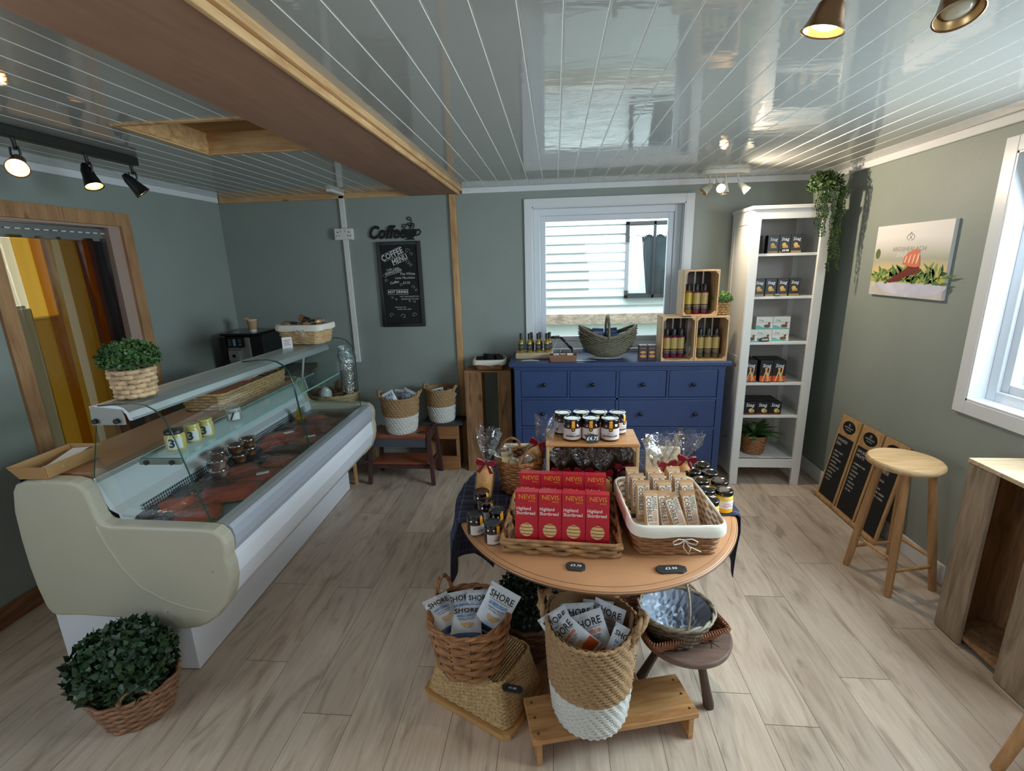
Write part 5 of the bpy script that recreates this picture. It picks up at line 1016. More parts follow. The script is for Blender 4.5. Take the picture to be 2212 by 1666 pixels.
def jute(lab, x, y, z, rb, rt_, h, split, rows, rot=0, rimz=.02, nseg=108, tr_=None, ear=True, cat='basket', group=None, tilt=0):
    t = thing('rope_basket', lab, cat, (x, y, z), rot, group); M = MW[t.name] @ RX(tilt)
    zf = (lambda u: rimz*(max(0, abs(math.cos(u)))**6)) if ear else (lambda u: 0)
    for nm, r0, r1, m_ in (('white_rope_base', 0, int(rows*split), rope_w), ('jute_rope_wall', int(rows*split), rows, rope_j)):
        b = MB(); b.M = M
        for r_ in range(r0, r1):
            f = (r_+.5)/rows; R = rb+(rt_-rb)*(1-(1-f)**1.7); th = h/rows*.60; zz = h*f
            if f < .06: R -= .006
            pts = [(R*math.cos(2*PI*i/nseg), R*math.sin(2*PI*i/nseg), zz+zf(2*PI*i/nseg)*max(0, f-.6)*2.5) for i in range(nseg)]
            P = [Vector(p) for p in pts]; w_ = 2*PI/3.0
            b.tube([Vector((p.x*(1+th*.34*math.sin(i*w_+r_*1.9)/R), p.y*(1+th*.34*math.sin(i*w_+r_*1.9)/R), p.z+th*.30*math.cos(i*w_+r_*1.9))) for i, p in enumerate(P)], th*.92, 6, closed=True)
        b.build(nm, m_, t)
    b = MB(); b.M = M; n = nseg; b.rings([[(r_*math.cos(2*PI*i/n), r_*math.sin(2*PI*i/n), z_+(zf(2*PI*i/n) if k else 0)) for i in range(n)] for k, (r_, z_) in enumerate(((rb-.008,.006),(rt_-.009,h)))], True, (True, False)); b.build('inside', mat('jute_inside', (150,114,76), .85, bump=.6, bs=120) if 'jute_inside' not in bpy.data.materials else bpy.data.materials['jute_inside'], t)
    if ear:
        for sg in (0, PI):
            b = MB(); b.M = M @ RZ(sg); s_ = rt_/.15; P = [(rt_-.004*s_, -.048*s_, h-.02), (rt_+.016*s_, -.040*s_, h+rimz+.010*s_), (rt_+.026*s_, 0, h+rimz+.024*s_), (rt_+.016*s_, .040*s_, h+rimz+.010*s_), (rt_-.004*s_, .048*s_, h-.02)]; rope(b, [Vector(P[0]).lerp(Vector(P[1]), 0), Vector(P[0]).lerp(Vector(P[1]), .5), P[1], Vector(P[1]).lerp(Vector(P[2]), .5), P[2], Vector(P[2]).lerp(Vector(P[3]), .5), P[3], Vector(P[3]).lerp(Vector(P[4]), .5), P[4]], .015*s_, closed=False); b.build('rope_handle', rope_j, t)
    return t
bagw = mat('matt_white_foil', (206,210,214), .38, var=.04, vs=20, bump=.35, bs=12, bd=.01); bag_blue = mat('blue_printed_foil', (66,96,148), .4, var=.3, vs=18); bag_orange = mat('orange_printed_foil', (206,92,36), .4, var=.35, vs=20); ink = mat('black_ink', (24,26,30), .5); chipc = mat('chip_print', (206,164,112), .6)
def crisp_bag(lab, M, w_=.145, h_=.195, d_=.05, grp='', kind='blue', q=1, txt='SHORE'):
    t = thing('snack_bag', lab, 'snack bag', tuple(M @ Vector((0,0,0))), 0, grp); r_ = random.Random(q); nx, ny = 12, 16
    def zz(u, v):
        e = max(0, min(1, math.sin(PI*min(1, max(0, (v-.06)/.86)))))**.6 * max(0, math.sin(PI*u))**.7
        return d_/2*e + .0035*math.sin(u*9+q)*math.sin(v*11+q*2)*e + .0016*math.sin(u*50)*(1 if v < .05 or v > .95 else 0)
    def P(u, v, s): return ((u-.5)*w_*(1-.06*math.sin(PI*v)), v*h_, s*zz(u, v))
    b = MB(); b.M = M @ FRONT; F = [P(i/nx, j/ny, 1) for j in range(ny+1) for i in range(nx+1)]; B = [P(i/nx, j/ny, -1) for j in range(ny+1) for i in range(nx+1)]; k = nx+1
    b.add(F, [(j*k+i, j*k+i+1, (j+1)*k+i+1, (j+1)*k+i) for j in range(ny) for i in range(nx)], True); b.add(B, [(j*k+i, (j+1)*k+i, (j+1)*k+i+1, j*k+i+1) for j in range(ny) for i in range(nx)], True); b.build('bag', bagw, t)
    on = lambda x, y, z: P(min(1, max(0, x/w_/(1-.06*math.sin(PI*min(1, max(0, y/h_))))+.5)), min(1, max(0, y/h_)), 1)[:2]+(zz(min(1, max(0, x/w_+.5)), min(1, max(0, y/h_)))+.0012+z,)
    b = MB(); b.M = M @ FRONT; b.text(txt, w_*.27, (0, h_*.80), bold=.015, fn=on, sx=.92); b.text('THE SCOTTISH SEAWEED CO.', w_*.052, (0, h_*.71), fn=on); b.text('LIGHTLY SALTED', w_*.07, (.0, h_*.55), fn=on, bold=.01); b.text('SEAWEED CHIPS', w_*.06, (0, h_*.50), fn=on); b.build('lettering', ink, t)
    c_ = bag_blue if kind == 'blue' else bag_orange
    def patch(x0, x1, y0, y1, nn=8): 
        return [on(x0+(x1-x0)*i/nn, y0+(y1-y0)*j/nn, -.0004) for j in range(nn+1) for i in range(nn+1)], [(j*(nn+1)+i, j*(nn+1)+i+1, (j+1)*(nn+1)+i+1, (j+1)*(nn+1)+i) for j in range(nn) for i in range(nn)]
    b = MB(); b.M = M @ FRONT; b.add(*patch(-w_*.46, w_*.46, h_*.03, h_*(.17 if kind == 'blue' else .30)), True); b.build('printed_base', c_, t)
    b = MB(); b.M = M @ FRONT; b.add(*patch(-w_*.30, w_*.30, h_*.60, h_*.67), True); b.build('printed_band', mat('pattern_'+kind, (120,150,190) if kind == 'blue' else (196,130,112), .45, var=.45, vs=90) if 'pattern_'+kind not in bpy.data.materials else bpy.data.materials['pattern_'+kind], t)
    b = MB(); b.M = M @ FRONT; n = 18; b.add([on(w_*.02+w_*.20*math.cos(2*PI*i/n), h_*.37+h_*.065*math.sin(2*PI*i/n)+h_*.03*math.cos(4*PI*i/n), .0004) for i in range(n)], [tuple(range(n))]); b.build('chip_picture', chipc, t); return t
jute('rope basket with white base and jute top on the low two tier table', -1.195, 3.475, ST, .108, .138, .285, .52, 20, rot=.1, nseg=90, rimz=.014)
for i, (x, y, z, a, tl, ry, lb) in enumerate(((-1.225,3.44,.575,.25,.15,-.45,'white snack bag leaning left in the basket on the two tier table'),(-1.155,3.47,.585,-.3,.1,.35,'white snack bag leaning right in the basket on the two tier table'),(-1.19,3.53,.57,.0,-.1,.05,'white snack bag at the back of the basket on the two tier table'))): crisp_bag(lb, T(x, y, z) @ RZ(a) @ RY(ry) @ RX(-tl), .12, .155, .035, 'snack bags in the basket on the two tier table', 'blue', i+1)
wc = thing('low_crate', 'low timber crate with dark slate top behind the two tier table', 'crate', (-.88, 3.72, 0))
MB().box(-1.06, -.79, 3.64, 3.655, .27, .40).build('upper_board', wood('crate_board_x', (176,122,74), (116,72,42), 'X', .7), wc, bevel=.002); MB().box(-1.06, -.79, 3.64, 3.655, 0, .12).build('lower_board', bpy.data.materials['crate_board_x'], wc, bevel=.002); MB().box(-.815, -.79, 3.655, 3.80, 0, .40).build('side_post', rustic, wc, bevel=.002); MB().box(-1.06, -1.035, 3.655, 3.80, 0, .40).build('side_post', rustic, wc); MB().box(-1.035, -.815, 3.785, 3.80, 0, .40).build('back_board', rustic, wc)
t = thing('slate_board', 'dark grey slate board lying on the low crate', 'slate', (-.89, 3.70, .401)); MB().box(-1.08, -.745, 3.60, 3.815, .401, .416).build('board', mat('dark_slate', (60,62,66), .55), t, bevel=.004)
jute('rope basket with white base standing farther back against the rear wall pilaster', -.925, 3.70, .4165, .095, .118, .275, .50, 20, rot=-.1, nseg=90, rimz=.006)
for i, (x, y, z, a, tl, ry, lb) in enumerate(((-.93,3.675,.575,.2,.3,-.2,'white packet just showing in the rear rope basket'),(-.88,3.70,.56,-.5,.2,.4,'brown-tinted packet at the right of the rear rope basket'))): crisp_bag(lb, T(x, y, z) @ RZ(a) @ RY(ry) @ RX(-tl), .10, .115, .03, 'snack bags in the rear rope basket', 'orange', i+5)
t = thing('flat_stone', 'small dark flat leaf shaped tag beside the rope basket on the two tier table', 'tag', (-1.04, 3.43, ST+.0005)); b = MB(); b.M = MW[t.name] @ RZ(.5); b.disc((0,0,.005), .03, 12, .012); b.disc((0,0,.0), .03, 12, .012); b.build('tag', slate_m, t)
# ================================================================ ROUND TABLE
TZ = .70; CX, CY, TR = .147, 1.84, .508; EX, EY = .545/.508, .600/.508
tb = thing('round_table', 'round light wood display table in the middle of the shop', 'table', (CX, CY, 0)); tan_w = mat('tan_tabletop', (190,138,96), .38, var=.05, vs=10)
MB().lathe([(.0,TZ-.022),(TR-.03,TZ-.022),(TR-.012,TZ-.019),(TR-.003,TZ-.013),(TR,TZ-.008),(TR-.004,TZ-.006),(TR-.005,TZ-.005),(TR-.010,TZ-.002),(TR-.016,TZ-.0025),(TR-.020,TZ),(.0,TZ)], 128, (CX,CY,0), sx=EX, sy=EY).build('tabletop', tan_w, tb)
for rr_, zz_ in ((TR-.0195, TZ-.0012), (TR-.0045, TZ-.0062), (TR+.0002, TZ-.0125)): MB().tube([(CX+EX*rr_*math.cos(2*PI*i/128), CY+EY*rr_*math.sin(2*PI*i/128), zz_) for i in range(128)], .0013, 5, closed=True).build('edge_groove', mat('groove_brown', (104,66,40), .6) if 'groove_brown' not in bpy.data.materials else bpy.data.materials['groove_brown'], tb)
MB().lathe([(.06,TZ-.03),(.055,.60),(.036,.56),(.045,.42),(.060,.30),(.050,.20),(.062,.14),(.04,.10)], 28, (CX,CY+.02,0), cap=(True, True)).build('pedestal', pine_z, tb); MB().box(CX-.2, CX+.2, CY-.03, CY+.05, TZ-.05, TZ-.022).build('bearer', pine_x, tb)
for i, a in enumerate((math.radians(-155), math.radians(-65), math.radians(25), math.radians(115))):
    b = MB(); d = Vector((math.cos(a), math.sin(a), 0)); s_ = Vector((-d.y, d.x, 0))*.024; c0 = Vector((CX, CY+.02, 0)); R = []
    for f, z0_, z1_ in ((.03,.13,.22),(.12,.11,.19),(.22,.07,.135),(.32,.03,.09),(.385,.004,.055),(.40,.004,.035)): p = c0+d*f; R.append([p+s_+Vector((0,0,z0_)), p-s_+Vector((0,0,z0_)), p-s_+Vector((0,0,z1_)), p+s_+Vector((0,0,z1_))])
    b.rings(R, True, (True, True), False); b.build('pedestal_foot', pine, tb, bevel=.006)
# tartan cloth over the back of the table
m_, t_, p_ = nt('navy_tartan'); uv = t_.nodes.new('ShaderNodeAttribute'); uv.attribute_name = 'cloth_uv'; sp_ = t_.nodes.new('ShaderNodeSeparateXYZ'); t_.links.new(uv.outputs['Vector'], sp_.inputs[0])
def band(src, freq, ph, w_):
    a = t_.nodes.new('ShaderNodeMath'); a.operation = 'MULTIPLY_ADD'; a.inputs[1].default_value = freq; a.inputs[2].default_value = ph; t_.links.new(src, a.inputs[0])
    f = t_.nodes.new('ShaderNodeMath'); f.operation = 'FRACT'; t_.links.new(a.outputs[0], f.inputs[0]); l = t_.nodes.new('ShaderNodeMath'); l.operation = 'LESS_THAN'; l.inputs[1].default_value = w_; t_.links.new(f.outputs[0], l.inputs[0]); return l.outputs[0]
col = None
for src in (sp_.outputs[0], sp_.outputs[1]):
    for freq, ph, w_, c in ((11, 0, .45, (26,34,62)), (11, .2, .10, (70,64,110)), (11, .75, .035, (120,120,150))):
        mx = t_.nodes.new('ShaderNodeMixRGB'); mm = t_.nodes.new('ShaderNodeMath'); mm.operation = 'MULTIPLY'; mm.inputs[1].default_value = .55; t_.links.new(band(src, freq, ph, w_), mm.inputs[0]); t_.links.new(mm.outputs[0], mx.inputs[0])
        if col is None: mx.inputs[1].default_value = lin((20,22,34))
        else: t_.links.new(col, mx.inputs[1])
        mx.inputs[2].default_value = lin(c); col = mx.outputs[0]
t_.links.new(col, p_.inputs['Base Color']); p_.inputs['Roughness'].default_value = .85
b = MB(); na, nb = 90, 56; UV = []
a0 = Vector((CX-.90, 1.570, 0)); ax_ = Vector((math.cos(.09), math.sin(.09), 0)); ay_ = Vector((-ax_.y, ax_.x, 0))
for j in range(nb+1):
    for i in range(na+1):
        u, v = 1.80*i/na, 1.05*j/nb; p = a0+ax_*u+ay_*v; d = Vector(((p.x-CX)/EX, (p.y-CY)/EY, 0)); L = d.length
        if L <= TR+.002: q_ = Vector((p.x, p.y, TZ+.0035))
        else:
            n_ = d/L; ov = L-TR; ang = math.atan2(n_.y, n_.x); k = min(1, ov/.10); out = .006+.012*k*math.sin(ang*17)+.05*k*(ov) ; r_ = TR+min(ov, .012)+out*k; q_ = Vector((CX+n_.x*r_*EX, CY+n_.y*r_*EY, TZ+.0035-max(0, ov-.010)))
        q_.z = max(q_.z, .03); b.v.append(q_); UV.append((u, v))
k = na+1
for j in range(nb):
    for i in range(na): b.f.append([j*k+i, j*k+i+1, (j+1)*k+i+1, (j+1)*k+i]); b.mi.append(0); b.sm.append(True)
tc_ = b.build('tartan_cloth', m_, None, loc=(CX, CY, TZ)); tag(tc_, 'navy tartan cloth draped over the back half of the round table', 'cloth'); at_ = tc_.data.attributes.new('cloth_uv', 'FLOAT_VECTOR', 'POINT')
for i, (u, v) in enumerate(UV): at_.data[i].vector = (u, v, 0)
s_ = tc_.modifiers.new('thickness', 'SOLIDIFY'); s_.thickness = .002; s_.offset = 1
TC = TZ+.0055     # top of the cloth
# shortbread tray
TM = T(.022, 1.588, TZ+.0005) @ RZ(-.055); ty = thing('woven_tray', 'shallow woven seagrass tray holding the red shortbread boxes', 'tray', (.022, 1.588, TZ), -.055)
tw_ = mat('tray_weave', (158,118,76), .65, var=.4, vs=30, bump=.4); bt, tp = path_round(.188,.172,72,.016), path_round(.196,.180,72,.018)
b = weave(MB(), TM, bt, tp, .002, .048, 3, .008, th=.0085, stakes=30, seg=7); b.build('woven_wall', tw_, ty); wall_of(MB(), TM, bt, tp, .001, .044, inset=.010).build('inside', mat('tray_inside', (120,84,52), .8, var=.4, vs=40, bump=.6, bs=90), ty)
b = MB(); b.M = TM; b.tube([(x, y, .050) for x, y in tp], .0065, 7, closed=True); b.build('rim', tw_, ty)
red = mat('red_carton', (186,30,46), .38); gold_ink = mat('orange_gold_ink', (232,160,50), .4); white_ink = mat('white_ink', (240,236,228), .5); shortb = mat('shortbread', (226,182,122), .7, var=.12, vs=60); groove_m = mat('biscuit_groove', (120,72,40), .8); wline = mat('faint_gold_line', (206,76,60), .4)
def sb_box():
    t = thing('shortbread_box', 'x', 'box', (0,0,0)); w_, h_, d_ = .0765, .186, .046; r_ = .0235; cz = .058; n = 28
    b = MB(); b.box(-w_/2, w_/2, -d_/2+.0012, d_/2, 0, h_); b.build('carton', red, t)
    # front face with a round window
    b = MB(); ring = [(r_*math.cos(2*PI*i/n), cz+r_*math.sin(2*PI*i/n)) for i in range(n)]; sq = []
    for i in range(n):
        a = 2*PI*i/n; k = 1/max(abs(math.cos(a))/(w_/2), 1e-9, abs(math.sin(a))/(cz if math.sin(a) < 0 else (.05))); sq.append((k*math.cos(a), cz+k*math.sin(a)))
    y = -d_/2; b.add([(x, y, z) for x, z in ring]+[(x, y, z) for x, z in sq], [(i, n+i, n+(i+1) % n, (i+1) % n) for i in range(n)]); 
    b.add([(-w_/2,y,.108),(w_/2,y,.108),(w_/2,y,h_),(-w_/2,y,h_)], [(0,1,2,3)]); b.add([(-w_/2,y,0),(w_/2,y,0),(w_/2,y+.0012,0),(-w_/2,y+.0012,0)], [(0,1,2,3)]); b.build('front_panel', red, t)
    b = MB(); b.M = T(0, y+.0009, cz) @ FRONT; b.disc((0,0,0), r_+.001, 28); s_ = b.build('shortbread_in_window', shortb, t)
    for k in range(4):
        zz = -.0165+.0115*k; hw = math.sqrt(max(0, r_**2-zz**2))*.97; b = MB(); b.M = T(0, y+.0004, cz) @ FRONT; b.add([(-hw, zz+.0014, 0), (0, zz-.0008, 0), (hw, zz, 0), (hw, zz+.002, 0), (0, zz+.0016, 0), (-hw, zz+.0034, 0)], [(0,1,4,5),(1,2,3,4)]); b.build('biscuit_groove', groove_m, s_)
    F = T(0, y-.0004, 0) @ FRONT
    b = MB(); b.M = F; b.text('NEVIS', .0225, (.002, .170), bold=0, sx=1.0); b.text('bakery', .0085, (.018, .157), shear=.3); b.build('gold_lettering', gold_ink, t)
    b = MB(); b.M = F; b.text('Highland', .0165, (-.034, .130), align='LEFT', sx=.84, bold=.006); b.text('Shortbread', .0165, (-.034, .1145), align='LEFT', sx=.84, bold=.006); b.build('white_lettering', white_ink, t)
    b = MB(); b.M = F; b.tube([(-.034+.068*i/16, .1475+.0025*math.sin(i*1.1), 0) for i in range(17)], .0005, 4); b.tube([(-.034,.102,0),(.012,.102,0)], .0004, 4); b.tube([(-.034,.095,0),(.004,.095,0)], .0004, 4)
    for k in range(4): b.tube([(-.036+.006*k, .004, 0), (-.030+.009*k, .016+.002*k, 0), (-.036, .026+.003*k, 0)], .0004, 4)
    b.build('line_drawing', wline, t); return t
pr_ = sb_box(); places = []
for i in range(4): places.append(((-.136+.0785*(i+.5)-.002, 1.462-.004*i, TZ+.012), f'red shortbread box in the front row, {ORD[i] if i < 3 else "rightmost"} of four'))
for i in range(4): places.append(((-.130+.0775*(i+.5)-.002, 1.598-.004*i, TZ+.018), f'red shortbread box in the raised back row, {ORD[i] if i < 3 else "rightmost"} of four'))
for n_, (p, lb) in enumerate(places):
    o = pr_ if n_ == 0 else dup(pr_); o.location = p; o.rotation_euler = (-.17, 0, -.045); o['label'] = lb; o['group'] = 'red shortbread boxes in the woven tray'
t = thing('box_riser', 'dark cardboard block raising the back row of shortbread boxes', 'block', (.02, 1.60, TZ)); b = MB(); b.M = T(.02, 1.60, TZ+.0025) @ RZ(-.045); b.box(-.155, .155, -.022, .022, 0, .0145); b.build('block', kraft, t)
slate('price_tag', 'dark slate tag reading £3.75 at the table edge in front of the woven tray', .062, 1.352, TZ, -.12, '£3.75', .062, .044, tilt=0, q=9, ts=.015)
slate('price_tag', 'dark slate tag reading £3.90 at the table edge in front of the lined basket', .357, 1.352, TZ, .10, '£3.90', .098, .042, tilt=0, q=12, ts=.016)
# lined basket of tablet bars
LX, LY = .385, 1.592; lbk = basket('lined_basket', 'rectangular wicker basket with white liner and bow on the round table', (LX, LY, TZ), .055, path_round(.130,.155,64,.028), path_round(.146,.178,64,.034), .118, 11, wicker, liner=linen, amp=.0035, stakes=30)
bow(lbk, MW[lbk.name] @ T(.012, -.189, .076), 1.15)
bar_c = mat('kraft_wrapper', (190,152,112), .5, var=.08, vs=30); tablet = mat('tablet_fudge', (196,146,88), .55, var=.25, vs=40); lab_w = mat('cream_label', (232,222,208), .55); brown_ink = mat('brown_ink', (84,58,46), .5); green_ink = mat('green_ink', (60,74,56), .5); rust_ink = mat('rust_ink', (196,120,90), .5)
def bar():
    t = thing('tablet_bar', 'x', 'sweet bar', (0,0,0)); w_, h_, d_ = .050, .150, .020; b = MB(); R = []
    for z, dd, ww in ((0,.001,w_),(.010,.0012,w_),(.014,d_*.8,w_*.92),(.02,d_,w_*.94),(h_-.022,d_,w_*.94),(h_-.014,d_*.7,w_*.95),(h_-.009,.0012,w_),(h_,.001,w_)): R.append([(-ww/2,-dd/2,z),(-ww*.3,-dd*.56,z),(ww*.3,-dd*.56,z),(ww/2,-dd/2,z),(ww/2,dd/2,z),(-ww/2,dd/2,z)])
    b.rings(R, True, (True, True), False); b.build('wrapper', bar_c, t)
    b = MB(); b.M = T(0, -d_*.56-.0006, 0) @ FRONT; b.box(-.019, .021, .030, h_-.020, 0, .0005); l = b.build('label', lab_w, t)
    F = T(0, -d_*.56-.0013, 0) @ FRONT
    b = MB(); b.M = F; b.text('COBBLES', .0215, (-.0095, .085), rot=-PI/2, bold=.012, sx=.92); b.build('brown_lettering', brown_ink, l)
    b = MB(); b.M = F; b.text('FOREST', .0115, (.0135, .106), rot=-PI/2, bold=.015); b.text('KITCHEN', .0115, (.0045, .106), rot=-PI/2, bold=.015); b.build('green_lettering', green_ink, l)
    b = MB(); b.M = F; b.text('TABLET', .009, (.001, .037), bold=.01); 
    for k in range(3): b.box(.003+.005*k, .0045+.005*k, .045, .082, 0, .0002)
    b.build('rust_lettering', rust_ink, l); return t
pr_ = bar(); M0 = T(LX, LY, TZ) @ RZ(.055)
bars = []
for c_, x in enumerate((-.085, -.008, .072)):
    for r_, y in enumerate((.118, .062, .0)): bars.append((x+.006*r_, y, .030, .02*(c_-1), .0, -.30, f"tablet bar in the lined basket, {['left','middle','right'][c_]} column, {['back','second','third'][r_]} row"))
bars += [(-.055,-.065,.020,.03,.0,-.42,'upright tablet bar at the front left of the lined basket'),(.000,-.060,.018,.0,-.08,-.40,'tablet bar half hidden behind the tilted one at the front of the basket'),(.045,-.085,.024,.0,-.30,-.50,'tablet bar tilted to the left on top at the front centre of the basket'),(.090,-.060,.018,-.1,-.16,-.42,'tilted tablet bar at the front right of the lined basket')]
for i, (x, y, z, rz, ry, rx, lb) in enumerate(bars):
    o = pr_ if i == 0 else dup(pr_); o.location = M0 @ Vector((x, y, z)); o.rotation_euler = (rx, ry, rz+.055); o['label'] = lb; o['group'] = 'wrapped tablet bars in the lined basket'
# riser crate with marmalade
t = thing('riser_crate', 'wooden riser crate with open front carrying the marmalade jars', 'crate', (.143, 1.876, TC)); x0, x1, y0, y1, z0, z1 = -.040, .327, 1.785, 1.968, TC, .951
oakc = wood('honey_pine', (216,160,104), (178,120,70), 'X', .4, knots=False)
MB().box(x0, x1, y0, y1, z1-.013, z1).build('top_board', oakc, t, bevel=.003); MB().box(x0+.002, x0+.014, y0+.002, y1, z0, z1-.013).build('side_board', crate_w, t, bevel=.002); MB().box(x1-.014, x1-.002, y0+.002, y1, z0, z1-.013).build('side_board', crate_w, t, bevel=.002)
MB().box(x0+.014, x1-.014, y1-.006, y1, z0, z1-.013).build('back_board', mat('brown_crate_back', (112,86,70), .7), t); MB().box(x0+.014, x1-.014, y0+.002, y1-.006, z0, z0+.006).build('bottom_board', crate_w, t)
for xx, sg in ((x0+.014, 1), (x1-.014, -1)):
    b = MB(); b.add([(xx,y0+.004,z1-.013),(xx+sg*.022,y0+.004,z1-.013),(xx,y0+.004,z1-.035),(xx,y1-.008,z1-.013),(xx+sg*.022,y1-.008,z1-.013),(xx,y1-.008,z1-.035)], [(0,1,2),(3,5,4),(1,4,5,2)]); b.build('corner_block', crate_w, t)
marm = mat('dark_marmalade', (64,22,10), .06, coat=.6); seal_y = mat('amber_seal', (226,152,36), .4); honey = mat('dark_honey', (44,20,10), .06, coat=.6); lidk = mat('glossy_black_lid', (14,15,18), .10, coat=.6); lab_p = mat('ivory_label', (206,194,188), .55)
def jar(kind):
    R_, h_ = (.0365, .090) if kind == 'marm' else ((.031, .076) if kind == 'honey' else (.033, .088)); m_ = {'marm': marm, 'honey': honey, 'curd': mat('yellow_curd', (226,190,90), .25)}[kind]
    t = thing({'marm': 'marmalade_jar', 'honey': 'honey_jar', 'curd': 'mustard_jar'}[kind], 'x', 'jar', (0,0,0))
    MB().lathe([(R_*.86,0),(R_*.97,.003),(R_,.010),(R_,h_*.66),(R_*.96,h_*.74),(R_*.88,h_*.78),(R_*.88,h_*.84)], 36, cap=(True, True)).build('glass_jar', m_, t)
    b = MB(); b.lathe([(R_*.97,h_*.80),(R_*.985,h_*.82),(R_*.985,h_*.955),(R_*.95,h_*.99),(R_*.88,h_),(R_*.80,h_*.985),(R_*.5,h_*.982),(0.0005,h_*.982)], 36); b.build('lid', lidk, t)
    A0, A1 = (-1.35, 1.35) if kind != 'curd' else (-1.5, 1.5); n = 24
    arcp = lambda r, a: (r*math.sin(a), -r*math.cos(a))
    z0_, z1_ = (h_*.10, h_*.60) if kind != 'honey' else (h_*.08, h_*.56)
    b = MB(); b.rings([[(*arcp(R_+.0006, A0+(A1-A0)*i/n), z) for i in range(n+1)] for z in (z0_, z1_)], False); l = b.build('label', lab_p if kind != 'curd' else mat('white_blue_label', (226,226,232), .5), t)
    if kind == 'curd':
        b = MB(); b.rings([[(*arcp(R_+.0009, -1.5+3*i/n), z) for i in range(n+1)] for z in (h_*.06, h_*.24)], False); b.build('yellow_band', mat('orange_yellow_band', (236,172,30), .4), l); b = MB(); b.M = T(0,0,h_*.42) @ FRONT; b.text('wholegrain', .008, (0,.005,.0012), wrap=R_+.0008); b.text('MUSTARD', .010, (0,-.006,.0012), wrap=R_+.0008); b.build('label_lettering', mat('rose_ink', (190,110,110), .5), l); return t
    b = MB(); b.M = T(0,0,h_*.27) @ FRONT; b.text('MARMALADE' if kind == 'marm' else 'HONEY', .0092, (0,0,.0014), bold=.03, wrap=R_+.0008); b.text('Ardshealach', .005, (0,.010,.0014), wrap=R_+.0008); b.build('label_lettering', ink, l)
    b = MB(); w_ = .0062; a = w_/R_; b.rings([[(*arcp(R_+.0012, -a+2*a*i/4), z) for i in range(5)] for z in (h_*.58, h_*.90)]+[[(*arcp(R_*.93, -a+2*a*i/4), h_*.998) for i in range(5)]], False); b.build('paper_seal', seal_y, t)
    if kind == 'marm': b = MB(); b.M = T(0, -R_-.0016, h_*.56) @ FRONT; b.disc((0,0,0), .0078, 18); b.build('seal_emblem', ink, t); b = MB(); b.M = T(0, -R_-.0019, h_*.56) @ FRONT; b.disc((0,0,0), .0036, 12); b.build('seal_centre', seal_y, t)
    return t
def many(proto, pts, grp):
    for i, (x, y, z, rz, lb) in enumerate(pts):
        o = proto if i == 0 else dup(proto); o.location = (x, y, z); o.rotation_euler = (0,0,rz); o['label'] = lb; o['group'] = grp
ZJ = .9515
many(jar('marm'), [(.066,1.842,ZJ,.08,'left jar of the front trio of marmalade on the riser'),(.140,1.846,ZJ,-.05,'middle jar of the front trio of marmalade, behind the slate tag'),(.215,1.842,ZJ,.0,'right jar of the front trio of marmalade on the riser'),(.030,1.918,ZJ,-1.3,'leftmost marmalade jar of the back row, label turned away'),(.106,1.925,ZJ,.3,'second marmalade jar from the left in the back row'),(.180,1.926,ZJ,-.2,'third marmalade jar from the left in the back row'),(.254,1.920,ZJ,.75,'rightmost marmalade jar of the back row')], 'marmalade jars on the riser')
slate('price_tag', 'slate tag reading £4.75 leaning on the middle marmalade jar', .143, 1.797, ZJ, 0, '£4.75', .052, .036, up=True, ts=.020, q=15)
many(jar('honey'), [(-.288,1.535,TC,.9,'leftmost honey jar of the front pair at the left table edge'),(-.220,1.488,TZ+.0005,.8,'nearest honey jar, right one of the front pair at the left table edge'),(-.214,1.570,TC,.7,'honey jar behind the nearest one, beside the woven tray'),(-.262,1.632,TC,.9,'honey jar in the middle of the back pair at the left table edge'),(-.292,1.712,TC,1.0,'farthest honey jar on the tartan, next to the clear gift bag')], 'honey jars on the left of the table')
many(jar('curd'), [(.625,1.975,TC,.2,'black lidded jar in the farthest pair on the right of the table'),(.637,1.735,TC,.3,'yellow mustard jar nearest the table edge, fully visible on the right'),(.560,1.655,TC,.2,'yellow mustard jar partly behind the corner of the lined basket'),(.645,1.815,TC,.1,'black lidded jar second from the front of the outer row on the right'),(.633,1.895,TC,.2,'black lidded jar farthest back of the outer row on the right'),(.570,1.735,TC,.1,'black lidded jar second from the front of the inner row on the right'),(.575,1.820,TC,.2,'black lidded jar third from the front of the inner row on the right'),(.570,1.905,TC,.2,'black lidded jar farthest back of the inner row on the right')], 'mustard jars on the right of the table')
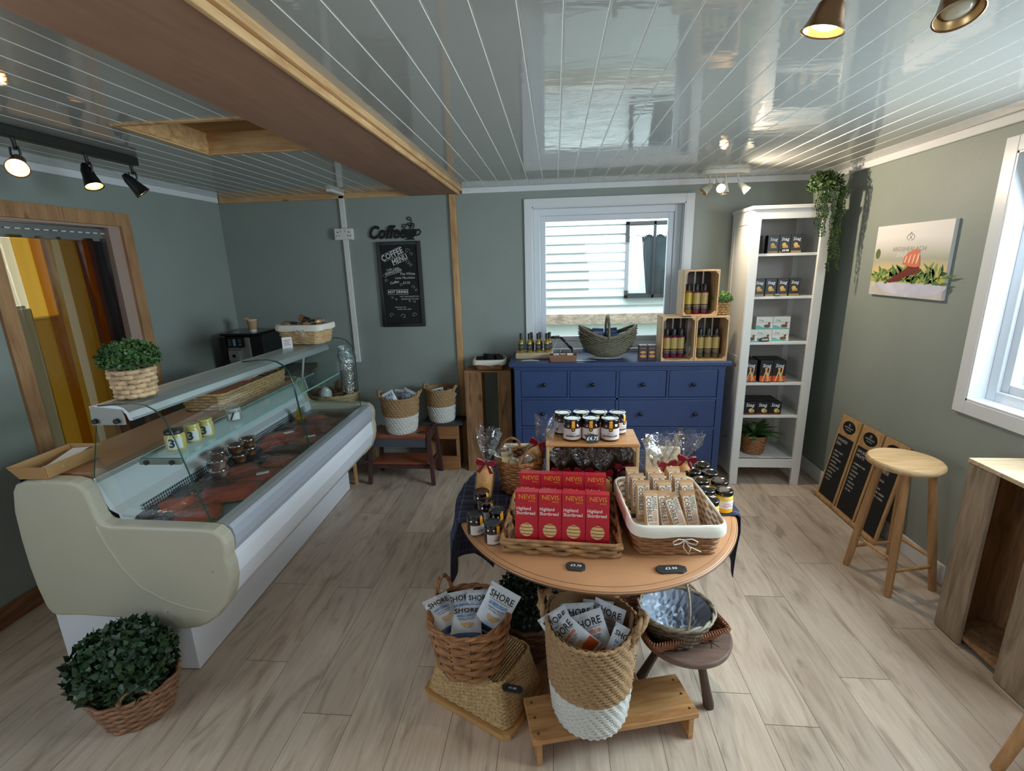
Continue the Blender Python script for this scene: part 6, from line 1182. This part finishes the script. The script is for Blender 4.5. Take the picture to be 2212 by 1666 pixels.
# gift bags
ivory = mat('ivory_tag', (226,208,160), .6)
def gift(x, y, z, lab, content=None, h_=.19, lean=(0,0), q=1, ribbon=True, r0=.034, tagged=True, rz=0, flare=1.0, grp='ribboned gift bags'):
    M = T(x, y, z) @ RZ(rz) @ RY(lean[0]) @ RX(lean[1]); t = thing('gift_bag', lab, 'gift bag', (x, y, z), rz, grp); r_ = random.Random(q)
    hb_ = h_*.52
    b = MB(); b.M = M; b.lathe([(r0*.8,.001),(r0,.01),(r0,hb_*.75),(r0*.55,hb_*.93),(r0*.25,hb_)], 14, cap=(True, True)); b.build('contents', content or bisc, t)
    n = 26; prof_ = [(r0*.9,0),(r0*1.12,.012),(r0*1.12,hb_*.75),(r0*.6,hb_*.98),(.008,hb_*1.06),(.022*flare,hb_*1.30),(.040*flare,hb_*1.62),(.046*flare,h_)]; R = []
    for k, (r_k, zz) in enumerate(prof_): R.append([M @ Vector(((r_k*(1+.25*math.sin(i*2.7+k)*(.3 if k < 4 else 1))+r_.uniform(-.002,.002))*math.cos(2*PI*i/n), (r_k*(1+.25*math.sin(i*2.7+k)*(.3 if k < 4 else 1)))*.62*math.sin(2*PI*i/n), zz+(r_.uniform(-.012,.012) if k > 5 else 0))) for i in range(n)])
    b = MB(); b.rings(R, True, (False, False)); b.build('clear_bag', cello, t)
    if ribbon:
        b = MB(); b.M = M @ T(0, -.012, hb_*1.06)
        for sg in (-1, 1):
            P = [(0,0),(.016,.013),(.034,.018),(.040,.006),(.034,-.008),(.016,-.008),(0,0)]; b.add([(sg*x_, -.004, z_) for x_, z_ in P[:-1]]+[(sg*x_, -.013-.006*abs(x_)/.04, z_) for x_, z_ in P[:-1]], [(j, j+1, j+7, j+6) for j in range(5)]+[(0,1,2,3,4,5)[::sg], tuple(range(6,12))[::-sg]]); b.add([(0,-.006,0),(sg*.008,-.010,-.002),(sg*.034,-.012,-.040),(sg*.020,-.012,-.044)], [(0,1,2,3)])
        b.tube([(-.004,-.010,0),(.004,-.010,0)], .006, 8); b.build('ribbon_bow', maroon, t)
    if tagged: b = MB(); b.M = M @ T(.012, -.030, hb_*.72) @ RY(.5); b.add([(-.012,0,0),(.012,0,0),(.012,0,-.034),(-.012,0,-.034)], [(0,1,2,3)]); b.build('paper_tag', ivory, t)
    return t
gift(.020, 1.835, TC+.007, 'leftmost ribboned gift bag inside the riser crate', mat('dark_sweets', (70,40,34), .5), .20, (0,.05), 1); gift(.110, 1.84, TC+.007, 'second ribboned gift bag from the left inside the riser crate', bpy.data.materials['dark_sweets'], .20, (0,.05), 2)
gift(.200, 1.83, TC+.007, 'third gift bag from the left inside the riser crate, tag hanging low', bisc, .19, (-.1,.05), 3); gift(.275, 1.86, TC+.007, 'rightmost gift bag inside the riser crate, dark bow above an ivory tag', bpy.data.materials['dark_sweets'], .22, (0,.02), 4)
gift(.395, 1.835, TC, 'clear topped gift bag just right of the riser crate', bisc, .25, (.02,.05), 5, ribbon=False, tagged=False, flare=1.1); gift(.462, 1.86, TC, 'gift bag with crumpled clear top in the middle right of the riser', bisc, .26, (-.12,.0), 6, tagged=False, flare=1.3); gift(.520, 1.945, TC, 'gift bag with bright red ribbon and ivory tag behind the black lids', bisc, .25, (.15,.1), 7, flare=1.1)
gift(-.300, 1.80, TC, 'tall clear gift bag with shortbread fingers at the left table edge', bisc, .30, (.12,.02), 8, flare=1.0)
for i, (x, y, w_, lb) in enumerate(((-.165,2.085,.155,'flat cream carton standing behind the wicker pot of sweets'),(.475,2.06,.150,'flat cream carton standing behind the gift bags on the right'))):
    t = thing('cream_carton', lb, 'box', (x, y, TC), 0, 'cream cartons at the back of the table'); MB().box(x-w_/2, x+w_/2, y-.012, y+.012, TC, TC+.128).build('carton', mat('cream_card', (222,204,170), .6) if i == 0 else bpy.data.materials['cream_card'], t, bevel=.002); b = MB(); b.M = T(x, y-.0125, TC) @ FRONT; b.text('HIGHLAND FUDGE', .011, (0,.085,0)); b.build('lettering', bpy.data.materials['grey_print'], t)
wp = basket('wicker_pot', 'round wicker pot with loop handles filled with bagged sweets on the table', (-.152, 1.885, TC), .2, path_round(.070,.070,48), path_round(.098,.098,48), .150, 12, mat('honey_wicker', (160,104,58), .5, var=.35, vs=60, bump=.3, bs=200), amp=.004, rim=.007)
for sg in (-1, 1):
    b = MB(); b.M = MW[wp.name] @ RZ(.3); P = [(-.045*math.cos(PI*i/10)*1.0, sg*(.094), .150+.050*math.sin(PI*i/10)) for i in range(11)]; rope(b, P, .006, closed=False); b.build('loop_handle', bpy.data.materials['honey_wicker'], wp)
for i, (x, y, z, lx, ly, lb) in enumerate(((-.115,1.90,.80,.35,.1,'clear sweets bag leaning right with a tall open top in the wicker pot'),(-.185,1.87,.79,-.35,.1,'sweets bag leaning left in the wicker pot'),(-.150,1.845,.785,.1,.35,'sweets bag lying at the front of the wicker pot'))): gift(x, y, z, lb, mat('mixed_sweets', (196,156,104), .6, var=.4, vs=40) if i == 0 else bpy.data.materials['mixed_sweets'], .24 if i == 0 else .12, (lx, ly), 20+i, ribbon=(i == 0), tagged=False, r0=.038, grp='sweet bags in the wicker pot')
for i, (x, y, a, ry, lb) in enumerate(((-.20,1.85,.3,.7,'square ivory card lying against the rim inside the wicker pot'),(-.165,1.83,-.2,.5,'square ivory card lower in the wicker pot'))):
    t = thing('gift_card', lb, 'card', (x, y, .85), a, 'cards in the wicker pot'); b = MB(); b.M = T(x, y, .862-.02*i) @ RZ(a) @ RX(1.0) @ RY(.2); b.box(-.026, .026, -.026, .026, 0, .0008); b.build('card', ivory, t)
# ================================================================ UNDER THE TABLE
SM = T(.187, 1.400, 0) @ RZ(.242); st = thing('step_stool', 'low pine step stool at the front under the white based rope basket', 'step stool', (.187, 1.400, 0), .242)
step_w = wood('varnished_pine', (206,156,102), (150,96,54), 'X', .4, knots=True, s=1.2, contrast=1.2)
b = MB(); b.M = SM; b.box(-.295, .295, -.086, .086, .092, .112); b.build('step_top', step_w, st, bevel=.003)
for x in (-.280, .262): b = MB(); b.M = SM; b.box(x, x+.018, -.082, .082, 0, .092); b.build('end_leg', step_w, st, bevel=.002)
b = MB(); b.M = SM; b.box(-.262, .262, -.01, .01, .04, .092); b.build('stretcher', step_w, st)
for x in (-.271, .271):
    for y in (-.06, 0, .06): b = MB(); b.M = SM; b.lathe([(.0045,.1122),(.0045,.1128)], 12, (x,y,0), cap=(False, True)); b.build('screw_head', steel, st)
jb = jute('large rope basket of snack bags standing on the step stool, front centre', .115, 1.385, .1125, .122, .148, .372, .42, 30, rot=-.30, rimz=.028, nseg=96)
for i, (x, y, z, rz, ry, rx, w_, h_, kd, lb) in enumerate(((.150,1.315,.365,.05,-.38,-.55,.118,.165,'orange','front snack bag with orange print lying across the centre of the large rope basket'),(.115,1.325,.395,.0,-.98,-.30,.115,.145,'orange','snack bag with sideways lettering at the left of the large rope basket'),(.045,1.375,.385,.30,-.45,-.15,.105,.140,'blue','darker snack bag against the left wall of the large rope basket'),(.178,1.305,.365,-.35,.30,-.30,.085,.145,'blue','pale snack bag pushed down at the right front of the large rope basket'),(.165,1.425,.365,-.45,.12,-.05,.11,.15,'orange','crumpled grey snack bag at the right back of the large rope basket'),(.085,1.435,.355,.0,-.10,.05,.115,.155,'blue','snack bag whose top corner pokes up behind in the large rope basket'),(.125,1.47,.345,.1,.15,.05,.11,.15,'orange','rearmost snack bag in the large rope basket'))):
    crisp_bag(lb, T(x, y, z) @ RZ(rz) @ RY(ry) @ RX(rx), w_, h_, .032, 'snack bags in the large rope basket', kd, i+11)
BA = math.radians(-26.9); BM = T(-.283, 1.548, 0) @ RZ(BA)
t = thing('cutting_board', 'flat wooden board on the floor under the upturned wicker tray', 'board', (-.283, 1.548, 0), BA); b = MB(); b.M = BM; P = path_round(.205,.150,40,.03); b.rings([[(x, y, .002) for x, y in P], [(x, y, .024) for x, y in P]], True, (True, True), False); b.build('board', wood('board_wood', (206,160,100), (158,110,60), 'X', .5, knots=False), t, bevel=.003)
ut = thing('upturned_tray', 'pale fine wicker tray turned upside down under the snack bag basket', 'tray', (-.283, 1.548, .0245), BA); b = MB(); pw_ = mat('fine_wicker', (186,152,104), .6, var=.35, vs=90, bump=.5, bs=180)
bt, tp = path_round(.188,.134,96,.03), path_round(.150,.108,96,.03); b.M = BM
for r_ in range(24):
    f = (r_+.5)/24; k = f**.9; pts = []
    for i in range(96): x = bt[i][0]*(1-k)+tp[i][0]*k; y = bt[i][1]*(1-k)+tp[i][1]*k; L = math.hypot(x, y); a = 1+.0022*math.sin(PI*i/1.5+PI*(r_ % 2))/L; pts.append((x*a, y*a, .028+.155*f))
    b.tube(pts, .0042, 5, closed=True)
b.M = None; b.build('woven_side', pw_, ut)
b = MB(); b.M = BM; b.rings([[(x*.985, y*.985, .026) for x, y in bt], [(x*.985, y*.985, .183) for x, y in tp]], True, (False, True), False)
for i in range(27): x = -.140+.0108*i; hh = .108*(1 if abs(x) < .12 else .80); b.tube([(x, -hh, .184), (x, hh, .184)], .0050, 6)
b.build('woven_base', pw_, ut); b = MB(); b.M = BM; rope(b, [(x, y, .187) for x, y in tp], .0065); b.build('braided_edge', pw_, ut)
slate('price_tag', 'rounded black slate tag reading £1.80 lying on the upturned wicker tray', -.155, 1.372, .1875, -.20, '£1.80', .075, .036, q=21, ts=.012)
WX, WY = -.322, 1.497; wk = basket('snack_basket', 'round banana leaf basket with loop handle on the upturned wicker tray', (WX, WY, .1925), .1, path_round(.112,.112,64), path_round(.146,.146,64), .212, 10, mat('banana_leaf', (156,108,68), .6, var=.5, vs=22, scale=(1,1,6), bump=.6, bs=90), amp=.006, rim=.009, stakes=16)
b = MB(); b.M = MW[wk.name] @ RZ(2.35); P = [(.146+.006*math.sin(PI*i/12), -.036*math.cos(PI*i/12), .205+.080*math.sin(PI*i/12)) for i in range(13)]; rope(b, P, .009, closed=False); b.build('loop_handle', bpy.data.materials['banana_leaf'], wk)
b = MB(); b.M = MW[wk.name]
for i in range(12): a = 2*PI*i/12+.1; b.tube([(.119*math.cos(a), .119*math.sin(a), .004), (.136*math.cos(a), .136*math.sin(a), .10), (.153*math.cos(a), .153*math.sin(a), .205)], .0018, 4)
b.build('dark_stitching', mat('dark_twine', (60,40,28), .8), wk)
for i, (x, y, z, rz, ry, rx, w_, h_, lb) in enumerate(((-.262,1.475,.330,-.20,.42,-.35,.122,.180,'upright snack bag sticking out at the right of the banana leaf basket'),(-.318,1.405,.355,.15,.0,-1.30,.115,.140,'snack bag lying flat at the front of the banana leaf basket'),(-.372,1.445,.350,.75,.0,-1.05,.105,.150,'bag with blue corner lying at the left of the banana leaf basket'),(-.335,1.475,.325,.35,.0,-.90,.11,.150,'bag pressed down in the middle of the banana leaf basket'),(-.300,1.560,.300,.2,.05,.0,.10,.145,'blue sided bag standing at the back of the banana leaf basket'))):
    crisp_bag(lb, T(x, y, z) @ RZ(rz) @ RY(ry) @ RX(rx), w_, h_, .032, 'snack bags in the banana leaf basket', 'blue', i+31)
leafy_pot('boxwood_ball', 'dark clipped boxwood ball in a wicker pot under the round table', (-.120, 1.765, 0), .085, .100, .165, .132, .125, 4200, .017, mat('boxwood_leaf', (34,52,34), .5, var=.5, vs=30), wicker_d, 9, 'leaf', .004, q=17, zc=.72)
# three legged stool with tray
t = thing('milking_stool', 'dark round three legged wooden stool under the right of the table', 'stool', (.478, 1.565, 0)); stw = wood('aged_dark_wood', (128,102,88), (82,58,46), 'X', .5, knots=False)
MB().lathe([(.150,.277),(.164,.283),(.166,.297),(.160,.302)], 56, (.475,1.565,0), cap=(True, True)).build('seat', stw, t)
for a, b_ in (((.510,1.500,.282),(.573,1.520,0)), ((.415,1.560,.282),(.335,1.635,0)), ((.500,1.640,.282),(.540,1.74,0))):
    m = MB(); a, b_ = Vector(a), Vector(b_); d = (b_-a).normalized(); x_ = d.cross(Vector((0,1,.2))).normalized(); y_ = d.cross(x_); R = []
    for f, w_ in ((0,.018),(.4,.016),(.7,.018),(.93,.021),(1,.019)): p = a.lerp(b_, f); R.append([p+x_*w_*math.cos(PI/4+k*PI/4)+y_*w_*.85*math.sin(PI/4+k*PI/4) for k in range(8)])
    m.rings(R, True, (True, True), False); m.build('leg', wood('dark_leg', (76,52,42), (44,30,26), 'Z', .5, knots=False) if 'dark_leg' not in bpy.data.materials else bpy.data.materials['dark_leg'], t, bevel=.003)
b = MB(); b.M = T(.555,1.505,.3025); 
for i in range(6): b.tube([(0,0,0),(.03*math.cos(i*PI/3+.3),.03*math.sin(i*PI/3+.3),0)], .0012, 4)
b.build('carved_star', mat('carving', (50,36,30), .8), t)
RA = .325; RM = T(.430, 1.575, .303) @ RZ(RA)
rtb = thing('wicker_tray', 'rectangular reddish wicker tray on the three legged stool', 'tray', (.430, 1.575, .303), RA); rw = mat('red_brown_wicker', (138,80,46), .45, var=.35, vs=60, bump=.3, bs=200, coat=.2)
bt, tp = path_round(.120,.098,72,.016), path_round(.152,.128,72,.020)
weave(MB(), RM, bt, tp, .003, .062, 7, .0035, stakes=40).build('woven_wall', rw, rtb); wall_of(MB(), RM, bt, tp, .002, .060, inset=.006).build('inside', wicker_d, rtb)
b = MB(); b.M = RM; N = 110
for i in range(N): x, y = path_round(.152,.128,N,.020)[i]; L = math.hypot(x, y); b.tube([(x*(1-.008/L), y*(1-.008/L), .060), (x*(1+.002/L), y*(1+.002/L), .071), (x*(1+.010/L), y*(1+.010/L), .058)], .0028, 5)
b.build('wrapped_rim', rw, rtb)
ox, oy = .432, 1.540; ob = basket('oval_basket', 'oval grey brown wicker basket lined with clear plastic in the rectangular tray', (ox, oy, .3075), .1, path_round(.088,.080,56), path_round(.132,.118,56), .110, 10, mat('grey_brown_wicker', (96,80,64), .5, var=.35, vs=60, bump=.3, bs=200), amp=.004, rim=.009, mrim=mat('pale_grey_rim', (150,140,118), .5, var=.3, vs=80))
b = MB(); b.M = MW[ob.name]; b.tube([(.0+.02*math.sin(PI*i/16), -.118*math.cos(PI*i/16), .112+.125*math.sin(PI*i/16)) for i in range(17)], .0045, 8); b.build('hoop_handle', bpy.data.materials['pale_grey_rim'], ob)
pl_ = thing('plastic_liner', 'crumpled clear blue tinted plastic in the oval wicker basket', 'plastic bag', (ox, oy, .33)); b = MB(); n = 22; q = random.Random(6); V = []
for j in range(n+1):
    for i in range(n+1):
        u, v = -1+2*i/n, -1+2*j/n; r_ = math.hypot(u, v); s_ = min(1, 1/max(r_, 1e-6)) if r_ > 1 else 1; x, y = u*s_, v*s_; rr_ = math.hypot(x, y); V.append((ox+.122*x, oy+.108*y, .350+.066*rr_**2.5+q.uniform(-.010,.010)*(1-rr_*.6)))
b.add(V, [(j*(n+1)+i, j*(n+1)+i+1, (j+1)*(n+1)+i+1, (j+1)*(n+1)+i) for j in range(n) for i in range(n)], False); b.build('plastic', mat('bluish_plastic', (136,146,160), .35), pl_)
t = thing('white_tub', 'white box on the floor behind the boxwood ball under the table', 'box', (.05, 1.98, 0)); MB().box(-.03, .10, 1.93, 2.04, 0, .22).build('tub', white_m, t, bevel=.004)
# ================================================================ LEFT FLOOR PLANT
fpn = thing('floor_plant', 'large dark leafy plant in a low oval basket by the end of the counter', 'potted plant', (-1.600, 1.345, 0), .75); M = MW[fpn.name] @ T(.015,0,0); br_w = mat('rustic_wicker', (150,108,80), .65, var=.5, vs=30, scale=(1,1,4), bump=.6, bs=90)
bt, tp = path_round(.098,.076,52), path_round(.142,.108,52)
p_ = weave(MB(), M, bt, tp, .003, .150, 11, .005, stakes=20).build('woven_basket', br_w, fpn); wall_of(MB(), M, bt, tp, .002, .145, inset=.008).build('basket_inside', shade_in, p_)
b = MB(); b.M = M; rope(b, [(-.045*math.cos(PI*i/12)*1.1, -.112, .140+.058*math.sin(PI*i/12)) for i in range(13)], .008, closed=False); b.build('loop_handle', br_w, p_)
b = MB(); foliage(b, (-1.618, 1.360, .238), (.172, .150, .125), 3600, .026, random.Random(9), zmin=-.75, inner=.55); b.build('foliage', leaf_d, fpn)
# ================================================================ RIGHT SIDE
# chalk boards leaning on the wall
bw = wood('board_ash', (206,168,118), (160,118,74), 'Z', .5, knots=False)
def menu(y1, y0, title, lines, lab):
    yc = (y0+y1)/2; w_ = abs(y1-y0); Hh = .600; th = math.atan2(.100, .585)
    # local: x along -Y, y up the board, z out of the face (towards -X)
    up = Vector((math.sin(th), 0, math.cos(th))); nrm = Vector((-math.cos(th), 0, math.sin(th))); ax = Vector((0,-1,0)); o = Vector((1.846, yc, .008))
    M = Matrix(((ax.x, up.x, nrm.x, o.x), (ax.y, up.y, nrm.y, o.y), (ax.z, up.z, nrm.z, o.z), (0,0,0,1)))
    t = thing('menu_board', lab, 'menu board', (1.86, yc, 0), 0, 'menu boards leaning on the right wall')
    b = MB(); b.M = M; b.box(-w_/2, w_/2, .0, Hh, -.014, 0); b.build('board', bw, t, bevel=.002); b = MB(); b.M = M; b.box(-w_/2-.006, w_/2+.002, -.004, .016, -.012, .018); b.build('foot_ledge', bw, t, bevel=.002)
    b = MB(); b.M = M; b.box(-w_/2+.018, w_/2-.018, .024, Hh-.135, 0, .002); b.build('blackboard', matt_black, t); b = MB(); b.M = M; b.disc((0, Hh-.066, .0012), .066, 28, .042); l = b.build('oval_badge', black, t)
    b = MB(); b.M = M @ T(0, Hh-.066, .0018); b.text('ARDSHEALACH', .013, (0,-.002)); b.text('SMOKEHOUSE', .009, (0,-.018)); b.tube([(.008*math.cos(a), .018+.008*math.sin(a), 0) for a in [i*PI/6 for i in range(13)]], .0012, 4); b.build('badge_lettering', chalk, l)
    b = MB(); b.M = M @ T(0, 0, .0026); 
    for k, s_ in enumerate(title): b.text(s_, .028, (-w_/2+.030, Hh-.165-.030*k), align='LEFT')
    for k, s_ in enumerate(lines): b.text(s_, .0155, (-w_/2+.028, Hh-.250-.0255*k), align='LEFT', bold=.01)
    b.build('chalk_writing', chalk, t)
menu(3.300, 3.092, ['SMOKED', 'FISH'], ['- WEST COAST', '  SALMON', '- HOT SMOKED', '  SALMON', '- SALMON PATE', '- HADDOCK', '- KIPPERS', '- MUSSELS', '- TROUT'], 'leftmost of the three leaning menu boards, headed SMOKED FISH')
menu(3.078, 2.874, ['SMOKED', 'MEATS'], ['- GAMMON HAM', '- DUCK', '- CHICKEN', '- BACON', '- HAMS', '- VENISON', '- VENISON', '  SALAMI'], 'middle one of the three leaning menu boards, list of smoked meats')
menu(2.862, 2.662, ['SMOKED', 'CHEESE'], ['- CHEDDAR', '- BRIE', '- STILTON', '- CREAM CHEESE', '- GOATS CHEESE'], 'rightmost of the three leaning menu boards, mostly behind the bar stool')
# bar stool
stoolw = wood('stool_beech', (198,152,102), (150,104,62), 'Z', .45, knots=False); seatw = wood('worn_seat', (214,180,134), (164,122,78), 'X', .5, knots=False, contrast=.8)
def stool(lab, cx, cy, feet, zt=.668, rs=.157):
    t = thing('bar_stool', lab, 'stool', (cx, cy, 0), 0); MB().lathe([(rs-.012,zt-.034),(rs,zt-.026),(rs,zt-.008),(rs-.008,zt)], 56, (cx,cy,0), cap=(True, True)).build('seat', seatw, t)
    L = []
    for fx, fy in feet:
        a = Vector((cx+(fx-cx)*.55, cy+(fy-cy)*.55, zt-.034)); b_ = Vector((fx, fy, 0)); MB().tube([a, a.lerp(b_, .5), b_], lambda f: .0165+.003*math.sin(f*PI), 14).build('leg', stoolw, t); L.append((a, b_))
    for k in range(4):
        z = (.185, .13, .175, .12)[k]; f = 1-z/(zt-.034); p, q_ = L[k][0].lerp(L[k][1], f), L[(k+1) % 4][0].lerp(L[(k+1) % 4][1], f); MB().tube([p, q_], .0095, 10).build('rung', stoolw, t)
    return t
stool('round topped wooden bar stool in front of the leaning menu boards', 1.705, 2.350, [(1.583,2.462),(1.632,2.203),(1.880,2.262),(1.835,2.515)])
stool('wooden stool of which only a leg shows at the bottom right corner', 1.66, 1.22, [(1.43,1.345),(1.55,1.02),(1.83,1.10),(1.75,1.42)])
cr = thing('tall_crate', 'tall weathered timber crate standing on end against the right wall', 'crate', (1.83, 1.78, 0)); wz = rustic_l; x0, x1, y0, y1, zt = 1.715, 1.944, 1.545, 2.020, .812
MB().box(x0, x0+.018, 1.890, y1, .004, zt-.018).build('front_board', wz, cr, bevel=.003); MB().box(x0, x0+.018, 1.945-.001, 1.9455, 0, .01)
MB().box(x0, x0+.018, y0, 1.715, .004, zt-.018).build('front_board', wz, cr, bevel=.003); MB().box(x0-.004, x1, y0-.003, y1+.003, zt-.018, zt).build('top_board', rustic_top, cr, bevel=.002)
MB().box(x0+.018, x1, y1-.018, y1, 0, zt-.018).build('side_board', rustic, cr, bevel=.002); MB().box(x0+.018, x1, y0, y0+.018, 0, zt-.018).build('side_board', rustic, cr, bevel=.002); MB().box(x0+.018, x1, y0+.018, y1-.018, .03, .05).build('bottom_board', rustic, cr)
MB().box(x1-.014, x1, 1.88, y1-.018, .05, zt-.018).build('back_board', rustic, cr); MB().box(x1-.014, x1, y0+.018, 1.70, .05, zt-.018).build('back_board', rustic, cr)
# ================================================================ LAMPS
bronze = mat('bronze', (140,104,72), .3, .7); inner = mat('brass_reflector', (226,186,128), .3, .5)
bulb = mat('lit_bulb', (255,226,180), .5, emit=22); bulb_off = mat('dim_bulb', (200,190,170), .2)
def spot(t, base, aim, body, m_body, lit, L=.10, r=.034, energy=0, arm=True, col=(1,.84,.66), size=1.5):
    base, aim = Vector(base), Vector(aim).normalized(); z = aim; x = z.cross(Vector((0,0,1))); x = x.normalized() if x.length > .01 else Vector((1,0,0)); y = z.cross(x); M = Matrix(((x.x,y.x,z.x,base.x),(x.y,y.y,z.y,base.y),(x.z,y.z,z.z,base.z),(0,0,0,1)))
    b = MB(); b.M = M; b.lathe([(r*.32,-L*.55),(r*.42,-L*.45),(r*.62,-L*.30),(r*.70,-.005),(r*.84,L*.20),(r,L*.45),(r*1.04,L*.47),(r*.96,L*.46),(r*.80,L*.22),(r*.6,L*.1)], 28, cap=(True, False)); h = b.build('spot_head', m_body, t)
    b = MB(); b.M = M; b.lathe([(r*.93,L*.44),(r*.78,L*.20),(r*.6,L*.12)], 24, cap=(False, True)); b.build('reflector', inner, h)
    b = MB(); b.M = M; b.lathe([(r*.66,L*.20),(r*.60,L*.30),(r*.40,L*.36),(0.001,L*.38)], 20); b.build('bulb', bulb if lit else bulb_off, h)
    if energy:
        l = bpy.data.lights.new('spot_beam', 'SPOT'); l.energy = energy; l.color = col; l.spot_size = size; l.spot_blend = .7; l.shadow_soft_size = .02; o = bpy.data.objects.new('spot_beam', l); COL.objects.link(o); o.location = base+aim*L*.55; o.rotation_euler = aim.to_track_quat('-Z', 'Y').to_euler()
    return h
tl = thing('track_light', 'black ceiling track with three spot heads above the counter', 'spotlight', (-2.09, 2.10, 2.2)); b = MB(); b.beam((-2.095,1.80,2.187), (-2.095,2.435,2.187), .045, .040); b.build('track_bar', mat('dark_green_black', (28,32,28), .4), tl, bevel=.004)
for i, (y, aim, lit, e) in enumerate(((1.865,(.55,-.62,-.50),True,8),(2.165,(.36,-.10,-.9),True,6),(2.405,(.45,.40,-.78),False,0))):
    h = Vector((-2.095, y, 2.075))
    MB().tube([(-2.095,y,2.170),(-2.095,y+.004,2.15),(-2.095,y+.004,2.125)], .007, 8).build('stem', black, tl); b = MB(); b.tube([(-2.112,y,2.135),(-2.116,y,2.110),(-2.110,y,2.09)], .004, 6); b.build('yoke', black, tl); b = MB(); b.tube([(-2.078,y,2.135),(-2.074,y,2.110),(-2.08,y,2.09)], .004, 6); b.build('yoke', black, tl)
    spot(tl, h, aim, None, bronze if i == 0 else black, lit, .105, .036, e)
t2 = thing('ceiling_spotlights', 'pair of bronze ceiling spotlights at the top right of the room', 'spotlight', (.72, 1.18, 2.2)); b = MB(); b.beam((.48,1.20,2.195), (1.02,1.24,2.195), .05, .026); b.build('mounting_bar', bronze, t2, bevel=.004)
for i, (p, aim, lit, e, bx) in enumerate((((.555,1.185,2.115),(-.20,.10,-.96),True,10,.60), ((.785,1.165,2.115),(-.05,-.35,-.92),False,0,.83))):
    MB().tube([(bx,1.21,2.182),(bx-.01,1.20,2.15),Vector(p)+Vector((0,0,.02))], .006, 8).build('stem', bronze, t2); spot(t2, p, aim, None, bronze, lit, .062, .040, e)
t3 = thing('ceiling_spot_cluster', 'white ceiling plate with four small white spot heads near the bookcase', 'spotlight', (1.12, 3.56, 2.2)); wl = mat('white_lamp', (216,212,200), .35)
b = MB(); P = path_round(.165,.075,40,.07); b.rings([[(1.12+x*s_, 3.56+y*s_, z) for x, y in P] for s_, z in ((1,2.2085),(1,2.192),(.93,2.184))], True, (True, True), False); b.build('ceiling_plate', wl, t3)
for i, (x, y, aim, lit, e, bx) in enumerate(((1.005,3.50,(-.70,-.15,-.60),False,0,1.03),(1.055,3.43,(.10,-.86,-.42),True,0,1.07),(1.115,3.50,(.02,-.2,-.95),False,0,1.13),(1.235,3.50,(.62,-.12,-.62),False,0,1.21))):
    MB().tube([(bx,3.55,2.186),(bx,3.53,2.14),(x,y+.01,2.105)], .005, 8).build('stem', wl, t3); spot(t3, (x, y, 2.095), aim, None, wl, lit, .080, .029, e)
l = bpy.data.lights.new('cluster_lamp', 'SPOT'); l.energy = 38; l.color = (1,.83,.62); l.spot_size = 2.75; l.spot_blend = .5; l.shadow_soft_size = .022; o = bpy.data.objects.new('cluster_lamp', l); COL.objects.link(o); o.location = (1.063, 3.365, 2.085); o.rotation_euler = Vector((.62,-.45,-.55)).to_track_quat('-Z', 'Y').to_euler()
